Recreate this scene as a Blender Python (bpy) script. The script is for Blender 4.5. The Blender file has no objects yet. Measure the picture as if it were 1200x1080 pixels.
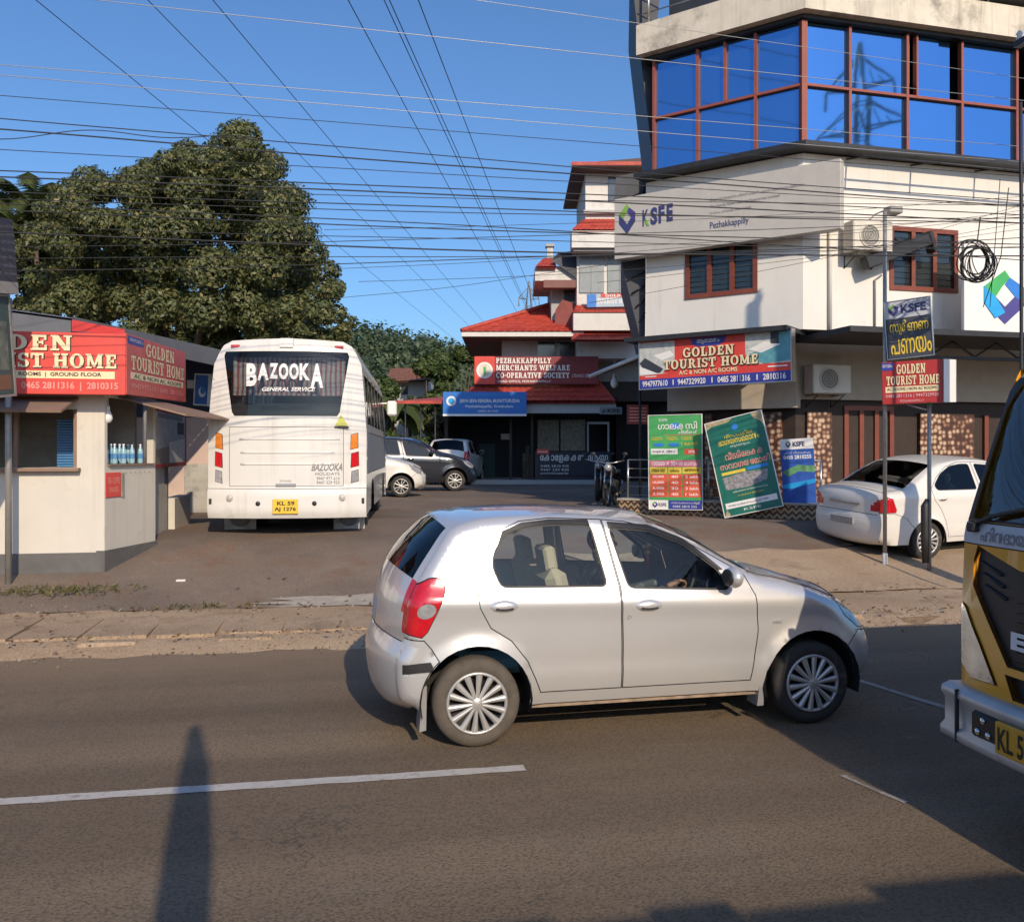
import bpy, bmesh, math, random
import numpy as np
from mathutils import Vector, Matrix
from mathutils.geometry import delaunay_2d_cdt
random.seed(7)
R = math.radians
sc = bpy.context.scene
COL = sc.collection
# ------------------------------------------------------------------ camera, sky, sun, exposure
CAMZ, YAW, FPX, HOR = 1.96, R(10.7), 1080.0, 530.0
cd = bpy.data.cameras.new('camera'); cam = bpy.data.objects.new('camera', cd); COL.objects.link(cam)
cam.location = (0, 0, CAMZ); cam.rotation_euler = (R(90), 0, -YAW)
cd.sensor_fit = 'HORIZONTAL'; cd.sensor_width = 36; cd.lens = 36 * FPX / 1200
cd.shift_y = -(540 - HOR) / 1200; cd.clip_start = .05; cd.clip_end = 3000
sc.camera = cam
SUN_EL, SUN_AZ = R(28), R(173)          # azimuth clockwise from +Y
wd = bpy.data.worlds.new('World'); sc.world = wd; wd.use_nodes = True
wn = wd.node_tree; bg = wn.nodes['Background']
sky = wn.nodes.new('ShaderNodeTexSky'); sky.sky_type = 'NISHITA'; sky.sun_disc = False
sky.sun_elevation = SUN_EL; sky.sun_rotation = SUN_AZ
sky.air_density = 1.15; sky.dust_density = 1.5; sky.ozone_density = 9; sky.altitude = 0
wn.links.new(sky.outputs[0], bg.inputs[0]); bg.inputs[1].default_value = .15
sd = bpy.data.lights.new('sun', 'SUN'); sun = bpy.data.objects.new('sun', sd); COL.objects.link(sun)
sd.energy = 3.9; sd.angle = R(.53); sd.color = (1, .83, .62)
LDIR = Vector((-math.sin(SUN_AZ) * math.cos(SUN_EL), -math.cos(SUN_AZ) * math.cos(SUN_EL), -math.sin(SUN_EL)))
sun.rotation_euler = LDIR.to_track_quat('-Z', 'Y').to_euler(); sun.location = (6, -30, 25)
sc.view_settings.view_transform = 'Standard'; sc.view_settings.look = 'None'
sc.view_settings.exposure = 0; sc.view_settings.gamma = 1
sc.render.engine = 'CYCLES'; sc.cycles.use_denoising = True
sc.cycles.max_bounces = 8; sc.cycles.transparent_max_bounces = 16; sc.cycles.caustics_reflective = False
# ------------------------------------------------------------------ helpers
CS, SN = math.cos(YAW), math.sin(YAW)
CAM = Matrix.Rotation(-YAW, 4, 'Z')                 # camera-plan axes (right, forward) -> world
def W(X, D, z=0): return Vector((CS * X + SN * D, -SN * X + CS * D, z))
def P(px, py, D): return W((px - 600) / FPX * D, D, CAMZ + (HOR - py) / FPX * D)
def gz(v):                                          # height of the ground v metres across the road
    if v < 9.55: return 0.
    if v < 11.4: return .10
    return min(.72, .10 + (v - 11.4) * .17)
def gzz(u, v): return gz(v)
ORD = ['first', 'second', 'third', 'fourth', 'fifth', 'sixth', 'seventh', 'eighth', 'ninth', 'tenth', 'eleventh', 'twelfth', 'thirteenth', 'fourteenth', 'fifteenth', 'sixteenth', 'seventeenth', 'eighteenth', 'nineteenth', 'twentieth']
MW = {}
def thing(name, label, cat, loc=(0, 0, 0), rz=0, group=None, mtx=None):
    o = bpy.data.objects.new(name, None); COL.objects.link(o); o.empty_display_size = .2
    m = mtx if mtx is not None else Matrix.Translation(Vector(loc)) @ Matrix.Rotation(rz, 4, 'Z')
    o.matrix_world = m; MW[o.name] = m.copy(); tag(o, label, cat, group); return o
def tag(o, label=None, cat=None, group=None, kind=None):
    if label: o['label'] = label
    if cat: o['category'] = cat
    if group: o['group'] = group
    if kind: o['kind'] = kind
    return o
def root_m(o):
    while o.parent: o = o.parent
    return MW.get(o.name, Matrix())
def link(name, me, mat, parent=None, local=False):
    for m in (mat if isinstance(mat, (list, tuple)) else [mat]): me.materials.append(m)
    o = bpy.data.objects.new(name, me); COL.objects.link(o)
    if parent is not None:
        o.parent = parent
        if not local: me.transform(root_m(parent).inverted())
    return o
def copy_tree(o, parent=None):
    c = o.copy(); COL.objects.link(c); c.parent = parent
    for ch in list(o.children): copy_tree(ch, c)
    return c
class MB:
    def __init__(s, M=None): s.v = []; s.f = []; s.M = M or Matrix(); s.sm = []
    def add(s, vs, fs, smooth=False):
        b = len(s.v); M = s.M
        s.v += [M @ Vector(p) for p in vs]; s.f += [tuple(b + i for i in f) for f in fs]; s.sm += [smooth] * len(fs)
        return s
    def box(s, x0, x1, y0, y1, z0, z1, tx=0, ty=0):      # tx, ty: taper of the top
        return s.add([(x0, y0, z0), (x1, y0, z0), (x1, y1, z0), (x0, y1, z0), (x0 + tx, y0 + ty, z1), (x1 - tx, y0 + ty, z1), (x1 - tx, y1 - ty, z1), (x0 + tx, y1 - ty, z1)],
                     [(0, 3, 2, 1), (4, 5, 6, 7), (0, 1, 5, 4), (1, 2, 6, 5), (2, 3, 7, 6), (3, 0, 4, 7)])
    def bbox(s, x0, x1, y0, y1, z0, z1, b=.02):          # box with chamfered edges
        X, Y, Z = (x0, x1), (y0, y1), (z0, z1); vs = []; idx = {}
        for i in (0, 1):
            for j in (0, 1):
                for k in (0, 1):
                    sx, sy, sz = (1 - 2 * i), (1 - 2 * j), (1 - 2 * k)
                    for a in range(3):
                        p = [X[i] + (b * sx if a != 0 else 0), Y[j] + (b * sy if a != 1 else 0), Z[k] + (b * sz if a != 2 else 0)]
                        idx[i, j, k, a] = len(vs); vs.append(p)
        fs = []
        for i in (0, 1): fs.append([idx[i, 0, 0, 0], idx[i, 1, 0, 0], idx[i, 1, 1, 0], idx[i, 0, 1, 0]])
        for j in (0, 1): fs.append([idx[0, j, 0, 1], idx[1, j, 0, 1], idx[1, j, 1, 1], idx[0, j, 1, 1]])
        for k in (0, 1): fs.append([idx[0, 0, k, 2], idx[1, 0, k, 2], idx[1, 1, k, 2], idx[0, 1, k, 2]])
        for j in (0, 1):
            for k in (0, 1): fs.append([idx[0, j, k, 1], idx[1, j, k, 1], idx[1, j, k, 2], idx[0, j, k, 2]])
        for i in (0, 1):
            for k in (0, 1): fs.append([idx[i, 0, k, 0], idx[i, 1, k, 0], idx[i, 1, k, 2], idx[i, 0, k, 2]])
        for i in (0, 1):
            for j in (0, 1): fs.append([idx[i, j, 0, 0], idx[i, j, 1, 0], idx[i, j, 1, 1], idx[i, j, 0, 1]])
        for i in (0, 1):
            for j in (0, 1):
                for k in (0, 1): fs.append([idx[i, j, k, 0], idx[i, j, k, 1], idx[i, j, k, 2]])
        return s.add(vs, fs)
    def quad(s, a, b, c, d): return s.add([a, b, c, d], [(0, 1, 2, 3)])
    def prism(s, poly, axis, a, b):                      # poly extruded along axis from a to b
        n = len(poly)
        def mk(p, t): return {'x': (t, p[0], p[1]), 'y': (p[0], t, p[1]), 'z': (p[0], p[1], t)}[axis]
        return s.add([mk(p, a) for p in poly] + [mk(p, b) for p in poly],
                     [tuple(range(n - 1, -1, -1)), tuple(range(n, 2 * n))] + [(i, (i + 1) % n, n + (i + 1) % n, n + i) for i in range(n)])
    def tube(s, pts, r, n=8, cap=True, smooth=True):
        pts = [Vector(p) for p in pts]; rs = r if isinstance(r, (list, tuple)) else [r] * len(pts)
        vs = []; fs = []; pu = None
        for i, p in enumerate(pts):
            t = (pts[min(i + 1, len(pts) - 1)] - pts[max(i - 1, 0)]).normalized()
            if pu is None: pu = t.cross(Vector((0, 0, 1)) if abs(t.z) < .9 else Vector((1, 0, 0))).normalized()
            pu = (pu - t * pu.dot(t)).normalized(); w = t.cross(pu)
            for k in range(n):
                a = 2 * math.pi * k / n; vs.append(p + (pu * math.cos(a) + w * math.sin(a)) * rs[i])
        for i in range(len(pts) - 1):
            for k in range(n):
                k2 = (k + 1) % n; fs.append((i * n + k, i * n + k2, (i + 1) * n + k2, (i + 1) * n + k))
        if cap: fs += [tuple(range(n - 1, -1, -1)), tuple(range((len(pts) - 1) * n, len(pts) * n))]
        return s.add(vs, fs, smooth)
    def lathe(s, prof, n=24, axis='z', c=(0, 0, 0), smooth=True):   # prof: (radius, height)
        vs = []; fs = []; m = len(prof); c = Vector(c)
        for k in range(n):
            a = 2 * math.pi * k / n; ca, sa = math.cos(a), math.sin(a)
            for r, h in prof:
                vs.append(c + Vector({'z': (r * ca, r * sa, h), 'y': (r * ca, h, r * sa), 'x': (h, r * ca, r * sa)}[axis]))
        for k in range(n):
            for i in range(m - 1):
                k2 = (k + 1) % n; fs.append((k * m + i, k2 * m + i, k2 * m + i + 1, k * m + i + 1))
        return s.add(vs, fs, smooth)
    def ball(s, c, rx, ry, rz, n=12, m=8):
        return s.lathe2(c, rx, ry, rz, n, m)
    def lathe2(s, c, rx, ry, rz, n, m):
        vs = []; fs = []
        for j in range(m + 1):
            t = math.pi * j / m
            for k in range(n):
                a = 2 * math.pi * k / n
                vs.append((c[0] + rx * math.sin(t) * math.cos(a), c[1] + ry * math.sin(t) * math.sin(a), c[2] + rz * math.cos(t)))
        for j in range(m):
            for k in range(n): fs.append((j * n + k, (j + 1) * n + k, (j + 1) * n + (k + 1) % n, j * n + (k + 1) % n))
        return s.add(vs, fs, True)
    def mesh(s, name):
        me = bpy.data.meshes.new(name); me.from_pydata([tuple(v) for v in s.v], [], s.f); me.polygons.foreach_set('use_smooth', s.sm)
        me.update(); return me
    def build(s, name, mat, parent=None, local=False):
        me = s.mesh(name); bm = bmesh.new(); bm.from_mesh(me)
        bmesh.ops.recalc_face_normals(bm, faces=bm.faces); bm.to_mesh(me); bm.free()
        return link(name, me, mat, parent, local)
# ---- materials
MATS = {}
def M(name, col=(.5, .5, .5), rough=.6, metal=0., var=.12, scale=4., bump=0., bscale=60., spec=.5, coat=0., dirt=None, dscale=2., dthr=.5, streak=None, sthr=.52):
    if name in MATS: return MATS[name]
    m = bpy.data.materials.new(name); m.use_nodes = True; nt = m.node_tree; N = nt.nodes; L = nt.links
    b = N['Principled BSDF']; b.inputs['Roughness'].default_value = rough; b.inputs['Metallic'].default_value = metal
    b.inputs['Specular IOR Level'].default_value = spec; b.inputs['Coat Weight'].default_value = coat; b.inputs['Coat Roughness'].default_value = .035
    tc = N.new('ShaderNodeTexCoord'); nz = N.new('ShaderNodeTexNoise'); nz.inputs['Scale'].default_value = scale; nz.inputs['Detail'].default_value = 8
    nz.inputs['Roughness'].default_value = .62
    L.new(tc.outputs['Object'], nz.inputs['Vector'])
    mx = N.new('ShaderNodeMix'); mx.data_type = 'RGBA'
    lo = [c * (1 - var) for c in col]; hi = [min(1, c * (1 + var)) for c in col]
    mx.inputs[6].default_value = (*lo, 1); mx.inputs[7].default_value = (*hi, 1)
    mr = N.new('ShaderNodeMapRange'); mr.inputs[1].default_value = .3; mr.inputs[2].default_value = .7
    L.new(nz.outputs[0], mr.inputs[0]); L.new(mr.outputs[0], mx.inputs[0]); out = mx.outputs[2]
    if dirt:
        n2 = N.new('ShaderNodeTexNoise'); n2.inputs['Scale'].default_value = dscale; n2.inputs['Detail'].default_value = 10; n2.inputs['Roughness'].default_value = .7
        L.new(tc.outputs['Object'], n2.inputs['Vector'])
        r2 = N.new('ShaderNodeMapRange'); r2.inputs[1].default_value = dthr; r2.inputs[2].default_value = dthr + .18
        L.new(n2.outputs[0], r2.inputs[0]); m2 = N.new('ShaderNodeMix'); m2.data_type = 'RGBA'
        m2.inputs[7].default_value = (*dirt, 1); L.new(out, m2.inputs[6]); L.new(r2.outputs[0], m2.inputs[0]); out = m2.outputs[2]
    if streak:                                          # rain stains that run down the wall
        mp = N.new('ShaderNodeMapping'); mp.inputs['Scale'].default_value = (2.6, 2.6, .16); L.new(tc.outputs['Object'], mp.inputs['Vector'])
        n3 = N.new('ShaderNodeTexNoise'); n3.inputs['Scale'].default_value = 1.6; n3.inputs['Detail'].default_value = 9; n3.inputs['Roughness'].default_value = .72; L.new(mp.outputs[0], n3.inputs['Vector'])
        r3 = N.new('ShaderNodeMapRange'); r3.inputs[1].default_value = sthr; r3.inputs[2].default_value = sthr + .28; r3.inputs[4].default_value = .75; L.new(n3.outputs[0], r3.inputs[0])
        m3 = N.new('ShaderNodeMix'); m3.data_type = 'RGBA'; m3.inputs[7].default_value = (*streak, 1); L.new(out, m3.inputs[6]); L.new(r3.outputs[0], m3.inputs[0]); out = m3.outputs[2]
    L.new(out, b.inputs['Base Color'])
    if bump:
        nb = N.new('ShaderNodeTexNoise'); nb.inputs['Scale'].default_value = bscale; nb.inputs['Detail'].default_value = 4
        L.new(tc.outputs['Object'], nb.inputs['Vector']); bp = N.new('ShaderNodeBump'); bp.inputs['Strength'].default_value = bump; bp.inputs['Distance'].default_value = .02
        L.new(nb.outputs[0], bp.inputs['Height']); L.new(bp.outputs[0], b.inputs['Normal'])
    MATS[name] = m; return m
def glassmat(name, tint, refl=1.0, rough=.02, ior=1.5):
    m = bpy.data.materials.new(name); m.use_nodes = True; nt = m.node_tree; N = nt.nodes; L = nt.links
    N.remove(N['Principled BSDF']); o = N['Material Output']
    t = N.new('ShaderNodeBsdfTransparent'); t.inputs[0].default_value = (*tint, 1)
    g = N.new('ShaderNodeBsdfGlossy'); g.inputs[0].default_value = (refl, refl, refl, 1); g.inputs['Roughness'].default_value = rough
    fr = N.new('ShaderNodeFresnel'); fr.inputs[0].default_value = ior
    mx = N.new('ShaderNodeMixShader'); L.new(fr.outputs[0], mx.inputs[0]); L.new(t.outputs[0], mx.inputs[1]); L.new(g.outputs[0], mx.inputs[2]); L.new(mx.outputs[0], o.inputs[0])
    MATS[name] = m; return m
# ---- lettering: flat meshes made from the built-in font, or a slab-serif alphabet of strokes
tmp = bpy.data.scenes.new('tmp'); TXT = {}
def tmp_dg():
    with bpy.context.temp_override(scene=tmp, view_layer=tmp.view_layers[0]):
        dg = bpy.context.evaluated_depsgraph_get(); dg.update(); return dg
def visual(s):                                      # left-hand vowel signs go before their letter
    o = ''
    for ch in s.replace('\u0d4d', ''):
        if ch in '\u0d46\u0d47\u0d48' and o: o = o[:-1] + ch + o[-1]
        elif ch in '\u0d4a\u0d4b' and o: o = o[:-1] + ('\u0d46' if ch == '\u0d4a' else '\u0d47') + o[-1] + '\u0d3e'
        else: o += ch
    return o
def text_mesh(s, bold=0., shear=0.):
    if any('\u0d00' <= ch <= '\u0d7f' for ch in s): s = visual(s); bold = min(bold, .012)
    key = (s, bold, shear)
    if key not in TXT:
        c = bpy.data.curves.new('t', 'FONT'); c.body = s; c.offset = bold; c.shear = shear; c.resolution_u = 3; c.fill_mode = 'FRONT' if hasattr(c, 'fill_mode') else c.fill_mode
        o = bpy.data.objects.new('t', c); tmp.collection.objects.link(o); dg = tmp_dg()
        me = bpy.data.meshes.new_from_object(o.evaluated_get(dg)); n = len(me.vertices); a = np.empty(n * 3, 'f'); me.vertices.foreach_get('co', a); a = a.reshape(-1, 3)
        fs = [tuple(p.vertices) for p in me.polygons]; lo = a.min(0) if n else np.zeros(3); hi = a.max(0) if n else np.ones(3)
        TXT[key] = ((a - lo) / np.maximum(hi - lo, 1e-6), fs); bpy.data.objects.remove(o); bpy.data.curves.remove(c); bpy.data.meshes.remove(me)
    return TXT[key]
def arc(cx, cz, rx, rz, w, a0, a1, wz=None, n=14):
    wz = wz or w; o = []; i_ = []
    for k in range(n + 1):
        a = R(a0 + (a1 - a0) * k / n); o.append((cx + rx * math.cos(a), cz + rz * math.sin(a))); i_.append((cx + (rx - w) * math.cos(a), cz + (rz - wz) * math.sin(a)))
    return o, i_
S_, T_ = .24, .12
def sb(x0, x1, z0, z1): return ('b', x0, x1, z0, z1)
def serif(x, z): return sb(x - S_ / 2 - .09, x + S_ / 2 + .09, z, z + T_)
def stem(x): return [sb(x - S_ / 2, x + S_ / 2, 0, 1), serif(x, 0), serif(x, 1 - T_)]
GL = {
 'I': (.46, stem(.23)), 'L': (.74, stem(.24) + [sb(.1, .7, 0, .16), sb(.57, .7, 0, .36)]),
 'E': (.78, stem(.24) + [sb(.1, .72, 0, .16), sb(.6, .72, 0, .34), sb(.1, .7, .84, 1), sb(.59, .7, .66, 1), sb(.3, .56, .44, .58), sb(.5, .57, .36, .66)]),
 'T': (.82, [sb(.29, .53, 0, 1), sb(.16, .66, 0, T_), sb(.02, .8, .85, 1), sb(.02, .13, .62, 1), sb(.69, .8, .62, 1)]),
 'H': (.98, stem(.24) + stem(.74) + [sb(.3, .7, .43, .57)]),
 'U': (.96, [sb(.12, .36, .35, 1), sb(.66, .82, .35, 1), sb(.03, .45, .88, 1), sb(.57, .91, .88, 1), ('a', .47, .36, .35, .38, .23, 180, 360, .17)]),
 'N': (1.0, [sb(.12, .28, 0, 1), sb(.7, .86, 0, 1), sb(.03, .4, 0, T_), sb(.58, .95, .88, 1), sb(.03, .3, .88, 1), ('p', [(.06, 1), (.36, 1), (.86, 0), (.62, 0)])]),
 'M': (1.16, [sb(.12, .28, 0, 1), sb(.8, 1.04, 0, 1), sb(.03, .4, 0, T_), sb(.72, 1.13, 0, T_), sb(.03, .3, .88, 1), sb(.86, 1.13, .88, 1), ('p', [(.1, 1), (.36, 1), (.62, .2), (.5, .1)]), ('p', [(.8, 1), (.98, 1), (.62, .08), (.5, .12)])]),
 'D': (.9, stem(.24) + [('a', .36, .5, .48, .5, .24, -90, 90, .14), sb(.2, .38, .86, 1), sb(.2, .38, 0, .14)]),
 'O': (.92, [('a', .46, .5, .44, .52, .24, 0, 360, .14)]),
 'G': (.94, [('a', .46, .5, .44, .52, .24, 40, 320, .14), sb(.64, .84, .05, .46), sb(.52, .92, .38, .5), sb(.7, .8, .66, .98)]),
 'R': (.96, stem(.24) + [('a', .4, .72, .36, .28, .23, -90, 90, .13), sb(.2, .42, .87, 1), sb(.2, .42, .44, .57), ('p', [(.4, .5), (.62, .5), (.88, .02), (.64, 0)]), sb(.66, .95, 0, T_)]),
 'S': (.74, [('a', .37, .73, .33, .28, .22, 20, 270, .13), ('a', .37, .28, .34, .29, .23, -160, 90, .13), sb(.58, .68, .66, .98), sb(.04, .14, .02, .34)]),
 'P': (.86, stem(.24) + [('a', .4, .7, .38, .3, .23, -90, 90, .13), sb(.2, .42, .87, 1), sb(.2, .42, .4, .53)]),
 'Z': (.78, [sb(.06, .72, 0, .16), sb(.06, .72, .84, 1), ('p', [(.06, .1), (.32, .1), (.72, .9), (.46, .9)]), sb(.6, .72, 0, .34), sb(.06, .18, .66, 1)]),
 'A': (.98, [('p', [(.1, 0), (.26, 0), (.52, .9), (.4, 1)]), ('p', [(.62, 0), (.88, 0), (.58, 1), (.4, 1)]), sb(.25, .7, .28, .41), sb(.0, .36, 0, T_), sb(.55, .98, 0, T_)]),
 'K': (.98, stem(.24) + [('p', [(.32, .4), (.44, .36), (.86, .95), (.66, .95)]), ('p', [(.44, .56), (.6, .6), (.92, .04), (.66, .04)]), sb(.58, .96, 0, T_), sb(.58, .94, .88, 1)]),
 'Y': (.94, [sb(.35, .59, 0, .5), sb(.22, .72, 0, T_), ('p', [(.06, 1), (.32, 1), (.58, .45), (.36, .45)]), ('p', [(.66, 1), (.86, 1), (.56, .45), (.42, .5)]), sb(0, .4, .88, 1), sb(.58, .94, .88, 1)]),
 'C': (.9, [('a', .46, .5, .44, .52, .24, 42, 318, .14), sb(.72, .82, .64, .98)]),
 'W': (1.3, [('p', [(.04, 1), (.28, 1), (.5, .1), (.38, 0)]), ('p', [(.38, 0), (.52, .06), (.72, 1), (.58, 1)]), ('p', [(.56, 1), (.76, 1), (.98, .1), (.86, 0)]), ('p', [(.86, 0), (1.0, .06), (1.2, 1), (1.08, 1)]), sb(0, .36, .88, 1), sb(.98, 1.28, .88, 1)]),
 'V': (.96, [('p', [(.04, 1), (.3, 1), (.58, .1), (.42, 0)]), ('p', [(.42, 0), (.56, .04), (.88, 1), (.74, 1)]), sb(0, .38, .88, 1), sb(.64, .96, .88, 1)]),
 'F': (.74, stem(.24) + [sb(.1, .7, .84, 1), sb(.59, .7, .62, 1), sb(.3, .56, .42, .56), sb(.5, .57, .34, .64)]),
 '-': (.4, [sb(.04, .36, .4, .54)]), ' ': (.42, [])}
def slab_mesh(s):
    key = ('slab', s)
    if key in TXT: return TXT[key]
    vs = []; fs = []; x = 0; k = 0
    for ch in s:
        w, st = GL.get(ch, GL[' '])
        for t in st:
            k += 1; e = (k % 7) * .0006; b = len(vs)
            if t[0] == 'b':
                vs += [(x + t[1], t[3], e), (x + t[2], t[3], e), (x + t[2], t[4], e), (x + t[1], t[4], e)]; fs.append((b, b + 1, b + 2, b + 3))
            elif t[0] == 'p':
                vs += [(x + p[0], p[1], e) for p in t[1]]; fs.append(tuple(range(b, b + 4)))
            else:
                o, i_ = arc(t[1], t[2], t[3], t[4], t[5], t[6], t[7], t[8]); n = len(o)
                vs += [(x + p[0], p[1], e) for p in o] + [(x + p[0], p[1], e) for p in i_]
                fs += [(b + q, b + q + 1, b + n + q + 1, b + n + q) for q in range(n - 1)]
        x += w + .06
    a = np.array(vs, 'f'); lo = a.min(0); hi = a.max(0); lo[2] = 0; d = np.array([hi[0] - lo[0], hi[1] - lo[1], 1.])
    TXT[key] = ((a - lo) / d, fs); return TXT[key]
def put_text(name, s, x0, z0, x1, z1, y, mat, parent, bold=0., slab=False, shear=0., fn=None, skew=0.):
    a, fs = slab_mesh(s) if slab else text_mesh(s, bold, shear)
    def mp(p):
        q = (x0 + (x1 - x0) * p[0], y - p[2], z0 + (z1 - z0) * p[1] + skew * p[0])
        return fn(q) if fn else q
    me = bpy.data.meshes.new(name); me.from_pydata([mp(p) for p in a], [], fs); me.update()
    return link(name, me, mat, parent, True)
class Sign:                                             # board: local x along width, z up, -y towards the viewer
    def __init__(s, name, label, cat, bl, br, h, th=.05, mat=None, up=None, group=None, frame=None, fw=.03):
        bl, br = Vector(bl), Vector(br); ex = (br - bl).normalized(); up = Vector(up or (0, 0, 1)); ez = (up - ex * up.dot(ex)).normalized(); ey = ez.cross(ex)
        m = Matrix((ex, ey, ez)).transposed().to_4x4(); m.translation = bl
        s.o = thing(name, label, cat, mtx=m, group=group); s.w = (br - bl).length; s.h = h
        b = MB(); b.bbox(0, s.w, 0, th, 0, h, min(.006, th / 3)); b.build('panel', mat, s.o, True)
        if frame:
            for nm, (x0, x1, z0, z1) in (('frame_rail', (-fw, s.w + fw, -fw, -.001)), ('frame_rail', (-fw, s.w + fw, h + .001, h + fw)), ('frame_rail', (-fw, -.001, 0, h)), ('frame_rail', (s.w + .001, s.w + fw, 0, h))):
                b = MB(); b.box(x0, x1, -.012, th + .01, z0, z1); b.build(nm, frame, s.o, True)
    def rect(s, name, x0, z0, x1, z1, k, mat):
        y = -.0025 * k; b = MB(); b.box(x0 * s.w, x1 * s.w, y, -.0002, z0 * s.h, z1 * s.h); return b.build(name, mat, s.o, True)
    def poly(s, name, pts, k, mat):
        b = MB(); b.prism([(p[0] * s.w, p[1] * s.h) for p in pts], 'y', -.0025 * k, -.0002); return b.build(name, mat, s.o, True)
    def disc(s, name, x, z, r, k, mat, n=24, rz=None):
        b = MB(); b.prism([(x * s.w + r * math.cos(2 * math.pi * i / n), z * s.h + (rz or r) * math.sin(2 * math.pi * i / n)) for i in range(n)], 'y', -.0025 * k, -.0002); return b.build(name, mat, s.o, True)
    def text(s, t, x0, z0, x1, z1, k, mat, bold=0., slab=False, shear=0., skew=0., name='lettering'):
        return put_text(name, t, x0 * s.w, z0 * s.h, x1 * s.w, z1 * s.h, -.0025 * k - .0005, mat, s.o, bold, slab, shear, skew=skew)
# ---- panels: a flat outline cut into regions, triangulated finely and bent by fn(a, b) -> point
def inside(p, poly):
    x, y = p; r = False; n = len(poly); j = n - 1
    for i in range(n):
        xi, yi = poly[i]; xj, yj = poly[j]
        if (yi > y) != (yj > y) and x < (xj - xi) * (y - yi) / (yj - yi) + xi: r = not r
        j = i
    return r
def densify(poly, d):
    o = []
    for i, p in enumerate(poly):
        q = poly[(i + 1) % len(poly)]; n = max(1, int(math.hypot(q[0] - p[0], q[1] - p[1]) / d))
        o += [(p[0] + (q[0] - p[0]) * k / n, p[1] + (q[1] - p[1]) * k / n) for k in range(n)]
    return o
def shrink(poly, d):
    n = len(poly); A = sum(poly[i][0] * poly[(i + 1) % n][1] - poly[(i + 1) % n][0] * poly[i][1] for i in range(n)); sg = 1 if A > 0 else -1; o = []
    for i in range(n):
        a, b, c = Vector(poly[i - 1]), Vector(poly[i]), Vector(poly[(i + 1) % n])
        e1 = (b - a).normalized(); e2 = (c - b).normalized(); n1 = Vector((-e1.y, e1.x)) * sg; n2 = Vector((-e2.y, e2.x)) * sg
        m = (n1 + n2); l = m.length; m = m / l if l > 1e-6 else n1; k = d / max(.35, m.dot(n1)); o.append(tuple(b + m * k))
    return o
def smooth_poly(poly, it=2, keep=()):
    for _ in range(it):
        o = []
        for i in range(len(poly)):
            p, q = poly[i], poly[(i + 1) % len(poly)]
            o += [(p[0] * .75 + q[0] * .25, p[1] * .75 + q[1] * .25), (p[0] * .25 + q[0] * .75, p[1] * .25 + q[1] * .75)]
        poly = o
    return poly
def panels(outline, regions, fn, step, extra=(), seam=.007, mirror=None):
    """regions: list of (key, polygon, recess, seamed), first match wins; rest is 'body'. returns {key: (verts, faces)}"""
    pts = []; edges = []
    def add_loop(pl):
        pl = densify(pl, step); b = len(pts); pts.extend(pl); edges.extend((b + i, b + (i + 1) % len(pl)) for i in range(len(pl)))
    add_loop(outline); inner = []
    for k, pl, rc, sm in regions:
        add_loop(pl)
        if sm: s = shrink(pl, seam); add_loop(s); inner.append(s)
        else: inner.append(None)
    xs = [p[0] for p in outline]; zs = [p[1] for p in outline]; rnd = random.Random(3)
    nx = int((max(xs) - min(xs)) / step); nz = int((max(zs) - min(zs)) / step)
    for i in range(1, nx + 1):
        for j in range(1, nz + 1):
            p = (min(xs) + (i + (j % 2) * .5) * step + 1e-4, min(zs) + j * step + 2e-4)
            if inside(p, outline): pts.append(p)
    for p in extra:
        if inside(p, outline): pts.append(p)
    res = delaunay_2d_cdt([Vector(p) for p in pts], edges, [], 0, 1e-4)
    vo, fo = res[0], res[2]; groups = {}
    for f in fo:
        c = ((vo[f[0]].x + vo[f[1]].x + vo[f[2]].x) / 3, (vo[f[0]].y + vo[f[1]].y + vo[f[2]].y) / 3)
        if not inside(c, outline): continue
        key = ('body', 0.)
        for (k, pl, rc, sm), s in zip(regions, inner):
            if inside(c, pl):
                key = ('seam', .012) if sm and not inside(c, s) else (k, rc); break
        groups.setdefault(key, []).append(f)
    out = {}
    for (k, rc), fs in groups.items():
        ids = {}; vs = []; nf = []
        for f in fs:
            t = []
            for i in f:
                if i not in ids: ids[i] = len(vs); vs.append(fn(vo[i].x, vo[i].y, rc))
                t.append(ids[i])
            nf.append(tuple(t))
        a = out.setdefault(k, ([], [])); b = len(a[0]); a[0].extend(vs); a[1].extend(tuple(i + b for i in f) for f in nf)
    return out
def catmull(pts, d):
    """smooth path through (x, z, ...) rows; extra columns are carried along linearly"""
    o = []
    for i in range(len(pts) - 1):
        p0, p1, p2, p3 = pts[max(i - 1, 0)], pts[i], pts[i + 1], pts[min(i + 2, len(pts) - 1)]
        n = max(1, int(math.hypot(p2[0] - p1[0], p2[1] - p1[1]) / d))
        for k in range(n):
            t = k / n; r = []
            for c in range(2):
                m1 = (p2[c] - p0[c]) / 2; m2 = (p3[c] - p1[c]) / 2
                r.append((2 * t ** 3 - 3 * t * t + 1) * p1[c] + (t ** 3 - 2 * t * t + t) * m1 + (-2 * t ** 3 + 3 * t * t) * p2[c] + (t ** 3 - t * t) * m2)
            r.append(p1[2]); r.append(p1[3] + (p2[3] - p1[3]) * t); o.append(tuple(r))
    o.append(tuple(pts[-1])); return o
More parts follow.
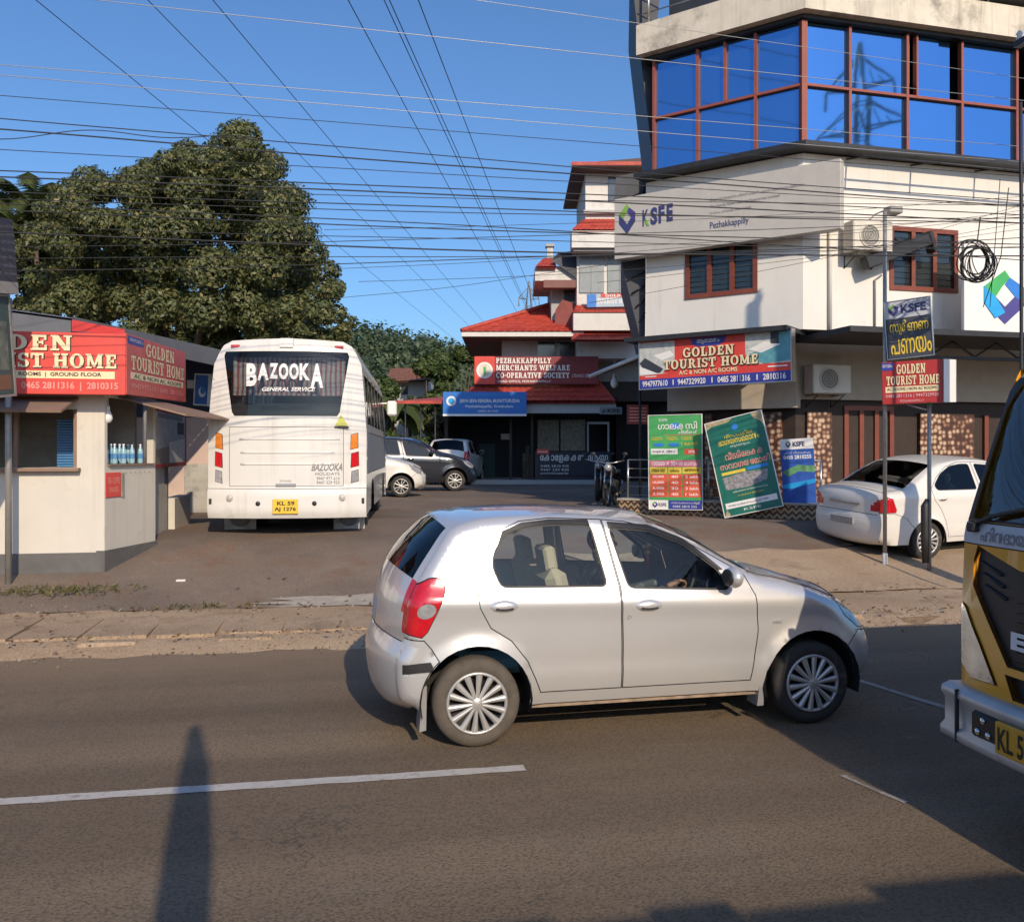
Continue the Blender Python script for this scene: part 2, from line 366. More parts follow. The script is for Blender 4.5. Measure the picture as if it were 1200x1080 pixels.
def leaf_mesh(name, C, Nrm, size, aspect=.5, seed=1):
    """one folded rhombus per centre"""
    rg = np.random.default_rng(seed); n = len(C); Nrm = Nrm / np.linalg.norm(Nrm, axis=1)[:, None]
    t = rg.normal(size=(n, 3)); t -= Nrm * (t * Nrm).sum(1)[:, None]; t /= np.linalg.norm(t, axis=1)[:, None]; w = np.cross(Nrm, t)
    s = (size * rg.uniform(.45, 1.6, n))[:, None]
    V = np.stack([C - t * s * .5, C + w * s * aspect * .5 + Nrm * s * .08, C + t * s * .5 - Nrm * s * .12, C - w * s * aspect * .5 + Nrm * s * .08], 1).reshape(-1, 3)
    me = bpy.data.meshes.new(name); me.vertices.add(4 * n); me.vertices.foreach_set('co', V.astype('f').ravel())
    me.loops.add(4 * n); me.loops.foreach_set('vertex_index', np.arange(4 * n, dtype='i')); me.polygons.add(n)
    me.polygons.foreach_set('loop_start', np.arange(0, 4 * n, 4, dtype='i')); me.update(calc_edges=True); return me
def leafmat(name, cols):
    m = bpy.data.materials.new(name); m.use_nodes = True; nt = m.node_tree; N = nt.nodes; L = nt.links; b = N['Principled BSDF']; b.inputs['Roughness'].default_value = .5
    g = N.new('ShaderNodeNewGeometry'); r = N.new('ShaderNodeValToRGB'); L.new(g.outputs['Random Per Island'], r.inputs[0]); cr = r.color_ramp
    while len(cr.elements) < len(cols): cr.elements.new(.5)
    for i, (p, c) in enumerate(cols): cr.elements[i].position = p; cr.elements[i].color = (*c, 1)
    L.new(r.outputs[0], b.inputs['Base Color']); b.inputs['Subsurface Weight'].default_value = 0
    tr = N.new('ShaderNodeBsdfTranslucent'); L.new(r.outputs[0], tr.inputs[0]); mx = N.new('ShaderNodeMixShader'); mx.inputs[0].default_value = .38
    L.new(b.outputs[0], mx.inputs[1]); L.new(tr.outputs[0], mx.inputs[2]); L.new(mx.outputs[0], N['Material Output'].inputs[0]); MATS[name] = m; return m
# ------------------------------------------------------------------ surface materials
def surf(name, c1, c2, c3=None, big=.35, fine=90., bump=.35, rough=.85, speck=.25, streak=False, dust=None):
    m = bpy.data.materials.new(name); m.use_nodes = True; nt = m.node_tree; N = nt.nodes; L = nt.links; b = N['Principled BSDF']
    b.inputs['Roughness'].default_value = rough; b.inputs['Specular IOR Level'].default_value = .35
    tc = N.new('ShaderNodeTexCoord'); vec = tc.outputs['Object']
    def noise(s, d=8, r=.6, v=None):
        n = N.new('ShaderNodeTexNoise'); n.inputs['Scale'].default_value = s; n.inputs['Detail'].default_value = d; n.inputs['Roughness'].default_value = r; L.new(v or vec, n.inputs['Vector']); return n.outputs[0]
    def ramp(x, a, c):
        r = N.new('ShaderNodeMapRange'); r.inputs[1].default_value = a; r.inputs[2].default_value = c; L.new(x, r.inputs[0]); return r.outputs[0]
    def mix(f, a, c, mode='MIX'):
        x = N.new('ShaderNodeMix'); x.data_type = 'RGBA'; x.blend_type = mode
        if isinstance(f, float): x.inputs[0].default_value = f
        else: L.new(f, x.inputs[0])
        for i, q in ((6, a), (7, c)):
            if isinstance(q, tuple): x.inputs[i].default_value = (*q, 1)
            else: L.new(q, x.inputs[i])
        return x.outputs[2]
    col = mix(ramp(noise(big, 9, .65), .38, .62), c1, c2)
    if c3: col = mix(ramp(noise(big * 3.1, 10, .7), .52, .66), col, c3)
    if streak:
        mp = N.new('ShaderNodeMapping'); mp.inputs['Scale'].default_value = (.05, 1.3, 1); L.new(vec, mp.inputs['Vector'])
        col = mix(ramp(noise(1.0, 6, .6, mp.outputs[0]), .4, .7), col, tuple(c * .8 for c in c1))
    if streak:                                          # wheel tracks polished into each lane
        sy = N.new('ShaderNodeSeparateXYZ'); L.new(vec, sy.inputs[0]); dv = N.new('ShaderNodeMath'); dv.operation = 'MULTIPLY_ADD'; dv.inputs[1].default_value = .035; L.new(noise(.5, 3), dv.inputs[0]); sc2 = N.new('ShaderNodeMath'); sc2.operation = 'MULTIPLY'; sc2.inputs[1].default_value = .1; L.new(sy.outputs[1], sc2.inputs[0]); L.new(sc2.outputs[0], dv.inputs[2])
        cr = N.new('ShaderNodeValToRGB'); e = cr.color_ramp.elements; e[0].position = 0; e[0].color = (.4,) * 3 + (1,); e[1].position = 1; e[1].color = (.4,) * 3 + (1,)
        for p_, v_ in ((.2, .35), (.27, .9), (.34, .9), (.40, .2), (.46, .75), (.53, .35), (.58, .1), (.645, .85), (.70, .4), (.75, .25), (.81, .85), (.88, .3)): q_ = e.new(p_); q_.color = (v_, v_, v_, 1)
        L.new(dv.outputs[0], cr.inputs[0]); col = mix(cr.outputs[0], mix(1., col, (.86, .86, .87), 'MULTIPLY'), mix(1., col, (1.13, 1.12, 1.1), 'MULTIPLY'))
    if streak:                                          # cracks and oil spots
        vo = N.new('ShaderNodeTexVoronoi'); vo.feature = 'DISTANCE_TO_EDGE'; vo.inputs['Scale'].default_value = .55; wv = N.new('ShaderNodeVectorMath'); wv.operation = 'ADD'; nn = N.new('ShaderNodeTexNoise'); nn.inputs['Scale'].default_value = 2.2; nn.inputs['Detail'].default_value = 6; L.new(vec, nn.inputs['Vector']); L.new(vec, wv.inputs[0]); L.new(nn.outputs[1], wv.inputs[1]); L.new(wv.outputs[0], vo.inputs['Vector'])
        lt = N.new('ShaderNodeMath'); lt.operation = 'LESS_THAN'; lt.inputs[1].default_value = .0045; L.new(vo.outputs['Distance'], lt.inputs[0]); gt = N.new('ShaderNodeMath'); gt.operation = 'MULTIPLY'; L.new(lt.outputs[0], gt.inputs[0]); L.new(ramp(noise(.35, 3), .5, .62), gt.inputs[1])
        col = mix(gt.outputs[0], col, (.06, .05, .042)); col = mix(ramp(noise(1.7, 5, .5), .66, .78), col, (.085, .07, .058))
    f = noise(fine, 3, .7); col = mix(ramp(f, .25, .8), col, mix(1., col, (1.75, 1.7, 1.6), 'MULTIPLY')) if speck else col
    v = N.new('ShaderNodeTexVoronoi'); v.inputs['Scale'].default_value = fine * .8; L.new(vec, v.inputs['Vector'])
    col = mix(ramp(v.outputs['Distance'], .55, .15), col, mix(1., col, (1 - speck,) * 3, 'MULTIPLY'))
    if dust:                                            # (colour, axis value where it starts, where it is full)
        sp = N.new('ShaderNodeSeparateXYZ'); L.new(vec, sp.inputs[0]); ad = N.new('ShaderNodeMath'); ad.operation = 'MULTIPLY_ADD'
        L.new(noise(1.1, 9, .7), ad.inputs[0]); ad.inputs[1].default_value = 1.6; L.new(sp.outputs[1], ad.inputs[2])
        col = mix(ramp(ad.outputs[0], dust[1], dust[2]), col, dust[0])
    L.new(col, b.inputs['Base Color'])
    bp = N.new('ShaderNodeBump'); bp.inputs['Strength'].default_value = bump; bp.inputs['Distance'].default_value = .012; L.new(f, bp.inputs['Height']); L.new(bp.outputs[0], b.inputs['Normal'])
    MATS[name] = m; return m
m_asph = surf('asphalt', (.142, .106, .072), (.178, .135, .092), (.155, .126, .096), .3, 62., .8, .8, .42, True, ((.26, .185, .12), 8.9, 10.5))
m_fore = surf('forecourt_asphalt', (.115, .092, .078), (.19, .148, .115), (.155, .095, .068), .3, 55., .6, .88, .3)
m_apron = surf('dusty_concrete', (.27, .195, .13), (.33, .25, .175), (.22, .155, .105), .5, 40., .5, .9, .2)
m_slab = surf('slab_concrete', (.26, .19, .13), (.33, .25, .175), (.2, .145, .1), .9, 45., .7, .9, .3)
m_soil = surf('soil', (.17, .115, .07), (.22, .16, .10), (.1, .09, .05), .2, 20., .5, .95, .2)
m_line = M('road_paint', (.50, .47, .43), .7, var=.22, scale=9, dirt=(.17, .14, .11), dscale=9, dthr=.52)
m_pale = M('pale_road_streak', (.34, .31, .28), .8, var=.25, scale=9, dirt=(.14, .12, .1), dscale=5, dthr=.5)  # pale tone of the short streaks across the lane
# ------------------------------------------------------------------ ground, road, pavement, forecourt
VS = [-400, -60, -14, -6, 9.3, 9.7, 11.3, 12.5, 14, 15.2, 20, 58, 62, 200, 600, 1600]
US = [-900, -200, -60, -20, 0, 20, 60, 200, 900]
b = MB(); b.add([(u, v, (gz(v) - .06 if v < 12 else gz(v) - .42 if v < 61 else .55)) for v in VS for u in US], [(j * len(US) + i, j * len(US) + i + 1, (j + 1) * len(US) + i + 1, (j + 1) * len(US) + i) for j in range(len(VS) - 1) for i in range(len(US) - 1)])
tag(b.build('ground', m_soil), kind='structure')
b = MB(); us = [-220 + 8 * i for i in range(56)]; vs = [-1.2, 2, 4, 5.6, 7, 8.4, 9.62]; rg = random.Random(5)
b.add([(u, v + (rg.uniform(-.04, .04) if v > 9 else 0), .02 if v < -1 else (0 if v < 9 else -.004)) for v in vs for u in us], [(j * 56 + i, j * 56 + i + 1, (j + 1) * 56 + i + 1, (j + 1) * 56 + i) for j in range(len(vs) - 1) for i in range(55)])
road = tag(b.build('road', m_asph), kind='structure')
def stripe(pts, w, name, mat, wob=.008):
    b = MB(); n = len(pts); a = Vector(pts[0]); c = Vector(pts[1]); d = (c - a).normalized(); nn = Vector((-d.y, d.x)); k = max(2, int((c - a).length / .12)); L_ = []
    for i in range(k + 1):
        p = a + (c - a) * (i / k)
        for s in (-1, 1): q = p + nn * s * (w / 2 + rg.uniform(-wob, wob)); L_.append((q.x, q.y, .004))
    b.add(L_, [(2 * i, 2 * i + 1, 2 * i + 3, 2 * i + 2) for i in range(k)]); return b.build(name, mat, road, True)
stripe([(-7.5, 5.61), (1.14, 5.61)], .105, 'road_stripe', m_line)
stripe([(4.40, 7.25), (4.62, 6.15)], .075, 'road_stripe', m_pale)  # short pale streak slanting across the far lane
stripe([(3.0, 5.12), (3.13, 4.66)], .045, 'road_stripe', m_pale, .015)  # thinner pale streak nearer the lorry
stripe([(-18.5, 5.61), (-11.5, 5.61)], .105, 'road_stripe', m_line); stripe([(10, 5.61), (17, 5.61)], .105, 'road_stripe', m_line)
# pavement: bed of dusty concrete with loose cover slabs on its left half
b = MB(); nu = 160; us = [-24 + .3 * i for i in range(nu)]; prof = [(9.3, -.03), (9.5, .012), (9.75, .06), (10.2, .082), (10.8, .09), (11.5, .105)]
b.add([(u, v + rg.uniform(-.09, .09) * (v < 9.7), z + rg.uniform(-.016, .016)) for v, z in prof for u in us], [(j * nu + i, j * nu + i + 1, (j + 1) * nu + i + 1, (j + 1) * nu + i) for j in range(len(prof) - 1) for i in range(nu - 1)], True)
pav = tag(b.build('pavement', m_apron), kind='structure')
for i in range(19):
    u0 = -11.2 + i * .665 + rg.uniform(-.012, .012)
    if u0 > 1.2: break
    b = MB(); d0 = 9.93 + rg.uniform(-.04, .05); d1 = 11.12 + rg.uniform(-.10, .08); h = .091 + rg.uniform(0, .014); t1, t2 = rg.uniform(-.008, .008), rg.uniform(-.008, .008)
    c = rg.uniform(.01, .14); w = .645; top = [(u0, d0 + c), (u0 + c, d0), (u0 + w - .01, d0 + rg.uniform(0, .03)), (u0 + w, d1 - .02), (u0 + w - c * .6, d1), (u0 + .01, d1 - rg.uniform(0, .04))]
    n = len(top); b.add([(p[0], p[1], .02) for p in top] + [(p[0], p[1], h + t1 * (p[0] - u0) + t2 * (p[1] - d0)) for p in top], [tuple(range(n, 2 * n))] + [(k, (k + 1) % n, n + (k + 1) % n, n + k) for k in range(n)])
    b.build('paving_slab', m_slab, pav, True)
    if i % 5 in (0, 3):                                      # kerb stones along the carriageway, half buried
        b = MB(); b.bbox(u0 + .02, u0 + .6 + rg.uniform(-.05, .03), 9.68 + rg.uniform(-.03, .03), 9.88, .0, .088 + rg.uniform(-.02, .015), .02); b.build('kerb_stone', m_slab, pav, True)
for u0, w in ((5.25, .7), (7.3, .8), (3.5, .7)):
    b = MB(); b.bbox(u0, u0 + w, 9.66 + rg.uniform(-.04, .03), 9.84, 0, .085 + rg.uniform(-.02, .02), .025); b.build('kerb_stone', m_slab, pav, True)
# forecourt rising from the pavement to a level yard
b = MB(); fu = [-40 + i * 1.0 for i in range(91)]; fv = [11.36, 11.6, 12, 12.6, 13.2, 13.8, 14.4, 14.9, 15.4, 16, 17, 18.5, 20, 23, 27, 32, 38, 46, 60]
b.add([(u, v + (rg.uniform(-.1, .16) if v < 11.5 else 0), gzz(u, v) + (rg.uniform(-.012, .012) if v > 11.5 else .006)) for v in fv for u in fu], [(j * 91 + i, j * 91 + i + 1, (j + 1) * 91 + i + 1, (j + 1) * 91 + i) for j in range(len(fv) - 1) for i in range(90)], True)
tag(b.build('forecourt', m_fore), kind='structure')
# sandy concrete apron on the right, where the parked sedan's drive meets the pavement
b = MB(); pts = []; cols = 15; rows = 6
for j in range(rows):
    for i in range(cols):
        v = 11.25 + j * (.42 + .03 * i / cols) + (rg.uniform(-.12, .12) if j in (0, rows - 1) else 0); u = 3.4 + i * .62 + (rg.uniform(-.2, .2) if i in (0, cols - 1) else 0)
        pts.append((u, v, gz(v) + .016))
b.add(pts, [(j * cols + i, j * cols + i + 1, (j + 1) * cols + i + 1, (j + 1) * cols + i) for j in range(rows - 1) for i in range(cols - 1)], True)
tag(b.build('drive_apron', m_apron), kind='structure')
# pale patch of spilled cement at the forecourt edge
b = MB(); c = W(-1.95, 11.35); n = 22; ring = [(c.x + (1.0 + .25 * math.sin(3 * k)) * math.cos(2 * math.pi * k / n), c.y + (.26 + .06 * math.sin(5 * k)) * math.sin(2 * math.pi * k / n)) for k in range(n)]
b.add([(c.x, c.y, gz(c.y) + .022)] + [(p[0], p[1], gz(p[1]) + .018) for p in ring], [(0, k + 1, (k + 1) % n + 1) for k in range(n)])
tag(b.build('cement_patch', M('cement', (.36, .32, .27), .9, var=.2, scale=6)), kind='structure')
# grit, dead leaves, weeds
def scatter(n, fn, size, name, mat, seed, up=.7, aspect=.6, kind='stuff'):
    rg2 = np.random.default_rng(seed); C = []
    for i in range(n): C.append(fn(rg2))
    C = np.array(C); Nm = rg2.normal(size=(n, 3)) * (1 - up); Nm[:, 2] += up
    o = link(name, leaf_mesh(name, C, Nm, size, aspect, seed), mat); tag(o, kind=kind); return o
m_dead = leafmat('dead_leaves', [(0, (.16, .09, .04)), (.4, (.25, .15, .06)), (.7, (.3, .2, .1)), (1, (.14, .07, .03))])
def f1(r):
    u = r.uniform(-9, 8); v = r.choice([r.normal(11.3, .12), r.normal(9.75, .1), r.uniform(9.6, 12.5)]); return (u, v, gz(v) + .03 + r.uniform(0, .01))
tag(scatter(420, f1, .055, 'fallen_leaves', m_dead, 4, .8), 'brown fallen leaves and litter scattered along the pavement', 'leaf litter')
def f2(r):
    u = r.normal(5.25, .38); v = 10.15 + r.normal(0, .1); return (u, v, .125 + r.uniform(0, .04))
tag(scatter(160, f2, .085, 'leaf_heap', m_dead, 5, .5), 'small heap of dry leaves on the pavement beside the lorry', 'leaf litter')
m_weed = leafmat('weed_blades', [(0, (.09, .1, .03)), (.5, (.16, .15, .05)), (1, (.2, .17, .07))])
def f3(r):
    c = W(-5.6, 11.3); return (c.x + r.normal(0, .42), c.y + r.normal(0, .16), gz(c.y) + .03 + r.uniform(0, .05))
tag(scatter(330, f3, .09, 'weed_patch', m_weed, 6, .15, .18), 'patch of low weeds on the ground below the kiosk', 'weeds')
def f4(r):
    c = W(-3.55, 11.0); return (c.x + r.normal(0, .55), c.y + r.normal(0, .06), .12 + r.uniform(0, .04))
tag(scatter(90, f4, .08, 'pavement_weeds', m_weed, 7, .2, .2), 'sparse weeds growing behind the pavement slabs', 'weeds')
m_grit = leafmat('grit', [(0, (.3, .25, .19)), (.5, (.42, .36, .28)), (1, (.2, .15, .1))])
def f5(r):
    u = r.uniform(-9, 8); v = r.choice([r.normal(9.45, .18), r.normal(9.6, .1), r.normal(11.4, .25)]); return (u, v, gz(v) + .012 + (.02 if 9.5 < v < 9.8 else 0))
tag(scatter(1500, f5, .03, 'grit', m_grit, 8, .5, .8), 'loose grit and pebbles along the road edge', 'gravel')
b = MB(); c = P(212, 653, 11.95); b.bbox(c.x - .06, c.x + .06, c.y - .04, c.y + .04, gz(c.y) - .005, gz(c.y) + .02, .008)
tag(b.build('paper_scrap', M('paper', (.75, .73, .7), .8)), 'white scrap of paper lying on the forecourt', 'litter')
# ---- unseen stand-ins added behind the camera to shade the road
wall_m = M('stand_in_plaster', (.55, .5, .42), .9, var=.15, scale=2, dirt=(.25, .22, .18), dscale=1.2)  # plaster shared by the added shadow casters
t = thing('shadow_wall', 'unseen stand-in wall added behind the camera to shade the near road edge', 'wall', (0, -1.7, 0))
b = MB(); b.box(-1.35, 14, -1.95, -1.7, -.1, 2.78); b.build('wall', wall_m, t)
x = -1.4; rr = random.Random(11)
while x < 14:
    w = rr.uniform(.35, .8); b = MB(); b.bbox(x, x + w - .01, -2.0, -1.64, 2.78, 2.86 + rr.uniform(0, .07), .015); b.build('coping_stone', wall_m, t); x += w  # uneven top breaks up the edge of the added wall's shadow
t = thing('shadow_post', 'unseen stand-in post and board added behind the camera to shade the left lane', 'post', (-.03, -1.0, 0))
b = MB(); b.box(-.08, .03, -1.06, -.94, -.1, 3.1, .01, .01); b.build('post', wall_m, t)
b = MB(); b.prism([(-.10, 2.0), (-.15, 2.7), (-.14, 3.3), (-.085, 4.15), (-.02, 4.2), (.06, 3.7), (.085, 2.9), (.05, 2.0)], 'y', -.915, -.87); b.build('board', wall_m, t)  # outline shaped for the shadow it throws on the lane
# ------------------------------------------------------------------ vehicle materials
def paint(name, col, metal=0., rough=.35, coat=.8, dirt=None):
    return M(name, col, rough, metal, var=.03, scale=2, coat=coat, spec=.5, dirt=dirt, dscale=3., dthr=.62)
m_silver = paint('silver_paint', (.72, .71, .70), .5, .30, 1.)
m_white_p = paint('white_paint', (.74, .72, .67), 0, .35, .6)
m_dark_p = paint('dark_blue_paint', (.018, .022, .032), .2, .25, 1.)
m_grey_p = paint('grey_paint', (.42, .42, .42), .5, .35, .6)
m_black = M('black_plastic', (.02, .02, .021), .55, var=.2)
m_seam = M('panel_gap', (.035, .034, .033), .8)
m_under = M('underbody', (.02, .018, .016), .9)
m_rubber = M('tyre_rubber', (.035, .032, .03), .85, var=.25, scale=14, dirt=(.12, .1, .08), dscale=5, dthr=.55)
m_rubber_d = M('dusty_tyre', (.105, .088, .07), .9, var=.2, scale=10, dirt=(.07, .06, .05), dscale=7, dthr=.52)
m_hub = M('hubcap_silver', (.55, .54, .52), .35, .5, var=.08, scale=8)
m_hubback = M('wheel_backing', (.03, .028, .026), .8)  # dark rim barrel behind the hubcap spokes
m_red = M('lamp_red', (.55, .012, .02), .12, coat=1., var=.15, scale=30)
m_amber = M('lamp_amber', (.75, .22, .03), .15, coat=1., var=.1, scale=30)
m_clear = M('lamp_clear', (.42, .42, .43), .12, .3, coat=1., var=.3, scale=18)
m_chrome = M('chrome', (.7, .7, .7), .12, 1., var=.02)
m_glass = glassmat('car_glass', (.84, .92, .93), .95, ior=1.45)
m_glass_d = glassmat('tinted_glass', (.16, .19, .2), .9)
m_glass_b = glassmat('bus_glass', (.5, .56, .58), .95)
m_cream = M('cream_fabric', (.46, .38, .26), .8, var=.08)
m_bluefab = M('teal_fabric', (.22, .46, .55), .8, var=.1)
m_greyfab = M('grey_fabric', (.18, .18, .18), .85, var=.15)
m_dash = M('dashboard', (.07, .07, .075), .6)
m_trim = M('door_trim', (.4, .36, .28), .75)
m_plate_w = M('plate_white', (.6, .6, .58), .4)
m_ink = M('ink_black', (.015, .015, .015), .6)
m_rust = M('rusty_sill', (.3, .22, .16), .8, var=.4, scale=12)
def ring(c, r, ax, n=24):
    c = Vector(c); ax = Vector(ax).normalized(); a = ax.orthogonal().normalized(); w = ax.cross(a); return [c + (a * math.cos(2 * math.pi * k / n) + w * math.sin(2 * math.pi * k / n)) * r for k in range(n + 1)]
WH = {}
def wheel(root, x, s, r, y, style, tyre=None):
    """s: -1 right side, +1 left side; drawn facing -y and turned for the left"""
    key = (r, style, tyre.name if tyre else '')
    if key not in WH:
        b = MB(); b.lathe([(.68 * r, .03), (.685 * r, -.07), (.66 * r, -.072), (.64 * r, -.02), (.02, -.015)], 28, 'y'); rim = b.mesh('wheel'); rim.materials.append(m_hubback)
        b = MB(); b.lathe([(.68 * r, .085), (.84 * r, .09), (.95 * r, .08), (.995 * r, .055), (r, .02), (r, -.02), (.995 * r, -.055), (.95 * r, -.08), (.84 * r, -.092), (.74 * r, -.088), (.685 * r, -.078)], 40, 'y'); ty = b.mesh('tyre'); ty.materials.append(tyre or m_rubber)
        b = MB(); b.lathe([(.70 * r, -.07), (.70 * r, -.088), (.67 * r, -.095), (.63 * r, -.088), (.63 * r, -.07)], 40, 'y'); b.lathe([(.16 * r, -.06), (.16 * r, -.092), (.12 * r, -.1), (.001, -.103)], 20, 'y')
        n = 14 if style == 'cap' else 10
        for k in range(n):
            a = 2 * math.pi * (k + .3) / n + (.13 if style != 'cap' and k % 2 else 0); wi, wo = (.035 * r, .08 * r) if style == 'cap' else (.05 * r, .055 * r)
            d = Vector((math.cos(a), 0, math.sin(a))); w = Vector((-d.z, 0, d.x)); q = []
            for rr, ww, yy in ((.12 * r, wi, -.096), (.645 * r, wo, -.09)):
                c = d * rr
                for sg, dy in ((-1, .012), (-.55, -.004), (.55, -.004), (1, .012)): q.append(c + w * ww * sg + Vector((0, yy + dy, 0)))
            b.add(q, [(0, 1, 5, 4), (1, 2, 6, 5), (2, 3, 7, 6)], True)
        cap = b.mesh('hubcap'); cap.materials.append(m_hub); WH[key] = (rim, ty, cap)
    rim, ty, cap = WH[key]; o = bpy.data.objects.new('wheel', rim); COL.objects.link(o); o.parent = root; o.location = (x, s * (y - .085), r)
    o.rotation_euler = (0, 0, 0 if s < 0 else math.pi)
    for nm, me in (('tyre', ty), ('hubcap', cap)):
        c = bpy.data.objects.new(nm, me); COL.objects.link(c); c.parent = o
    return o
def make_car(root, pr, mats, step=.05, tyres=None, style='cap'):
    sil = catmull(pr['sil'], step * .8); arches = pr['arch']; zb = pr['zb']; belt = pr['belt']; Wd = pr['W']; Lx = pr['L']
    outline = [(p[0], p[1]) for p in sil]; x_last = outline[-1][0]
    for xc, zc, ra in sorted(arches, reverse=True):
        n = 18; h = math.acos(min(1, (zb - zc) / ra)) if zb > zc else math.pi / 2 + math.asin((zc - zb) / ra)
        outline += [(xc + ra * math.sin(h - 2 * h * k / n), zc + ra * math.cos(h - 2 * h * k / n)) for k in range(n + 1)]
    S2 = np.array([(p[0], p[1]) for p in sil])
    def sdist(x, z):
        a = S2[:-1]; c = S2[1:]; d = c - a; t = np.clip(((x - a[:, 0]) * d[:, 0] + (z - a[:, 1]) * d[:, 1]) / (d ** 2).sum(1), 0, 1)
        return float(np.sqrt(((a + d * t[:, None] - (x, z)) ** 2).sum(1).min()))
    rear_r, top_r, front_r = pr['fil']
    def base(x, z):
        y = Wd; bz = belt(x)
        if z > bz: y -= (z - bz) * pr['tumble'] + .026
        elif z > bz - .065: y -= .026 * ((z - bz + .065) / .065) ** 1.2
        if z < .62: y -= ((.62 - z) / .4) ** 2 * .04
        y += .010 * math.exp(-((z - (bz - .11)) / .05) ** 2) - .012 * math.exp(-((z - .52) / .10) ** 2) * (1 if arches[0][0] + .35 < x < arches[1][0] - .35 else 0)
        if z < .47 and arches[0][0] < x < arches[1][0]: y -= .034 * (.47 - z) / .2
        for xc, zc, ra in arches:
            d = math.hypot(x - xc, z - zc)
            if d < ra + .09 and z < bz: y += .02 * max(0, 1 - (d - ra) / .09)
        if x < .7: y -= pr['tr'] * ((.7 - x) / .7) ** 2
        if x > Lx - .85: y -= pr['tf'] * ((x - Lx + .85) / .85) ** 2
        return y
    def f(x, z):
        d = sdist(x, z); e = x / Lx; r = top_r
        lowz = max(0, min(1, (belt(x) + .05 - z) / .2))
        if x < .55: r = top_r + (rear_r - top_r) * lowz
        elif x > Lx - .7: r = top_r + (front_r - top_r) * min(1, (x - Lx + .7) / .4)
        y = base(x, z)
        if d < r: y -= r - math.sqrt(max(0, r * r - (r - d) ** 2))
        return y
    extra = []
    for i in range(1, len(sil) - 1):
        t = Vector((sil[i + 1][0] - sil[i - 1][0], sil[i + 1][1] - sil[i - 1][1])).normalized(); n = Vector((t.y, -t.x))
        for d in (.006, .018, .04, .075): extra.append((sil[i][0] + n.x * d, sil[i][1] + n.y * d))
    res = panels(outline, pr['regions'], lambda a, c, rc: (a, -(f(a, c) - rc), c), step, extra)
    for key, (vs, fs) in res.items():
        for s in (-1, 1):
            me = bpy.data.meshes.new(key); me.from_pydata([(v[0], v[1] * -s, v[2]) for v in vs], [], fs if s < 0 else [t[::-1] for t in fs]); me.polygons.foreach_set('use_smooth', [True] * len(fs)); me.update()
            if s > 0 and me.polygons[0].normal.y < 0 or s < 0 and me.polygons[0].normal.y > 0: me.flip_normals()
            link({'body': 'body_side', 'seam': 'panel_gap'}.get(key, key), me, mats.get(key, mats['body']), root, True)
    # strip over the top from bumper to bumper
    qs = [-1, -.97, -.92, -.86, -.78, -.66, -.5, -.25, 0, .25, .5, .66, .78, .86, .92, .97, 1]; V = []; nq = len(qs)
    for i, p in enumerate(sil):
        a = sil[max(i - 1, 0)]; c = sil[min(i + 1, len(sil) - 1)]; t = Vector((c[0] - a[0], c[1] - a[1])).normalized(); n = Vector((-t.y, t.x)); w = f(p[0], p[1])
        for q in qs: k = p[3] * (1 - abs(q) ** 2.2); V.append((p[0] + n.x * k, q * w, p[1] + n.y * k))
    G = {}
    for i in range(len(sil) - 1):
        for j in range(nq - 1):
            q = (qs[j] + qs[j + 1]) / 2; z = (sil[i][1] + sil[i + 1][1]) / 2; k = sil[i][2]
            k = pr['strip'](k, (sil[i][0] + sil[i + 1][0]) / 2, z, q)
            G.setdefault(k, []).append((i * nq + j, (i + 1) * nq + j, (i + 1) * nq + j + 1, i * nq + j + 1))
    for k, fs in G.items():
        ids = sorted({i for t in fs for i in t}); mp = {i: n for n, i in enumerate(ids)}
        me = bpy.data.meshes.new(k); me.from_pydata([V[i] for i in ids], [], [tuple(mp[i] for i in t) for t in fs]); me.polygons.foreach_set('use_smooth', [True] * len(fs)); me.update()
        bm = bmesh.new(); bm.from_mesh(me); bmesh.ops.recalc_face_normals(bm, faces=bm.faces); bm.to_mesh(me); bm.free()
        if sum(p.normal.z * p.area + p.normal.x * p.area * (1 if p.center.x > Lx / 2 else -1) for p in me.polygons) < 0: me.flip_normals()
        link(k, me, mats.get(k, mats['body']), root, True)
    for i in range(1, len(sil) - 1):                      # shut lines across the ends, bonnet edges
        if sil[i][2] != sil[i - 1][2] and (sil[i - 1][2], sil[i][2]) in (('rear_bumper', 'tailgate'), ('tailgate', 'boot_lid'), ('bonnet', 'front_bumper'), ('windshield', 'bonnet')):
            b = MB(); b.tube([V[i * nq + j] for j in range(1, nq - 1)], .0045, 5); b.build('shut_line', m_seam, root, True)
    for j in (2, nq - 3):
        ii = [i for i in range(len(sil)) if sil[i][2] in ('bonnet', 'boot_lid')]
        for tg in ('bonnet', 'boot_lid'):
            k = [i for i in ii if sil[i][2] == tg]
            if len(k) > 2: b = MB(); b.tube([V[i * nq + j] for i in k], .0045, 5); b.build('shut_line', m_seam, root, True)
    # floor, wheel wells, cabin
    b = MB(); b.box(.3, Lx - .3, -.60, .60, zb - .02, zb + .1); b.box(.32, arches[0][0] - .3, -.62, .62, .25, .6)
    for xc, zc, ra in arches:
        for s in (-1, 1):
            n = 14; pts = []
            for k in range(n + 1):
                h = R(-105 + 210 * k / n); pts.append((xc + (ra + .004) * math.sin(h), zc + (ra + .004) * math.cos(h)))
            yo, yi = s * (f(xc, zc + ra) - .012), s * .5
            b.add([(p[0], yo, p[1]) for p in pts] + [(p[0], yi, p[1]) for p in pts], [(k, k + 1, n + 2 + k, n + 1 + k) for k in range(n)]); b.add([(p[0], yi, p[1]) for p in pts], [tuple(range(n + 1))])
    b.build('underbody', m_under, root, True)
    for (xc, zc, ra), ty in zip(arches, tyres or (None, None)):
        for s in (-1, 1): wheel(root, xc, s, pr['wr'], pr['wy'], style, ty)
    return f
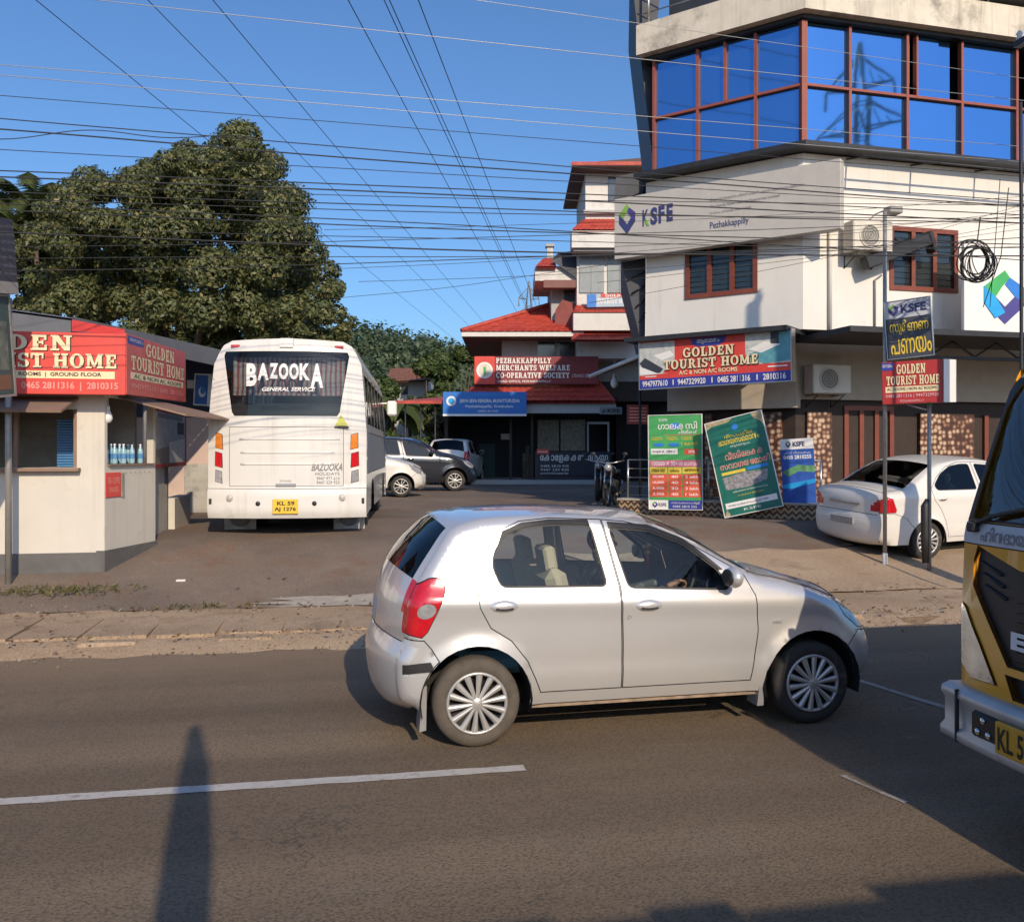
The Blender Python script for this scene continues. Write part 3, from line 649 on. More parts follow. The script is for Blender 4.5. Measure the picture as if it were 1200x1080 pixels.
def seat(root, x, y, z, mat, name='seat'):
    b = MB(); b.bbox(x, x + .5, y - .24, y + .24, z, z + .16, .05); M0 = b.M; b.M = Matrix.Translation((x + .04, y, z + .12)) @ Matrix.Rotation(R(-14), 4, 'Y'); b.bbox(-.09, .07, -.25, .25, 0, .62, .06); b.M = M0; o = b.build(name, mat, root, True)
    b = MB(); b.M = Matrix.Translation((x - .11, y, z + .70)) @ Matrix.Rotation(R(-10), 4, 'Y'); b.bbox(-.045, .045, -.14, .14, -.01, .17, .02); b.tube([(0, -.06, -.06), (0, -.06, .05)], .008, 6); b.tube([(0, .06, -.06), (0, .06, .05)], .008, 6); b.build('headrest', mat, root, True)
def handle(root, f, x, z, mat, w=.19):
    for s in (-1, 1):
        y = lambda xx, zz: s * (f(xx, zz))
        b = MB(); n = 16; vs = []
        for r_, o in ((1., .001), (.8, .012), (.5, .02)):
            for k in range(n): a = 2 * math.pi * k / n; xx = x + w / 2 * r_ * math.cos(a); zz = z + .042 * r_ * math.sin(a); vs.append((xx, y(xx, zz) + s * o, zz))
        fs = [(i * n + k, i * n + (k + 1) % n, (i + 1) * n + (k + 1) % n, (i + 1) * n + k) for i in range(2) for k in range(n)] + [tuple(range(2 * n, 3 * n))]
        b.add(vs, fs, True); h = b.build('door_handle', mat, root, True)
        b = MB(); pts = [(x + w * .62 * .5 * (t / 6 * 2 - 1), s * (f(x, z) + .024), z - .012 - .006 * math.sin(math.pi * t / 6)) for t in range(7)]; b.tube(pts, .006, 6); b.build('grip', m_seam, h, True)
def mirror(root, x, y, z, mat):
    for s in (-1, 1):
        b = MB(); b.ball((x, s * (y + .12), z + .05), .06, .10, .075, 14, 10); h = b.build('wing_mirror', mat, root, True)
        b = MB(); b.tube([(x + .02, s * (y - .02), z - .02), (x + .01, s * (y + .07), z + .01)], .022, 8); b.build('mirror_arm', m_black, h, True)
        b = MB(); b.ball((x - .045, s * (y + .12), z + .05), .02, .085, .06, 14, 8); b.build('mirror_glass', m_black, h, True)
def arcpts(xc, zc, r, a0, a1, n=8): return [(xc + r * math.sin(R(a0 + (a1 - a0) * k / n)), zc + r * math.cos(R(a0 + (a1 - a0) * k / n))) for k in range(n + 1)]
# ---- profiles
HR, HF = (.66, .31, .372), (3.12, .31, .372)
def hatch_strip(k, x, z, q):
    a = abs(q)
    pass
    if k == 'rear_window' and (a > .9): return 'tailgate'
    if k == 'windshield' and a > .9: return 'roof'
    if k == 'tailgate' and a > (.97 if z < .9 else .92) and .76 < z < 1.09: return 'tail_light'
    if k == 'tailgate' and a < .3 and .78 < z < .9: return 'plate_recess'
    if k == 'front_bumper' and a < .6 and .62 < z < .74: return 'grille'
    if k == 'front_bumper' and a < .7 and .34 < z < .5: return 'grille'
    if k == 'front_bumper' and a > .68 and .66 < z < .86: return 'head_light'
    return k
fw = [(1.735, 1.035), (1.632, 1.425), (1.92, 1.398), (2.16, 1.305), (2.40, 1.125), (2.47, 1.0)]
rw = [(.835, 1.065), (.785, 1.19), (.80, 1.28), (.88, 1.39), (1.02, 1.437), (1.2, 1.452), (1.485, 1.443), (1.565, 1.05)]
HATCH = dict(L=3.775, W=.845, zb=.255, tumble=.33, tr=.06, tf=.17, fil=(.10, .07, .20), wr=.297, wy=.835, belt=lambda x: 1.065 - .028 * x,
  sil=[(.25, .265, 'rear_bumper', .13), (.165, .31, 'rear_bumper', .14), (.135, .42, 'rear_bumper', .145), (.135, .58, 'rear_bumper', .15), (.185, .70, 'tailgate', .15), (.185, .80, 'tailgate', .15), (.21, .96, 'tailgate', .15),
       (.275, 1.10, 'rear_window', .16), (.385, 1.27, 'rear_window', .14), (.50, 1.43, 'roof', .09), (.62, 1.485, 'roof', .045), (.8, 1.515, 'roof', .03), (1.2, 1.525, 'roof', .03), (1.6, 1.508, 'roof', .035), (1.95, 1.445, 'windshield', .08), (2.3, 1.295, 'windshield', .1),
       (2.68, 1.09, 'bonnet', .07), (2.95, 1.025, 'bonnet', .06), (3.22, .945, 'bonnet', .06), (3.46, .845, 'front_bumper', .09), (3.62, .735, 'front_bumper', .11), (3.72, .6, 'front_bumper', .11), (3.765, .44, 'front_bumper', .1), (3.72, .29, 'front_bumper', .09), (3.6, .235, 'front_bumper', .08)],
  arch=[HR, HF], strip=hatch_strip)
def round_poly(pl, c=.035):
    o = []
    for i in range(len(pl)):
        a, p, q = Vector(pl[i - 1]), Vector(pl[i]), Vector(pl[(i + 1) % len(pl)]); d1, d2 = (a - p), (q - p); l1, l2 = min(c, d1.length * .4), min(c, d2.length * .4)
        s1, s2 = p + d1.normalized() * l1, p + d2.normalized() * l2
        for t in (0, .33, .67, 1): o.append(tuple(s1 * (1 - t) ** 2 + p * 2 * t * (1 - t) + s2 * t * t))
    return o
def polys(P_):
    return [('window', round_poly(P_['fw']), .010, False), ('window', round_poly(P_['rw']), .010, False), ('window_seal', shrink(round_poly(P_['fw']), -.013), .004, False), ('window_seal', shrink(round_poly(P_['rw']), -.013), .004, False)] + ([('rain_visor', P_['fv'], -.006, False), ('rain_visor', P_['rv'], -.006, False)] if 'fv' in P_ else []) + \
           ([('bumper_strip', P_['bs'], -.008, False)] if 'bs' in P_ else []) + ([('lamp_lens', P_['lens'], -.001, False)] if 'lens' in P_ else []) + [('front_door', P_['fd'], 0, True), ('rear_door', P_['rd'], 0, True), ('tail_light', P_['tl'], -.006, True), ('head_light', P_['hl'], -.003, True), ('rear_bumper', P_['rb'], 0, True), ('front_bumper', P_['fb'], 0, True)]
HP = dict(fw=fw, rw=rw,
  fv=[(1.625, 1.425), (1.92, 1.398), (2.16, 1.305), (2.40, 1.125), (2.445, 1.13), (2.19, 1.345), (1.93, 1.447), (1.62, 1.475)],
  rv=[(.80, 1.28), (.88, 1.39), (1.02, 1.437), (1.2, 1.452), (1.49, 1.443), (1.478, 1.49), (1.2, 1.497), (1.0, 1.478), (.86, 1.425)],
  fd=[(1.682, .335), (1.664, 1.04), (1.577, 1.492), (1.75, 1.475), (1.95, 1.428), (2.2, 1.33), (2.60, 1.105), (2.672, .95), (2.69, .7), (2.65, .335)],
  rd=[(1.68, .335), (1.662, 1.04), (1.575, 1.493), (1.2, 1.508), (.98, 1.49), (.82, 1.42), (.70, 1.28), (.655, 1.1), (.675, .93), (.75, .79), (.89, .70), (1.0, .56), (1.06, .43), (1.10, .335)],
  tl=[(.17, .765), (.295, .74), (.335, .78), (.385, .88), (.425, .97), (.455, 1.05), (.445, 1.11), (.40, 1.135), (.345, 1.13), (.25, 1.08), (.19, .95)], lens=[(.325 + .062 * math.cos(R(18 * k)) + .012 * math.sin(R(18 * k)), .918 + .052 * math.sin(R(18 * k))) for k in range(20)],
  hl=[(3.34, .905), (3.42, .862), (3.66, .69), (3.69, .64), (3.55, .665), (3.42, .76)],
  rb=[(.2, .25), (.1, .36), (.07, .6), (.14, .735), (.31, .728)] + [(.36, .67)] + arcpts(.66, .31, .373, -42, -97, 8) + [(.3, .25)],
  fb=[(3.55, .655), (3.72, .62), (3.8, .4), (3.74, .25), (3.55, .22)] + arcpts(3.12, .31, .373, 96, 52, 8) + [(3.45, .575)],
  bs=[(.17, .565), (.35, .585), (.365, .555), (.35, .525), (.17, .505)])
HATCH['regions'] = polys(HP)
def mset(body, glass, **k):
    d = dict(body=body, seam=m_seam, window=glass, rear_window=m_glass_d, windshield=glass, tail_light=m_red, head_light=m_clear, lamp_lens=m_clear, rain_visor=m_black, window_seal=m_black, bumper_strip=m_black, grille=m_black, plate_recess=m_plate_w); d.update(k); return d
# ---- silver hatchback crossing in the far lane
t = thing('hatchback_car', 'silver five-door hatchback driving along the road in front of the forecourt', 'car', (.22, 6.86, 0), R(1.9))
fs_ = make_car(t, HATCH, mset(m_silver, m_glass), .034, (m_rubber_d, m_rubber))
handle(t, fs_, .84, .935, m_silver); handle(t, fs_, 1.86, .905, m_silver)
mirror(t, 2.46, .80, 1.04, m_silver)
for s in (-1, 1):
    b = MB(); b.box(1.05, 2.72, s * .735, s * .75, .222, .262); b.build('sill', m_rust, t, True)
    b = MB(); b.prism([(.28, .12), (.30, .42), (.33, .42), (.325, .13)], 'y', s * .62, s * .80); b.build('mud_flap', m_grey_p, t, True)
    b = MB(); b.prism([(2.70, .15), (2.73, .36), (2.76, .36), (2.75, .15)], 'y', s * .64, s * .80); b.build('mud_flap', m_grey_p, t, True)
    b = MB(); b.box(2.80, 2.87, s * (fs_(2.83, .76) - .004), s * (fs_(2.83, .76) + .006), .745, .765); b.build('side_repeater', m_clear, t, True)
b = MB(); b.lathe([(.012, -.004), (.012, .004), (.001, .006)], 12, 'y', (1.72, -fs_(1.72, .83) - .002, .83)); b.build('door_lock', m_black, t, True)
for y in (-.36, .36): seat(t, 1.38, y, .42, m_cream)
b = MB(); b.bbox(.62, 1.1, -.6, .6, .42, .58, .05); b.M = Matrix.Translation((.62, 0, .55)) @ Matrix.Rotation(R(-16), 4, 'Y'); b.bbox(-.08, .08, -.6, .6, 0, .52, .05); b.build('rear_seat', m_bluefab, t, True)
for y in (-.34, .34): b = MB(); b.bbox(.50, .60, y - .14, y + .14, 1.08, 1.27, .035); b.build('rear_headrest', m_bluefab, t, True)
b = MB(); b.bbox(.36, .66, -.6, .6, .9, .94, .01); b.build('parcel_shelf', m_bluefab, t, True)
b = MB(); b.prism([(2.42, .5), (2.42, .86), (2.52, .955), (2.9, .985), (2.9, .5)], 'y', -.66, .66); b.bbox(2.38, 2.5, -.52, -.22, .9, 1.0, .03); b.build('dashboard', m_dash, t, True)
b = MB(); b.box(.8, 1.62, .76, .775, .4, 1.03); b.build('door_trim', m_bluefab, t, True); b = MB(); b.box(1.66, 2.5, .76, .775, .4, 1.0); b.build('door_trim', m_trim, t, True)
b = MB(); c = Vector((2.30, -.36, .965)); ax = Vector((-.9, 0, .42)); b.tube(ring(c, .185, ax, 28), .017, 8, False); a = ax.normalized().orthogonal()
for k in (0, 1, 2): p = ring(c, .18, ax, 3)[k]; b.tube([c, p], .014, 6)
b.ball(c, .045, .05, .05, 12, 8); b.tube([c, c + Vector((.2, 0, -.09))], .03, 8); b.build('steering_wheel', m_black, t, True)
b = MB(); b.bbox(2.20, 2.23, -.10, .10, 1.33, 1.39, .01); b.tube([(2.24, 0, 1.36), (2.3, 0, 1.33)], .01, 6); rv = b.build('rear_view_mirror', m_black, t, True)
o = thing('hanging_ornament', 'gold and red ornament hanging from the mirror inside the silver hatchback', 'ornament', W(*(0, 0)), mtx=Matrix.Translation(t.matrix_world @ Vector((2.17, -.02, 1.19))))
b = MB(); b.tube([(0, 0, .16), (0, 0, .06)], .002, 5); b.build('string', m_ink, o, True)
b = MB(); b.ball((0, 0, .03), .026, .026, .035); b.ball((0, 0, -.02), .02, .02, .025); b.build('charm', M('gold', (.7, .42, .1), .35, .6), o, True)
b = MB(); b.tube([(0, 0, -.04), (0, 0, -.12)], [.012, .016], 8); b.build('tassel', M('red_thread', (.45, .04, .05), .8), o, True)
# driver: only a patterned sleeve and one hand show between the pillar and the wheel
m_skin = M('skin', (.33, .16, .09), .55, var=.06); m_shirt = M('printed_shirt', (.05, .055, .05), .85, var=.1, dirt=(.3, .28, .22), dscale=22, dthr=.5)
pm = t.matrix_world @ Matrix.Translation((1.62, -.36, .56))
pe = thing('person', 'driver in a dark printed shirt holding the steering wheel of the silver hatchback', 'person', mtx=pm)
def skin_mesh(name, verts, edges, rad, mat, parent, sub=2):
    me = bpy.data.meshes.new(name); me.from_pydata(verts, edges, []); o = bpy.data.objects.new(name, me); tmp.collection.objects.link(o)
    o.modifiers.new('s', 'SKIN'); sv = me.skin_vertices[0].data
    for i, r in enumerate(rad): sv[i].radius = (r, r) if not isinstance(r, tuple) else r
    sv[0].use_root = True; m = o.modifiers.new('u', 'SUBSURF'); m.levels = sub; dg = tmp_dg(); m2 = bpy.data.meshes.new_from_object(o.evaluated_get(dg)); bpy.data.objects.remove(o)
    m2.polygons.foreach_set('use_smooth', [True] * len(m2.polygons)); return link(name, m2, mat, parent, True)
skin_mesh('body', [(0, 0, .05), (0, 0, .22), (.01, 0, .42), (.03, 0, .52), (.05, 0, .58), (.06, 0, .66), (.07, 0, .76), (.02, -.19, .49), (.2, -.24, .30), (.52, -.10, .40), (.02, .19, .49), (.2, .24, .30), (.54, .1, .42), (.34, -.12, .03), (.36, .12, .03), (.62, -.12, -.16), (.64, .12, -.16)],
          [(0, 1), (1, 2), (2, 3), (3, 4), (4, 5), (5, 6), (3, 7), (7, 8), (8, 9), (3, 10), (10, 11), (11, 12), (0, 13), (0, 14), (13, 15), (14, 16)], [.15, .145, .15, .11, .055, .08, .085, .075, .055, .034, .075, .055, .034, .08, .08, .06, .06], m_shirt, pe)
b = MB(); b.ball((.07, 0, .73), .095, .075, .12, 16, 12); b.ball((.165, 0, .725), .018, .014, .02); hd = b.build('head', m_skin, pe, True)
b = MB(); b.ball((.045, 0, .765), .098, .08, .10, 16, 12); b.build('hair', m_ink, pe, True)
hv = [(.53, -.10, .41), (.59, -.09, .435), (.62, -.08, .445)]; he = [(0, 1), (1, 2)]; hr_ = [.026, (.03, .018), (.028, .016)]
for k in range(4):
    oy = -.03 + .02 * k; i = len(hv); hv += [(.635, -.085 + oy, .455 - .006 * k), (.672, -.082 + oy, .448 - .008 * k), (.682, -.08 + oy, .415 - .008 * k), (.655, -.078 + oy, .398 - .006 * k)]; he += [(2, i), (i, i + 1), (i + 1, i + 2), (i + 2, i + 3)]; hr_ += [.011, .010, .009, .008]
i = len(hv); hv += [(.60, -.055, .425), (.635, -.05, .405)]; he += [(1, i), (i, i + 1)]; hr_ += [.012, .010]
skin_mesh('hand', hv, he, hr_, m_skin, pe, 1)
# ---- sedan
def sedan_strip(k, x, z, q):
    a = abs(q)
    if k in ('rear_window', 'windshield') and a > .9: return 'roof'
    if k == 'tailgate' and a > .74 + (z - .76) * .9 and .76 < z < .97: return 'tail_light'
    if k == 'rear_bumper' and a < .32 and .5 < z < .66: return 'plate_recess'
    if k == 'front_bumper' and a < .6 and .34 < z < .74: return 'grille'
    return k
SR, SF = (.86, .295, .352), (3.41, .295, .352)
SP = dict(fw=[(1.98, 1.045), (1.90, 1.43), (2.2, 1.40), (2.5, 1.29), (2.78, 1.12), (2.86, 1.01)], rw=[(1.06, 1.075), (1.02, 1.14), (1.18, 1.30), (1.4, 1.41), (1.62, 1.435), (1.78, 1.43), (1.83, 1.06)],
  fd=[(1.93, .33), (1.915, 1.05), (1.84, 1.475), (2.2, 1.44), (2.5, 1.34), (2.93, 1.10), (2.99, .9), (2.98, .33)], rd=[(1.92, .33), (1.905, 1.05), (1.83, 1.475), (1.55, 1.47), (1.3, 1.41), (1.08, 1.26), (.93, 1.09), (.96, .93), (1.1, .78), (1.22, .55), (1.30, .33)],
  tl=[(.0, .75), (.26, .755), (.275, .80), (.20, .97), (.12, 1.0), (.02, .93)], hl=[(3.74, .93), (3.85, .88), (4.12, .73), (4.15, .66), (3.98, .68), (3.82, .78)],
  rb=[(.13, .25), (0, .36), (-.03, .58), (.03, .745), (.26, .742), (.46, .66)] + arcpts(.86, .295, .353, -52, -97, 8) + [(.45, .25)], fb=[(3.98, .675), (4.18, .65), (4.3, .42), (4.22, .25), (3.9, .22)] + arcpts(3.41, .295, .353, 96, 55, 8) + [(3.85, .6)])
SEDAN = dict(L=4.27, W=.845, zb=.25, tumble=.36, tr=.07, tf=.17, fil=(.09, .06, .15), wr=.297, wy=.835, belt=lambda x: 1.075 - .02 * x, arch=[SR, SF], strip=sedan_strip, regions=polys(SP),
  sil=[(.16, .26, 'rear_bumper', .05), (.06, .31, 'rear_bumper', .06), (.02, .44, 'rear_bumper', .065), (.015, .6, 'rear_bumper', .07), (.04, .715, 'tailgate', .06), (.05, .82, 'tailgate', .07), (.06, .95, 'tailgate', .07), (.13, 1.045, 'boot_lid', .06), (.5, 1.095, 'rear_window', .05),
       (.8, 1.26, 'rear_window', .06), (1.14, 1.425, 'roof', .045), (1.45, 1.485, 'roof', .03), (1.8, 1.505, 'roof', .03), (2.15, 1.48, 'roof', .03), (2.45, 1.41, 'windshield', .07), (2.8, 1.25, 'windshield', .09), (3.1, 1.085, 'bonnet', .07), (3.45, 1.01, 'bonnet', .06), (3.75, .925, 'bonnet', .06), (3.96, .83, 'front_bumper', .09), (4.12, .72, 'front_bumper', .1), (4.22, .58, 'front_bumper', .1), (4.265, .43, 'front_bumper', .1), (4.2, .29, 'front_bumper', .08), (4.1, .235, 'front_bumper', .07)])
def car_at(name, label, cat, px, py_, D, az, group=None, dz=0):
    p = W((px - 600) / FPX * D, D); return thing(name, label, cat, (p.x, p.y, gz(p.y) + dz), R(90 - az) - YAW, group)
# parked white sedan, three-quarter rear view; placed by its rear right wheel
AZ = 70.; hd_ = Vector((math.sin(R(AZ)), math.cos(R(AZ)))); rt = Vector((math.cos(R(AZ)), -math.sin(R(AZ)))); wc = Vector(((1087 - 600) / FPX * 14.1, 14.1)); o2 = wc - hd_ * .86 - rt * .84
pw = W(o2.x, o2.y); ang = R(90 - AZ) - YAW
zr = gz(W(*(wc)).y); m_ = Matrix.Translation((pw.x, pw.y, zr + .015)) @ Matrix.Rotation(ang, 4, 'Z') @ Matrix.Rotation(R(-1.6), 4, 'Y') @ Matrix.Rotation(R(3.2), 4, 'X')
t = thing('sedan_car', 'white sedan parked behind the two sign poles', 'car', mtx=m_)
f2_ = make_car(t, SEDAN, mset(m_white_p, m_glass_d, window=m_glass_d, windshield=m_glass_d), .05)
handle(t, f2_, 1.12, .94, m_white_p); handle(t, f2_, 2.1, .92, m_white_p); mirror(t, 2.85, .80, 1.05, m_white_p)
for y in (-.36, .36): seat(t, 1.7, y, .4, m_greyfab)
b = MB(); b.bbox(-.07, -.045, -.26, .26, .53, .64, .008); b.build('number_plate', M('plate_grey', (.34, .33, .31), .5, var=.3, scale=30), t, True)
b = MB(); b.bbox(-.04, -.005, -.34, .34, .84, .875, .01); b.build('boot_trim', m_chrome, t, True)
# three cars further back in the yard
def far_car(name, label, px, D, az, body, glass, style, zs=1., anchor=3.12, grp='cars parked in the yard behind the bus', ls=1.0):
    hd = Vector((math.sin(R(az)), math.cos(R(az)))); r_ = Vector((math.cos(R(az)), -math.sin(R(az)))); wc = Vector(((px - 600) / FPX * D, D)); o = wc - hd * anchor * ls - r_ * .84; pw = W(o.x, o.y)
    t = thing(name, label, 'car', mtx=Matrix.Translation((pw.x, pw.y, .725)) @ Matrix.Rotation(R(90 - az) - YAW, 4, 'Z') @ Matrix.Diagonal((ls, 1, zs, 1)), group=grp)
    f = make_car(t, HATCH, mset(body, glass, windshield=glass, rain_visor=body), .09, None, style); mirror(t, 2.46, .80, 1.05, body); handle(t, f, .84, .935, body); handle(t, f, 1.86, .905, body)
    for y in (-.36, .36): seat(t, 1.38, y, .42, m_greyfab)
    return t
far_car('hatchback_car', 'white hatchback with its nose showing past the right side of the bus', 470, 25.5, 82, m_white_p, m_glass_d, 'alloy', 1.0)
far_car('hatchback_car', 'dark navy hatchback parked behind the white hatchback, facing right', 533, 29.5, 80, m_dark_p, m_glass_d, 'alloy', 1.12, ls=1.12)
far_car('wagon_car', 'pale wagon parked deep in the yard beyond the dark hatchback', 552, 35.2, 8, m_white_p, m_glass_d, 'alloy', 1.14, anchor=.66, ls=1.05)
# ------------------------------------------------------------------ bus: local x forward from the rear face, y left, z up
m_bus = M('bus_white', (.72, .695, .65), .38, coat=.5, var=.05, scale=1.5, dirt=(.5, .45, .38), dscale=1.8, dthr=.6, streak=(.5, .46, .4))
m_bus_g = M('bus_grey', (.3, .31, .33), .5, var=.1)
m_yel = M('plate_yellow', (.75, .5, .04), .5, var=.06); m_wtext = M('sticker_white', (.8, .79, .77), .5, var=.03); m_gtext = M('sticker_grey', (.2, .2, .21), .5)
def curt_mat():
    m = bpy.data.materials.new('striped_curtain'); m.use_nodes = True; nt = m.node_tree; N = nt.nodes; L = nt.links; b = N['Principled BSDF']; b.inputs['Roughness'].default_value = .9
    tc = N.new('ShaderNodeTexCoord'); w = N.new('ShaderNodeTexWave'); w.bands_direction = 'Y'; w.inputs['Scale'].default_value = 4.2; w.inputs['Distortion'].default_value = 1.2; w.inputs['Detail'].default_value = 1
    r = N.new('ShaderNodeValToRGB'); r.color_ramp.elements[0].color = (.62, .56, .53, 1); r.color_ramp.elements[1].color = (.5, .14, .15, 1); r.color_ramp.elements[0].position = .45; r.color_ramp.elements[1].position = .75
    L.new(tc.outputs['Object'], w.inputs['Vector']); L.new(w.outputs[1], r.inputs[0]); L.new(r.outputs[0], b.inputs['Base Color']); return m
BD = 14.0; BAZ = -5.3; bc = W((335 - 600) / FPX * BD, BD)
bus = thing('bus', 'white passenger bus parked with its rear towards the road', 'bus', (bc.x, bc.y, gz(bc.y) + .01), R(90 - BAZ) - YAW)
BL, BW, BH = 6.9, 1.2, 3.0
def bw(z): return BW - (.0 if z < 1.3 else .13 * ((z - 1.3) / 1.7) ** 1.8)      # half width at a height
def roofz(y): return 3.0 - .05 * (y / 1.0) ** 2 - (.30 * max(0, (abs(y) - .84) / .26) ** 2.4)
hl_ = [(-1.2, .33), (-1.2, .7), (-1.2, 1.3)] + [(-bw(z), z) for z in (1.6, 1.9, 2.2, 2.45, 2.62)] + [(y, min(2.99, roofz(y))) for y in (-1.075, -1.04, -.97, -.84)] + [(-.4, 2.985), (0, 3.0)]
rear_out = hl_ + [(-y, z) for y, z in hl_[::-1][1:]]
def rear_x(y, z, rc=0):
    e = abs(y) / max(.2, bw(z)); x = .16 * e ** 2.6 + .05 * (y / 1.2) ** 2
    if z > 1.7: x += .09 * ((z - 1.7) / 1.3) ** 1.5
    if z > 2.8: x += 1.2 * (z - 2.8) ** 2
    if z < .78: x -= .05 * min(1, (.78 - z) / .04)
    if z < .42: x += .05 * ((.42 - z) / .09)
    return (x + rc, y, z)
def mir(pl): return [(-y, z) for y, z in pl[::-1]]
win = [(-.76, 1.84), (-.80, 1.90), (-.935, 2.74), (-.91, 2.80), (.93, 2.80), (.955, 2.74), (.82, 1.90), (.78, 1.84)]    # y to the left is positive; seen from behind +y is image-left
lamp = lambda s, z0, z1, o0, o1: [(s * o0, z0), (s * (o1 + .005), z0 + .03), (s * o1, z1), (s * (o0 + .01), z1 - .03)]
regs = [('rear_window', win, .02, False)]
for s in (-1, 1): regs += [('lamp_amber', lamp(s, 1.34, 1.60, .955, 1.075), -.012, True), ('lamp_red', lamp(s, 1.07, 1.32, .96, 1.085), -.012, True), ('lamp_clear', lamp(s, .84, 1.05, .965, 1.08), -.004, True)]
regs += [('engine_cover', [(-.86, .80), (-.86, 1.68), (.86, 1.68), (.86, .80)], 0, True), ('bumper', [(-1.25, .3), (-1.25, .77), (1.25, .77), (1.25, .3)], 0, True), ('roof_pod', [(-.10, 2.86), (-.1, 3.02), (.1, 3.02), (.1, 2.86)], -.03, False)]
bm_ = {'rear_window': m_glass_b, 'lamp_amber': m_amber, 'lamp_red': m_red, 'lamp_clear': m_clear, 'seam': m_seam}
for k, (vs, fs) in panels(rear_out, regs, lambda a, c, rc: rear_x(a, c, rc), .06).items():
    me = bpy.data.meshes.new(k); me.from_pydata(vs, [], fs); me.polygons.foreach_set('use_smooth', [True] * len(fs)); me.update()
    if me.polygons[0].normal.x > 0: me.flip_normals()
    if k.startswith('lamp'):                              # one lamp each side
        for s in (-1, 1):
            keep = [f for f in fs if vs[f[0]][1] * s > 0]; ids = sorted({i for f in keep for i in f}); mp = {i: n for n, i in enumerate(ids)}; m2 = bpy.data.meshes.new(k); m2.from_pydata([vs[i] for i in ids], [], [tuple(mp[i] for i in f) for f in keep]); m2.update(); link('tail_lamp', m2, bm_[k], bus, True)
        continue
    link({'body': 'rear_panel', 'seam': 'panel_gap'}.get(k, k), me, bm_.get(k, m_bus), bus, True)
# sides with windows, and roof
def side_y(x, z, rc=0): return bw(z) - rc
sx0 = .23; side_out = [(sx0 + .0, .36), (sx0, 1.3), (sx0 + .03, 1.9), (sx0 + .09, 2.62), (BL, 2.62), (BL, .36)] + arcpts(5.7, .40, .47, 90, -90, 14) + arcpts(1.85, .40, .47, 90, -90, 14)
sregs = []
for i in range(6): a = .62 + i * 1.0; sregs.append(('window', [(a, 1.74), (a, 2.5), (a + .9, 2.5), (a + .9, 1.74)], .02, False))
sregs += [('waist_panel', [(.45, .98), (.45, 1.62), (BL - .25, 1.62), (BL - .25, .98)], .006, True)]
for s in (-1, 1):
    for k, (vs, fs) in panels(side_out, sregs, lambda a, c, rc: (a, s * side_y(a, c, rc), c), .25, mirror=None).items():
        if k == 'window':
            for i in range(6):
                a = .62 + i; keep = [f for f in fs if a - .01 < sum(vs[j][0] for j in f) / 3 < a + .91]; ids = sorted({j for f in keep for j in f}); mp = {j: n for n, j in enumerate(ids)}; m2 = bpy.data.meshes.new(k); m2.from_pydata([vs[j] for j in ids], [], [tuple(mp[j] for j in f) for f in keep]); m2.update(); w_ = link('window', m2, m_glass_b, bus, True)
                b = MB(); b.box(a + .44, a + .47, s * (bw(2.1) - .01), s * (bw(2.1) + .004), 1.74, 2.5); b.build('window_bar', m_black, w_, True)
            continue
        me = bpy.data.meshes.new(k); me.from_pydata(vs, [], fs); me.polygons.foreach_set('use_smooth', [True] * len(fs)); me.update(); link({'body': 'side_panel', 'seam': 'panel_gap'}.get(k, k), me, {'waist_panel': m_bus_g, 'seam': m_seam}.get(k, m_bus), bus, True)
b = MB(); ys = [-bw(2.62), -1.075, -1.04, -.97, -.84, -.4, 0, .4, .84, .97, 1.04, 1.075, bw(2.62)]; zr_ = [2.62] + [min(2.99, roofz(y)) if abs(y) > .5 else 2.985 for y in ys[1:-1]] + [2.62]
xs = [None, 1.0, 3, 5, BL - .35, BL]; vs = []
for x in xs:
    for y, z in zip(ys, zr_): vs.append((rear_x(y, z)[0] if x is None else x, y, z - (.12 if x == BL else 0)))
n = len(ys); b.add(vs, [(i * n + j, i * n + j + 1, (i + 1) * n + j + 1, (i + 1) * n + j) for i in range(len(xs) - 1) for j in range(n - 1)], True); b.build('roof', m_bus, bus, True)
b = MB(); b.prism([(-1.2, .36), (-1.2, 1.3), (-1.11, 2.62), (-.95, 2.85), (0, 2.9), (.95, 2.85), (1.11, 2.62), (1.2, 1.3), (1.2, .36)], 'x', BL - .02, BL + .1); b.build('front_panel', m_bus, bus, True)
b = MB(); b.box(.25, BL - .1, -1.1, 1.1, .36, .44); b.box(.3, BL - .3, -1.0, 1.0, .9, .95); b.box(1.2, 1.25, -1.0, 1.0, .95, 1.6); b.build('floor', m_under, bus, True)
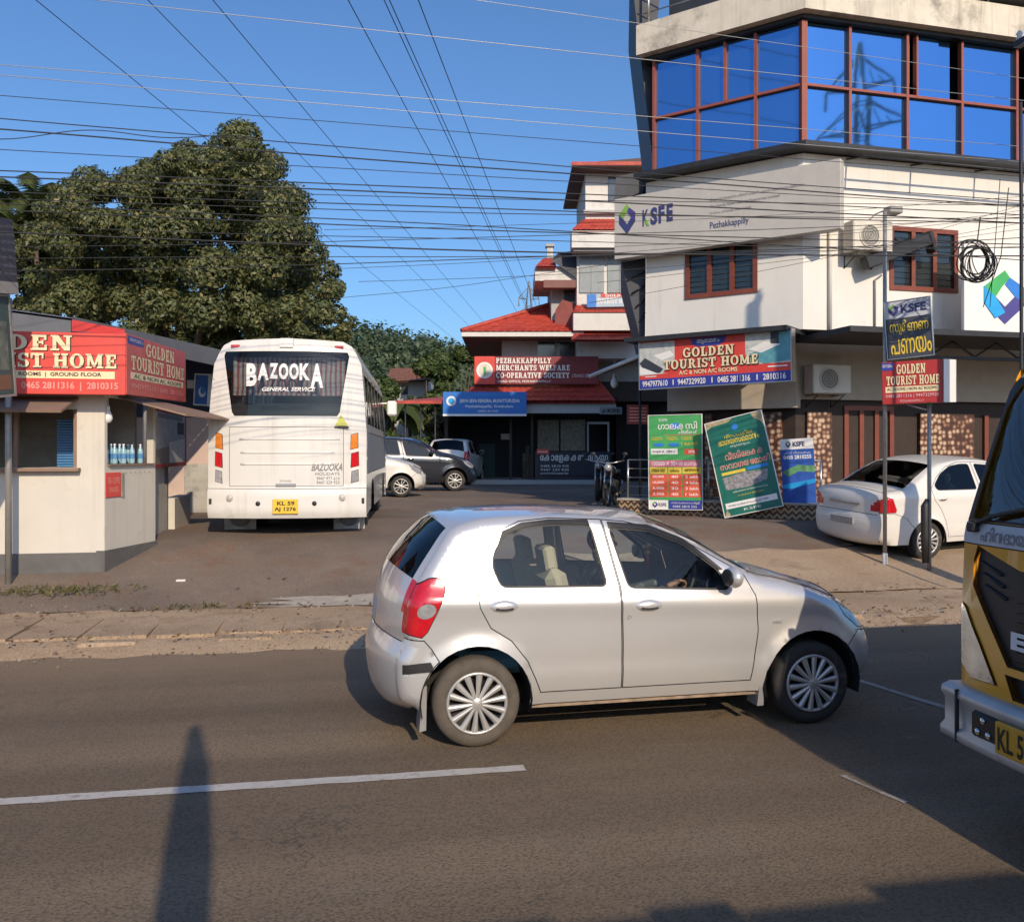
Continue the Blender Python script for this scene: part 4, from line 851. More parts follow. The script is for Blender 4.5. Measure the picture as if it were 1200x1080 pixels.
for s in (-1, 1):
    for x, nm in ((1.85, 2), (5.7, 1)):
        for k in range(nm):
            b = MB(); yo = s * (1.12 - .27 * k); b.lathe([(.2, .1), (.36, .11), (.42, .08), (.43, 0), (.42, -.08), (.36, -.11), (.2, -.1), (.16, 0)], 28, 'y', (x, yo - s * .12, .43)); w_ = b.build('wheel', m_rubber, bus, True)
            b = MB(); b.lathe([(.2, 0), (.19, .08), (.1, .06), (.001, .1)], 18, 'y', (x, yo - s * .12, .43)); b.build('rim', m_bus_g, w_, True)
    b = MB(); b.box(.98, 1.0, s * .62, s * 1.12, .05, .5); fl = b.build('mud_flap', M('flap_white', (.5, .48, .44), .7, dirt=(.3, .26, .22), dscale=6), bus, True)
    b = MB(); b.ball((.972, s * .87, .27), .01, .16, .13, 16, 8); b.build('flap_emblem', m_gtext, fl, True)
    b = MB(); pts = [(.0, .0)]; p0 = rear_x(s * .78, 2.88); b.bbox(p0[0] - .02, p0[0] + .02, s * .78 - .07, s * .78 + .07, 2.86, 2.90, .008); b.build('marker_lamp', m_red, bus, True)
    p0 = rear_x(s * .84, .62); b = MB(); b.lathe([(.05, -.012), (.045, -.02), (.001, -.022)], 16, 'x', (p0[0], s * .84, .63)); b.build('reflector', M('reflector_grey', (.45, .43, .4), .3), bus, True)
    p0 = rear_x(s * .42, .52); b = MB(); b.lathe([(.036, -.004), (.03, -.012), (.001, -.014)], 14, 'x', (p0[0], s * .42 - .01, .55)); b.build('sensor', m_black, bus, True)
    p0 = rear_x(s * 1.15, .55); b = MB(); b.bbox(p0[0] - .02, p0[0] + .02, s * 1.15 - .02, s * 1.15 + .02, .54, .62, .005); b.build('side_marker', m_black, bus, True)
for z in (1.50, 1.30, 1.13):                              # pressed ribs of the engine cover
    b = MB(); ys_ = [-.80 + i * .1 for i in range(16)] if z > 1.4 else [-.72 + i * .1 for i in range(15)]; b.tube([(rear_x(y, z)[0] - .0 + .008, y, z) for y in ys_], .02, 6); b.build('cover_rib', m_bus, bus, True)
b = MB(); p0 = rear_x(0, .8); b.bbox(p0[0] - .03, p0[0] + .02, -.15, .15, .80, .845, .01); b.build('cover_handle', m_bus_g, bus, True)
b = MB(); p0 = rear_x(0, .55); b.bbox(p0[0] - .02, p0[0] - .002, -.19, .19, .40, .615, .006); pl = b.build('number_plate', m_yel, bus, True)
def on_rear(dy=.006): return lambda q: (rear_x(-q[0], q[2])[0] - dy + q[1], -q[0], q[2])
put_text('plate_text', 'KL 59', -.12, .525, .14, .585, 0, m_ink, pl, .03, fn=lambda q: (p0[0] - .0225, -q[0], q[2])); put_text('plate_text', 'AJ 1276', -.16, .43, .16, .50, 0, m_ink, pl, .03, fn=lambda q: (p0[0] - .0225, -q[0], q[2]))
bus.scale = (1, 1, 1.03)
xp = -.60
for ch, w, h in (('B', .17, .34), ('A', .18, .25), ('Z', .14, .23), ('O', .155, .24), ('O', .155, .24), ('K', .165, .25), ('A', .2, .36)):
    put_text('rear_lettering', ch, xp, 2.62 - h, xp + w - .012, 2.62, -.0, m_wtext, bus, .045, fn=on_rear(.012)); xp += w
put_text('rear_lettering', 'GENERAL SERVICE', -.36, 2.205, .44, 2.265, 0, m_wtext, bus, .03, shear=.3, fn=on_rear(.012))
put_text('rear_lettering', 'BAZOOKA', .38, 1.03, .84, 1.14, 0, m_gtext, bus, .02, shear=.35, fn=on_rear(.01)); put_text('rear_lettering', 'HOLIDAYS', .44, .965, .80, 1.01, 0, m_gtext, bus, .0, fn=on_rear(.01))
put_text('rear_lettering', '9947 977 610', .46, .895, .80, .94, 0, m_gtext, bus, .0, fn=on_rear(.01)); put_text('rear_lettering', '9447 329 920', .46, .835, .80, .88, 0, m_gtext, bus, .0, fn=on_rear(.01))
put_text('rear_lettering', 'STAGE', -.08, .87, .08, .895, 0, m_gtext, bus, .0, fn=on_rear(.01))
b = MB(); p0 = rear_x(-.82, 1.74); b.prism([(-.93, 1.70), (-.82, 1.86), (-.73, 1.70)], 'x', p0[0] - .03, p0[0] - .012); tri = b.build('warning_sticker', M('sticker_yellow', (.55, .55, .12), .5), bus, True)
b = MB(); b.prism([(-.94, 1.665), (-.94, 1.69), (-.72, 1.69), (-.72, 1.665)], 'x', p0[0] - .03, p0[0] - .012); b.build('sticker_strip', m_black, bus, True)
b = MB(); vs = []; ncu = 60
for i in range(ncu + 1):
    y = -.86 + 1.72 * i / ncu; vs += [(.36 + .012 * math.sin(i * 1.25), y, 2.16), (.40 + .014 * math.sin(i * 1.25), y, 2.74)]
b.add(vs, [(2 * i, 2 * i + 2, 2 * i + 3, 2 * i + 1) for i in range(ncu)], True); b.build('curtain', curt_mat(), bus, True)
b = MB(); b.bbox(.5, .7, -1.0, 1.0, 1.2, 2.05, .05); b.build('rear_seat', m_dash, bus, True)
for y in (-.75, -.3, .3, .75):
    for x in (1.6, 2.5, 3.4): b = MB(); b.bbox(x, x + .12, y - .2, y + .2, .95, 1.95, .04); b.build('seat', m_greyfab, bus, True)
b = MB(); b.bbox(5.2, 5.75, -1.5, -1.3, 2.05, 2.35, .03); b.tube([(5.5, -1.08, 2.3), (5.5, -1.35, 2.32)], .02, 6); b.build('door_mirror', m_wtext, bus, True)
b = MB(); b.tube([(.35, -1.0, 2.86), (BL - .3, -1.0, 2.80)], .02, 6); b.build('roof_rail', m_bus_g, bus, True)
# ------------------------------------------------------------------ lorry: local x back from the front face, y to the lorry's right... world-aligned: front faces -u
m_yp = paint('lorry_yellow', (.85, .37, .022), 0, .36, .7, dirt=(.55, .3, .06)); m_lbump = M('lorry_bumper', (.5, .5, .5), .4, .3, var=.12, dirt=(.2, .18, .16), dscale=5, dthr=.6); m_lwhite = M('lorry_band', (.55, .56, .58), .45, var=.08)
m_grl = M('grille_black', (.018, .018, .02), .5, var=.2); m_wglass = glassmat('lorry_glass', (.55, .66, .66), .95, ior=1.9); m_hlamp = M('head_lamp_reflector', (.52, .51, .48), .16, .6, coat=1., var=.3, scale=7, bump=.25, bscale=9)
tr = thing('lorry', 'yellow lorry with black grille and grey bumper coming in from the right', 'lorry', (3.365, 3.47, 0))   # local +y is the driver's side nearest the car
TW = 1.1
def tfront(y, z, rc=0):
    e = min(1, abs(y) / TW); x = .03 * e ** 9 + .012 * e * e
    if z > 1.0: x += .02 * ((z - 1.0) / .5) ** 1.2
    if z > 1.52: x += .235 * ((z - 1.52) / .85) ** 1.1
    if z > 2.38: x += .9 * ((z - 2.38) / .12) ** 2 * .2
    yy = y * (1 - .035 * max(0, (z - 1.5) / .9))
    return (x + rc, yy, z)
fo = [(-TW, .66), (-TW, 1.5), (-TW, 2.3), (-1.0, 2.42), (-.8, 2.47), (.8, 2.47), (1.0, 2.42), (TW, 2.3), (TW, 1.5), (TW, .66)]
hl2 = [(.77, .745), (.98, .735), (1.085, .80), (1.09, 1.14), (1.04, 1.12), (.90, .94)]
grl = [(-.62, 1.36), (-.96, 1.46), (-.99, 1.38), (-.99, 1.24), (-.80, 1.0), (-.7, .86), (.7, .86), (.80, 1.0), (.99, 1.24), (.99, 1.38), (.96, 1.46), (.62, 1.36)]
tregs = [('windshield', [(-1.05, 1.60), (-1.07, 2.2), (-.98, 2.36), (.98, 2.36), (1.07, 2.2), (1.05, 1.60)], .012, False), ('head_lamp', hl2, -.012, True), ('head_lamp', mir(hl2), -.012, True), ('grille', grl, .025, True),
         ('intake', [(-.66, .70), (-.72, .82), (.72, .82), (.66, .70)], .04, True), ('name_band', [(-1.2, 1.46), (-1.2, 1.585), (1.2, 1.585), (1.2, 1.46)], -.004, True), ('screen_surround', [(-1.2, 1.587), (-1.2, 2.37), (1.2, 2.37), (1.2, 1.587)], 0, False)]
tm = {'windshield': m_wglass, 'head_lamp': m_hlamp, 'grille': m_grl, 'intake': m_grl, 'name_band': m_lwhite, 'seam': m_seam, 'screen_surround': m_grl}
for k, (vs, fs) in panels(fo, tregs, lambda a, c, rc: tfront(a, c, rc), .05).items():
    def emit(vs, fs, nm):
        me = bpy.data.meshes.new(nm); me.from_pydata(vs, [], fs); me.polygons.foreach_set('use_smooth', [True] * len(fs)); me.update()
        if me.polygons[0].normal.x > 0: me.flip_normals()
        link(nm, me, tm.get(k, m_yp), tr, True)
    if k == 'head_lamp':
        for s in (-1, 1):
            keep = [f for f in fs if vs[f[0]][1] * s > 0]; ids = sorted({i for f in keep for i in f}); mp = {i: n for n, i in enumerate(ids)}; emit([vs[i] for i in ids], [tuple(mp[i] for i in f) for f in keep], k)
    else: emit(vs, fs, {'body': 'front_panel', 'seam': 'panel_gap'}.get(k, k))
# cab sides and roof
for s in (-1, 1):
    zs = [.5, .66, 1.0, 1.3, 1.52, 1.7, 1.9, 2.1, 2.3, 2.42]; so = [(tfront(TW, z)[0], z) for z in zs] + [(1.75, 2.42), (1.75, .5)]
    wd_ = [(.62, 1.6), (.86, 2.15), (1.55, 2.15), (1.55, 1.6)]
    for k, (vs, fs) in panels(so, [('side_window', wd_, .015, False), ('cab_door', [(.50, .62), (.52, 1.5), (.80, 2.25), (1.62, 2.25), (1.62, .62)], 0, True)], lambda a, c, rc: (a, s * (TW * (1 - .035 * max(0, (c - 1.5) / .9)) - rc), c), .15).items():
        me = bpy.data.meshes.new(k); me.from_pydata(vs, [], fs); me.update(); link({'body': 'cab_side', 'seam': 'panel_gap'}.get(k, k), me, {'side_window': m_wglass, 'seam': m_seam}.get(k, m_yp), tr, True)
    b = MB(); b.M = Matrix.Translation((.42, s * 1.15, 1.58)); b.bbox(-.05, .05, -.07, .07, .08, .42, .03) ; b.tube([(.12, -s * .08, .0), (.0, 0, .06), (.0, 0, .44), (.16, -s * .1, .5)], .012, 6); b.build('door_mirror', m_black, tr, True)
    b = MB(); b.lathe([(.2, .1), (.36, .11), (.42, .08), (.43, 0), (.42, -.08), (.36, -.11), (.2, -.1), (.1, -.02), (.001, -.02)], 28, 'y', (1.05, s * .95, .43)); b.build('wheel', m_rubber, tr, True)
    b = MB(); b.lathe([(.2, .1), (.36, .11), (.42, .08), (.43, 0), (.42, -.08), (.36, -.11), (.2, -.1), (.1, -.02), (.001, -.02)], 28, 'y', (4.4, s * .9, .43)); b.build('wheel', m_rubber, tr, True)
b = MB(); b.add([(tfront(y, 2.46)[0] if abs(y) < .85 else tfront(y, 2.42)[0], tfront(y, 2.4)[1], 2.47 if abs(y) < .85 else 2.42) for y in (-TW, -.8, 0, .8, TW)] + [(1.75, tfront(y, 2.4)[1], 2.47 if abs(y) < .85 else 2.42) for y in (-TW, -.8, 0, .8, TW)], [(i, i + 1, 6 + i, 5 + i) for i in range(4)]); b.build('cab_roof', m_yp, tr, True)
b = MB(); b.box(1.74, 1.78, -1.02, 1.02, .5, 2.4); b.box(.35, 1.75, -1.0, 1.0, .5, .6); b.build('cab_back', m_dash, tr, True)
b = MB(); b.prism([(.30, 1.0), (.22, 1.5), (.45, 1.57), (.72, 1.5), (.72, 1.0)], 'y', -1.0, 1.0); b.build('dashboard', m_dash, tr, True)
for y in (-.6, .5): b = MB(); b.bbox(1.15, 1.3, y - .25, y + .25, 1.1, 1.9, .05); b.build('seat', m_greyfab, tr, True)
b = MB(); b.tube(ring((.80, .55, 1.52), .21, (-.5, 0, .86), 24), .017, 6, False); b.build('steering_wheel', m_black, tr, True)
b = MB(); b.bbox(1.9, 6.4, -1.08, 1.08, .9, 2.62, .02); b.build('cargo_box', m_yp, tr, True)
b = MB(); b.box(.4, 6.2, -.4, .4, .5, .66); b.build('chassis', m_under, tr, True)
# bumper with corner caps, plate, lettering, lamps
b = MB(); ys = [-1.16 + 2.32 * i / 40 for i in range(41)]; prof = [(.07, .68), (.0, .685), (-.05, .665), (-.055, .63), (-.03, .60), (-.03, .47), (-.06, .44), (-.06, .40), (-.02, .375), (.06, .375)]
vs = [(tfront(min(TW, max(-TW, y)), .7)[0] + dx - .03, y, z) for y in ys for dx, z in prof]; k = len(prof)
b.add(vs, [(i * k + j, i * k + j + 1, (i + 1) * k + j + 1, (i + 1) * k + j) for i in range(40) for j in range(k - 1)], True); b.build('bumper', m_lbump, tr, True)
for y in (-1.0, 1.0): b = MB(); x0 = tfront(y, .7)[0] - .094; b.box(x0, x0 + .02, y - .006, y + .006, .39, .675); b.build('bumper_joint', m_seam, tr, True)
for s in (-1, 1):
    x0 = tfront(s * .78, .7)[0] - .08; b = MB(); b.bbox(x0, x0 + .06, s * .78 - .14, s * .78 + .10, .465, .60, .015); h = b.build('lamp_recess', m_grl, tr, True)
    for yy, zz in ((.82, .50), (.74, .50), (.78, .565)): b = MB(); b.lathe([(.018, -.004), (.014, -.01), (.001, -.012)], 12, 'x', (x0, s * yy, zz)); b.build('bolt', m_chrome, h, True)
m_oplate = M('plate_orange', (.72, .36, .03), .5)
x0 = tfront(.3, .7)[0] - .105; b = MB(); b.bbox(x0, x0 + .03, .15, .655, .445, .605, .006); pl = b.build('number_plate', m_oplate, tr, True)
put_text('plate_text', 'KL 59 7406', -.63, .465, -.18, .585, 0, m_ink, pl, .02, fn=lambda q: (x0 - .003, -q[0], q[2]))
for ch, y in zip('EICHER', (.69, .55, .40, .18, -.05, -.29)):
    wd2 = .045 if ch == 'I' else .115
    put_text('grille_letter', ch, -y, .955, -y + wd2, 1.045, 0, m_wtext, tr, .05, fn=lambda q: (tfront(-q[0], q[2])[0] + .012, -q[0], q[2]))
put_text('band_lettering', 'ഹിന്ദായ', -.93, 1.485, -.58, 1.565, 0, m_gtext, tr, .01, fn=lambda q: (tfront(-q[0], q[2])[0] - .008, -q[0], q[2]))
for j in range(7): b = MB(); z = .89 + .05 * j; b.tube([(tfront(yv, z)[0] + .022, yv, z) for yv in (-.66, -.3, 0, .3, .66)], .006, 5); b.build('grille_slat', m_black, tr, True)
for j in range(3):                                        # vents in the grille wing
    for s in (-1, 1):
        z = 1.37 - .06 * j; b = MB(); b.tube([(tfront(s * (.95 - .02 * j), z)[0] + .02, s * (.95 - .02 * j), z), (tfront(s * (.78 - .02 * j), z - .05)[0] + .02, s * (.78 - .02 * j), z - .05)], .009, 5); b.build('vent_slat', m_black, tr, True)
for s, y0 in ((1, .98), (1, .1)): b = MB(); b.tube([(tfront(y0, 1.58)[0] - .03, y0, 1.565), (tfront(y0 - .12, 1.62)[0] - .02, y0 - .12, 1.62), (tfront(y0 - .75, 1.76)[0] - .02, y0 - .75, 1.76)], .014, 6); b.bbox(tfront(y0, 1.55)[0] - .05, tfront(y0, 1.55)[0], y0 - .03, y0 + .03, 1.53, 1.58, .008); b.build('wiper', m_black, tr, True)
for nm, y0, z0, w_, h_, mt in (('sticker', .42, 2.02, .2, .13, M('sticker_pink', (.6, .06, .16), .5)), ('sticker', .50, 1.86, .12, .1, M('sticker_green', (.2, .5, .06), .5)), ('paper_slip', .62, 1.66, .22, .06, m_wtext)):
    b = MB(); x1 = tfront(y0, z0)[0] + .03; b.add([(x1 + .0, y0, z0), (x1, y0 - w_, z0), (x1 + h_ * .42, y0 - w_, z0 + h_), (x1 + h_ * .42, y0, z0 + h_)], [(0, 1, 2, 3)]); b.build(nm, mt, tr, True)
# ------------------------------------------------------------------ three-storey corner building on the right
def frame(p0, p1, z=0):
    a = W(p0[0], p0[1], z); c = W(p1[0], p1[1], z); ex = (c - a).normalized(); ez = Vector((0, 0, 1)); ey = ez.cross(ex)
    m = Matrix((ex, ey, ez)).transposed().to_4x4(); m.translation = a; return m, (c - a).length
def s_at(p0, p1, off, px):                                # distance along p0->p1 (shifted off outward) where column px is seen
    d = Vector(p1) - Vector(p0); d.normalize(); n = Vector((d.y, -d.x)); q = Vector(p0) + n * off; r = (px - 600) / FPX
    return (r * q.y - q.x) / (d.x - r * d.y)
def wall_hole(b, x0, x1, y0, y1, z0, z1, hx0, hx1, hz0, hz1):
    b.box(x0, hx0, y0, y1, z0, z1); b.box(hx1, x1, y0, y1, z0, z1); b.box(hx0, hx1, y0, y1, z0, hz0); b.box(hx0, hx1, y0, y1, hz1, z1)
m_wall = M('white_plaster', (.73, .70, .65), .85, var=.05, scale=1.2, bump=.1, dirt=(.62, .57, .5), dscale=.9, dthr=.6, streak=(.5, .46, .4), sthr=.56)
m_par = M('stained_parapet', (.66, .6, .5), .9, var=.12, scale=2, dirt=(.2, .18, .15), dscale=1.1, dthr=.53, streak=(.22, .19, .16), sthr=.5)
m_beige = M('beige_plaster', (.46, .40, .33), .85, var=.08, dirt=(.3, .25, .2), dscale=1.5, dthr=.6)
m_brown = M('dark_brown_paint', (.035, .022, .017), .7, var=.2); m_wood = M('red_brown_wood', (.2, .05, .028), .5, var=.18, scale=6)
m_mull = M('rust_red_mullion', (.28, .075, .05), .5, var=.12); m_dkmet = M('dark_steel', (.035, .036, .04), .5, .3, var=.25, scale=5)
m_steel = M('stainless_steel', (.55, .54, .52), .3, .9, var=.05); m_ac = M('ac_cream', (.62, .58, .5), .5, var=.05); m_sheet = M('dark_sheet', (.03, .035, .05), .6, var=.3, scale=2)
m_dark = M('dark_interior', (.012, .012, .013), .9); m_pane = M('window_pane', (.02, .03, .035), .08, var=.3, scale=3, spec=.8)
def blue_glass():
    m = bpy.data.materials.new('blue_mirror_glass'); m.use_nodes = True; nt = m.node_tree; N = nt.nodes; L = nt.links; b = N['Principled BSDF']
    b.inputs['Base Color'].default_value = (.15, .37, .72, 1); b.inputs['Metallic'].default_value = .92; b.inputs['Roughness'].default_value = .03
    tc = N.new('ShaderNodeTexCoord'); nz = N.new('ShaderNodeTexNoise'); nz.inputs['Scale'].default_value = .9; nz.inputs['Detail'].default_value = 2; bp = N.new('ShaderNodeBump'); bp.inputs['Strength'].default_value = .012; bp.inputs['Distance'].default_value = .1
    L.new(tc.outputs['Object'], nz.inputs['Vector']); L.new(nz.outputs[0], bp.inputs['Height']); L.new(bp.outputs[0], b.inputs['Normal']); return m
m_bglass = blue_glass()
def mosaic(name, c1, c2, c3, sc_, zig=False):
    m = bpy.data.materials.new(name); m.use_nodes = True; nt = m.node_tree; N = nt.nodes; L = nt.links; b = N['Principled BSDF']; b.inputs['Roughness'].default_value = .4
    tc = N.new('ShaderNodeTexCoord'); mp = N.new('ShaderNodeMapping'); L.new(tc.outputs['Generated' if False else 'Object'], mp.inputs[0]); mp.inputs['Rotation'].default_value = (R(90), 0, 0)
    if zig:
        sx = N.new('ShaderNodeSeparateXYZ'); L.new(tc.outputs['Object'], sx.inputs[0]); pp = N.new('ShaderNodeMath'); pp.operation = 'PINGPONG'; pp.inputs[1].default_value = .07; L.new(sx.outputs[0], pp.inputs[0])
        a = N.new('ShaderNodeMath'); a.operation = 'ADD'; L.new(pp.outputs[0], a.inputs[0]); L.new(sx.outputs[2], a.inputs[1]); q = N.new('ShaderNodeMath'); q.operation = 'PINGPONG'; q.inputs[1].default_value = .055; L.new(a.outputs[0], q.inputs[0]); fac = q.outputs[0]; lo, hi = .012, .04
    else:
        v = N.new('ShaderNodeTexVoronoi'); v.inputs['Scale'].default_value = sc_; v.inputs['Randomness'].default_value = .55; L.new(tc.outputs['Object'], v.inputs['Vector']); fac = v.outputs['Distance']; lo, hi = .25, .6
    r = N.new('ShaderNodeValToRGB'); r.color_ramp.elements[0].color = (*c1, 1); r.color_ramp.elements[1].color = (*c2, 1); e = r.color_ramp.elements.new(.5); e.color = (*c3, 1)
    mr = N.new('ShaderNodeMapRange'); mr.inputs[1].default_value = lo; mr.inputs[2].default_value = hi; L.new(fac, mr.inputs[0]); L.new(mr.outputs[0], r.inputs[0]); L.new(r.outputs[0], b.inputs['Base Color']); return m
m_mos = mosaic('pebble_tile', (.55, .42, .3), (.07, .03, .02), (.25, .12, .07), 9.); m_zig = mosaic('zigzag_tile', (.5, .36, .22), (.07, .04, .025), (.3, .18, .1), 9., True)
KC = (5.525, 17.5); KL = (KC[0] - .813 * 3.32, KC[1] + .582 * 3.32); KR = (KC[0] + .966 * 9, KC[1] + .257 * 9)
FL, LL = frame(KL, KC); FR, LR = frame(KC, KR)
kb = W(9, 23, .7); ks = thing('office_building', 'white three-storey corner office with blue mirror-glass top floor', 'building', (kb.x, kb.y, .7))
foot = [KL, KC, KR, (KR[0] - 1.5, KR[1] + 9), (KL[0] + 2.4, KL[1] + 9)]
fw_ = [tuple(W(*p).to_2d()) for p in foot]
# first floor
b = MB(FL); wall_hole(b, 0, LL, 0, .25, 4.3, 7.64, .90, 2.43, 5.09, 6.25); b.build('front_wall', m_wall, ks)
b = MB(FR); wall_hole(b, 0.003, LR, 0, .25, 4.3, 7.64, 1.90, 3.48, 5.13, 6.38); b.build('front_wall', m_wall, ks)
b = MB(); inn = [tuple(W(*p).to_2d()) for p in [(KL[0] + .5, KL[1] + .45), (KC[0] + .05, KC[1] + .5), (KR[0] - .5, KR[1] + .3), (KR[0] - 1.6, KR[1] + 8.8), (KL[0] + 2.5, KL[1] + 8.8)]]
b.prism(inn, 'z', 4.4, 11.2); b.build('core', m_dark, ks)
b = MB(); b.prism([fw_[0], fw_[4], tuple(W(KL[0] + 2.6, KL[1] + 9).to_2d()), tuple(W(KL[0] + .2, KL[1]+.2).to_2d())], 'z', 4.3, 7.6); b.build('side_wall', m_wall, ks)
def casement(F, x0, x1, z0, z1, n, parent, name='window'):
    b = MB(F); t = .09; b.box(x0, x1, -.03, .12, z0, z0 + t); b.box(x0, x1, -.03, .12, z1 - t, z1); b.box(x0, x0 + t, -.028, .118, z0 + t, z1 - t); b.box(x1 - t, x1, -.028, .118, z0 + t, z1 - t); w = b.build(name, m_wood, parent)
    sp = (x1 - x0 - t) / n
    for i in range(n):
        a, c = x0 + t + i * sp, x0 + i * sp + sp
        b = MB(F); b.box(a - .001, c + .001, .03, .04, z0 + t, z1 - t); b.build('pane', m_pane, w)
        if i < n - 1: b = MB(F); b.box(c, c + t, -.026, .116, z0 + t, z1 - t); b.build('mullion', m_wood, w)
        for k in range(9): b = MB(F); zz = z0 + t + .05 + k * (z1 - z0 - 2 * t - .06) / 9; b.tube([(a, .022, zz), (c, .022, zz)], .006, 4); b.build('window_bar', m_dkmet, w)
casement(FL, .90, 2.43, 5.09, 6.25, 3, ks); casement(FR, 1.90, 3.48, 5.13, 6.38, 3, ks)
# glass floor
ZG0, ZM, ZG1 = 7.79, 8.94, 10.14
def pane(F, x0, x1, z0, z1, y=.02, rot=0):
    r_ = random.Random(int(x0 * 977 + z0 * 131)); d_ = [y + .012 + r_.uniform(-.003, .003) for _ in range(4)]; b = MB(F); b.add([(x0, d_[0], z0), (x1, d_[1], z0), (x1, d_[1] + d_[2] - d_[0], z1), (x0, d_[2], z1)], [(0, 1, 2, 3)]); b.build('glass_pane', m_bglass, ks)
def mull(F, x0, x1, z0, z1, y0=-.05, y1=.06): b = MB(F); b.box(x0, x1, y0, y1, z0, z1); b.build('mullion', m_mull, ks)
sl = [.2, 1.18, 2.40, LL - .03]
for i in range(3):
    pane(FL, sl[i], sl[i + 1], ZG0, ZM); pane(FL, sl[i], sl[i + 1] if i != 1 else 1.765, ZM, ZG1)
    mull(FL, sl[i] - .028, sl[i] + .028, ZG0, ZG1)
pane(FL, 1.765, 2.40, ZM, ZG1); mull(FL, 1.74, 1.79, ZM, ZG1); mull(FL, .2, LL, ZM - .025, ZM + .025, -.045, .055)
mull(FR, -.06, .06, ZG0, ZG1, -.06, .05)
sr = [.05, 1.0, 2.29, 3.565, 4.89, 6.2, 7.5, 8.9]
for i in range(7):
    pane(FR, sr[i], sr[i + 1], ZG0, ZM)
    if i == 2: pane(FR, 2.52, 3.05, ZM, ZG1, .0); pane(FR, 3.07, 3.36, ZM, ZG1, .06); b = MB(FR); b.box(2.36, 2.44, .1, .2, ZM + .3, ZG1); b.build('curtain', m_beige, ks); mull(FR, 2.49, 2.53, ZM, ZG1)
    elif i == 4: pane(FR, sr[i] + .25, sr[i + 1], ZM, ZG1)
    else: pane(FR, sr[i], sr[i + 1], ZM, ZG1)
    mull(FR, sr[i + 1] - .028, sr[i + 1] + .028, ZG0, ZG1)
mull(FR, .05, LR - .1, ZM - .025, ZM + .025, -.045, .055)
def ring_slab(out, z0, z1, mat, name, inn_=.0):
    pl = [KL, KC, KR]; d1 = (Vector(KC) - Vector(KL)).normalized(); d2 = (Vector(KR) - Vector(KC)).normalized(); n1 = Vector((d1.y, -d1.x)); n2 = Vector((d2.y, -d2.x)); m = (n1 + n2).normalized(); m = m / m.dot(n1)
    a = [Vector(KL) + n1 * out - d1 * out * .25, Vector(KC) + m * out, Vector(KR) + n2 * out]; c = [Vector(KR) - n2 * (.6 + inn_), Vector(KC) - m * (.6 + inn_), Vector(KL) - n1 * (.6 + inn_)]
    b = MB(); b.prism([tuple(W(*p).to_2d()) for p in a + c], 'z', z0, z1); return b.build(name, mat, ks)
ring_slab(.38, 7.66, 7.76, m_dkmet, 'eave'); ring_slab(.12, 10.16, 10.23, m_dkmet, 'eave'); ring_slab(.30, 10.24, 10.86, m_par, 'parapet')
ring_slab(-1.2, 10.9, 13.2, m_sheet, 'upper_storey', .5)
d1 = (Vector(KC) - Vector(KL)).normalized(); n1 = Vector((d1.y, -d1.x)); d2 = (Vector(KR) - Vector(KC)).normalized(); n2 = Vector((d2.y, -d2.x))
for x in (.12, 1.75, 3.1): b = MB(FL); b.tube([(x, -.12, 10.86), (x, -.12, 12.0)], .028, 8); b.build('railing_post', m_steel, ks)
for z in (11.15, 11.45, 11.8): b = MB(FL); b.tube([(0, -.12, z), (LL + .1, -.12, z)], .014, 6); b.build('railing_bar', m_steel, ks)
for x in (1.9, 4.1): b = MB(FR); b.tube([(x, -.12, 10.86), (x, -.12, 12.0)], .028, 8); b.build('railing_post', m_steel, ks)
for z in (11.15, 11.45, 11.8): b = MB(FR); b.tube([(0, -.12, z), (LR, -.12, z)], .014, 6); b.build('railing_bar', m_steel, ks)
b = MB(FR); b.box(3.2, 8.5, -.5, 1.5, 11.0, 11.08); b.build('roof_sheet', M('roof_sheet', (.2, .21, .23), .6), ks)
for z, y in ((7.42, -.75), (7.5, -.55)): b = MB(FR); b.tube([(.9, y, z), (LR, y, z)], .02, 6); b.build('canopy_bar', m_dkmet, ks)
for x in (.95, 2.4, 3.9, 5.4): b = MB(FR); b.tube([(x, 0, 7.6), (x, -.78, 7.42)], .018, 6); b.build('canopy_bracket', m_dkmet, ks)
# leaning dark cladding on the left flank
def flank(pts, D0, D1, mat, name): b = MB(); n = len(pts); b.add([P(x, y, D0) for x, y in pts] + [P(x, y, D0) + W(.12 * (D1 - D0), D1 - D0) for x, y in pts], [tuple(range(n)), tuple(range(2 * n - 1, n - 1, -1))] + [(i, (i + 1) % n, n + (i + 1) % n, n + i) for i in range(n)]); return b.build(name, mat, ks)
flank([(766, 199), (738, -45), (776, -45), (768, 60)], 19.62, 24, m_sheet, 'flank_cladding')
flank([(756, 392), (750, 396), (727, 303), (757, 290)], 19.75, 24, m_sheet, 'flank_cladding')
flank([(722, 207), (720, 233), (752, 228), (762, 199)], 19.9, 22, m_sheet, 'flank_cladding')
for k in range(5): b = MB(); a = P(730 + 5 * k, 312 + 16 * k, 19.7); c = P(756, 302 + 16 * k, 19.7); b.tube([a, c], .018, 5); b.build('cladding_batten', m_dkmet, ks)
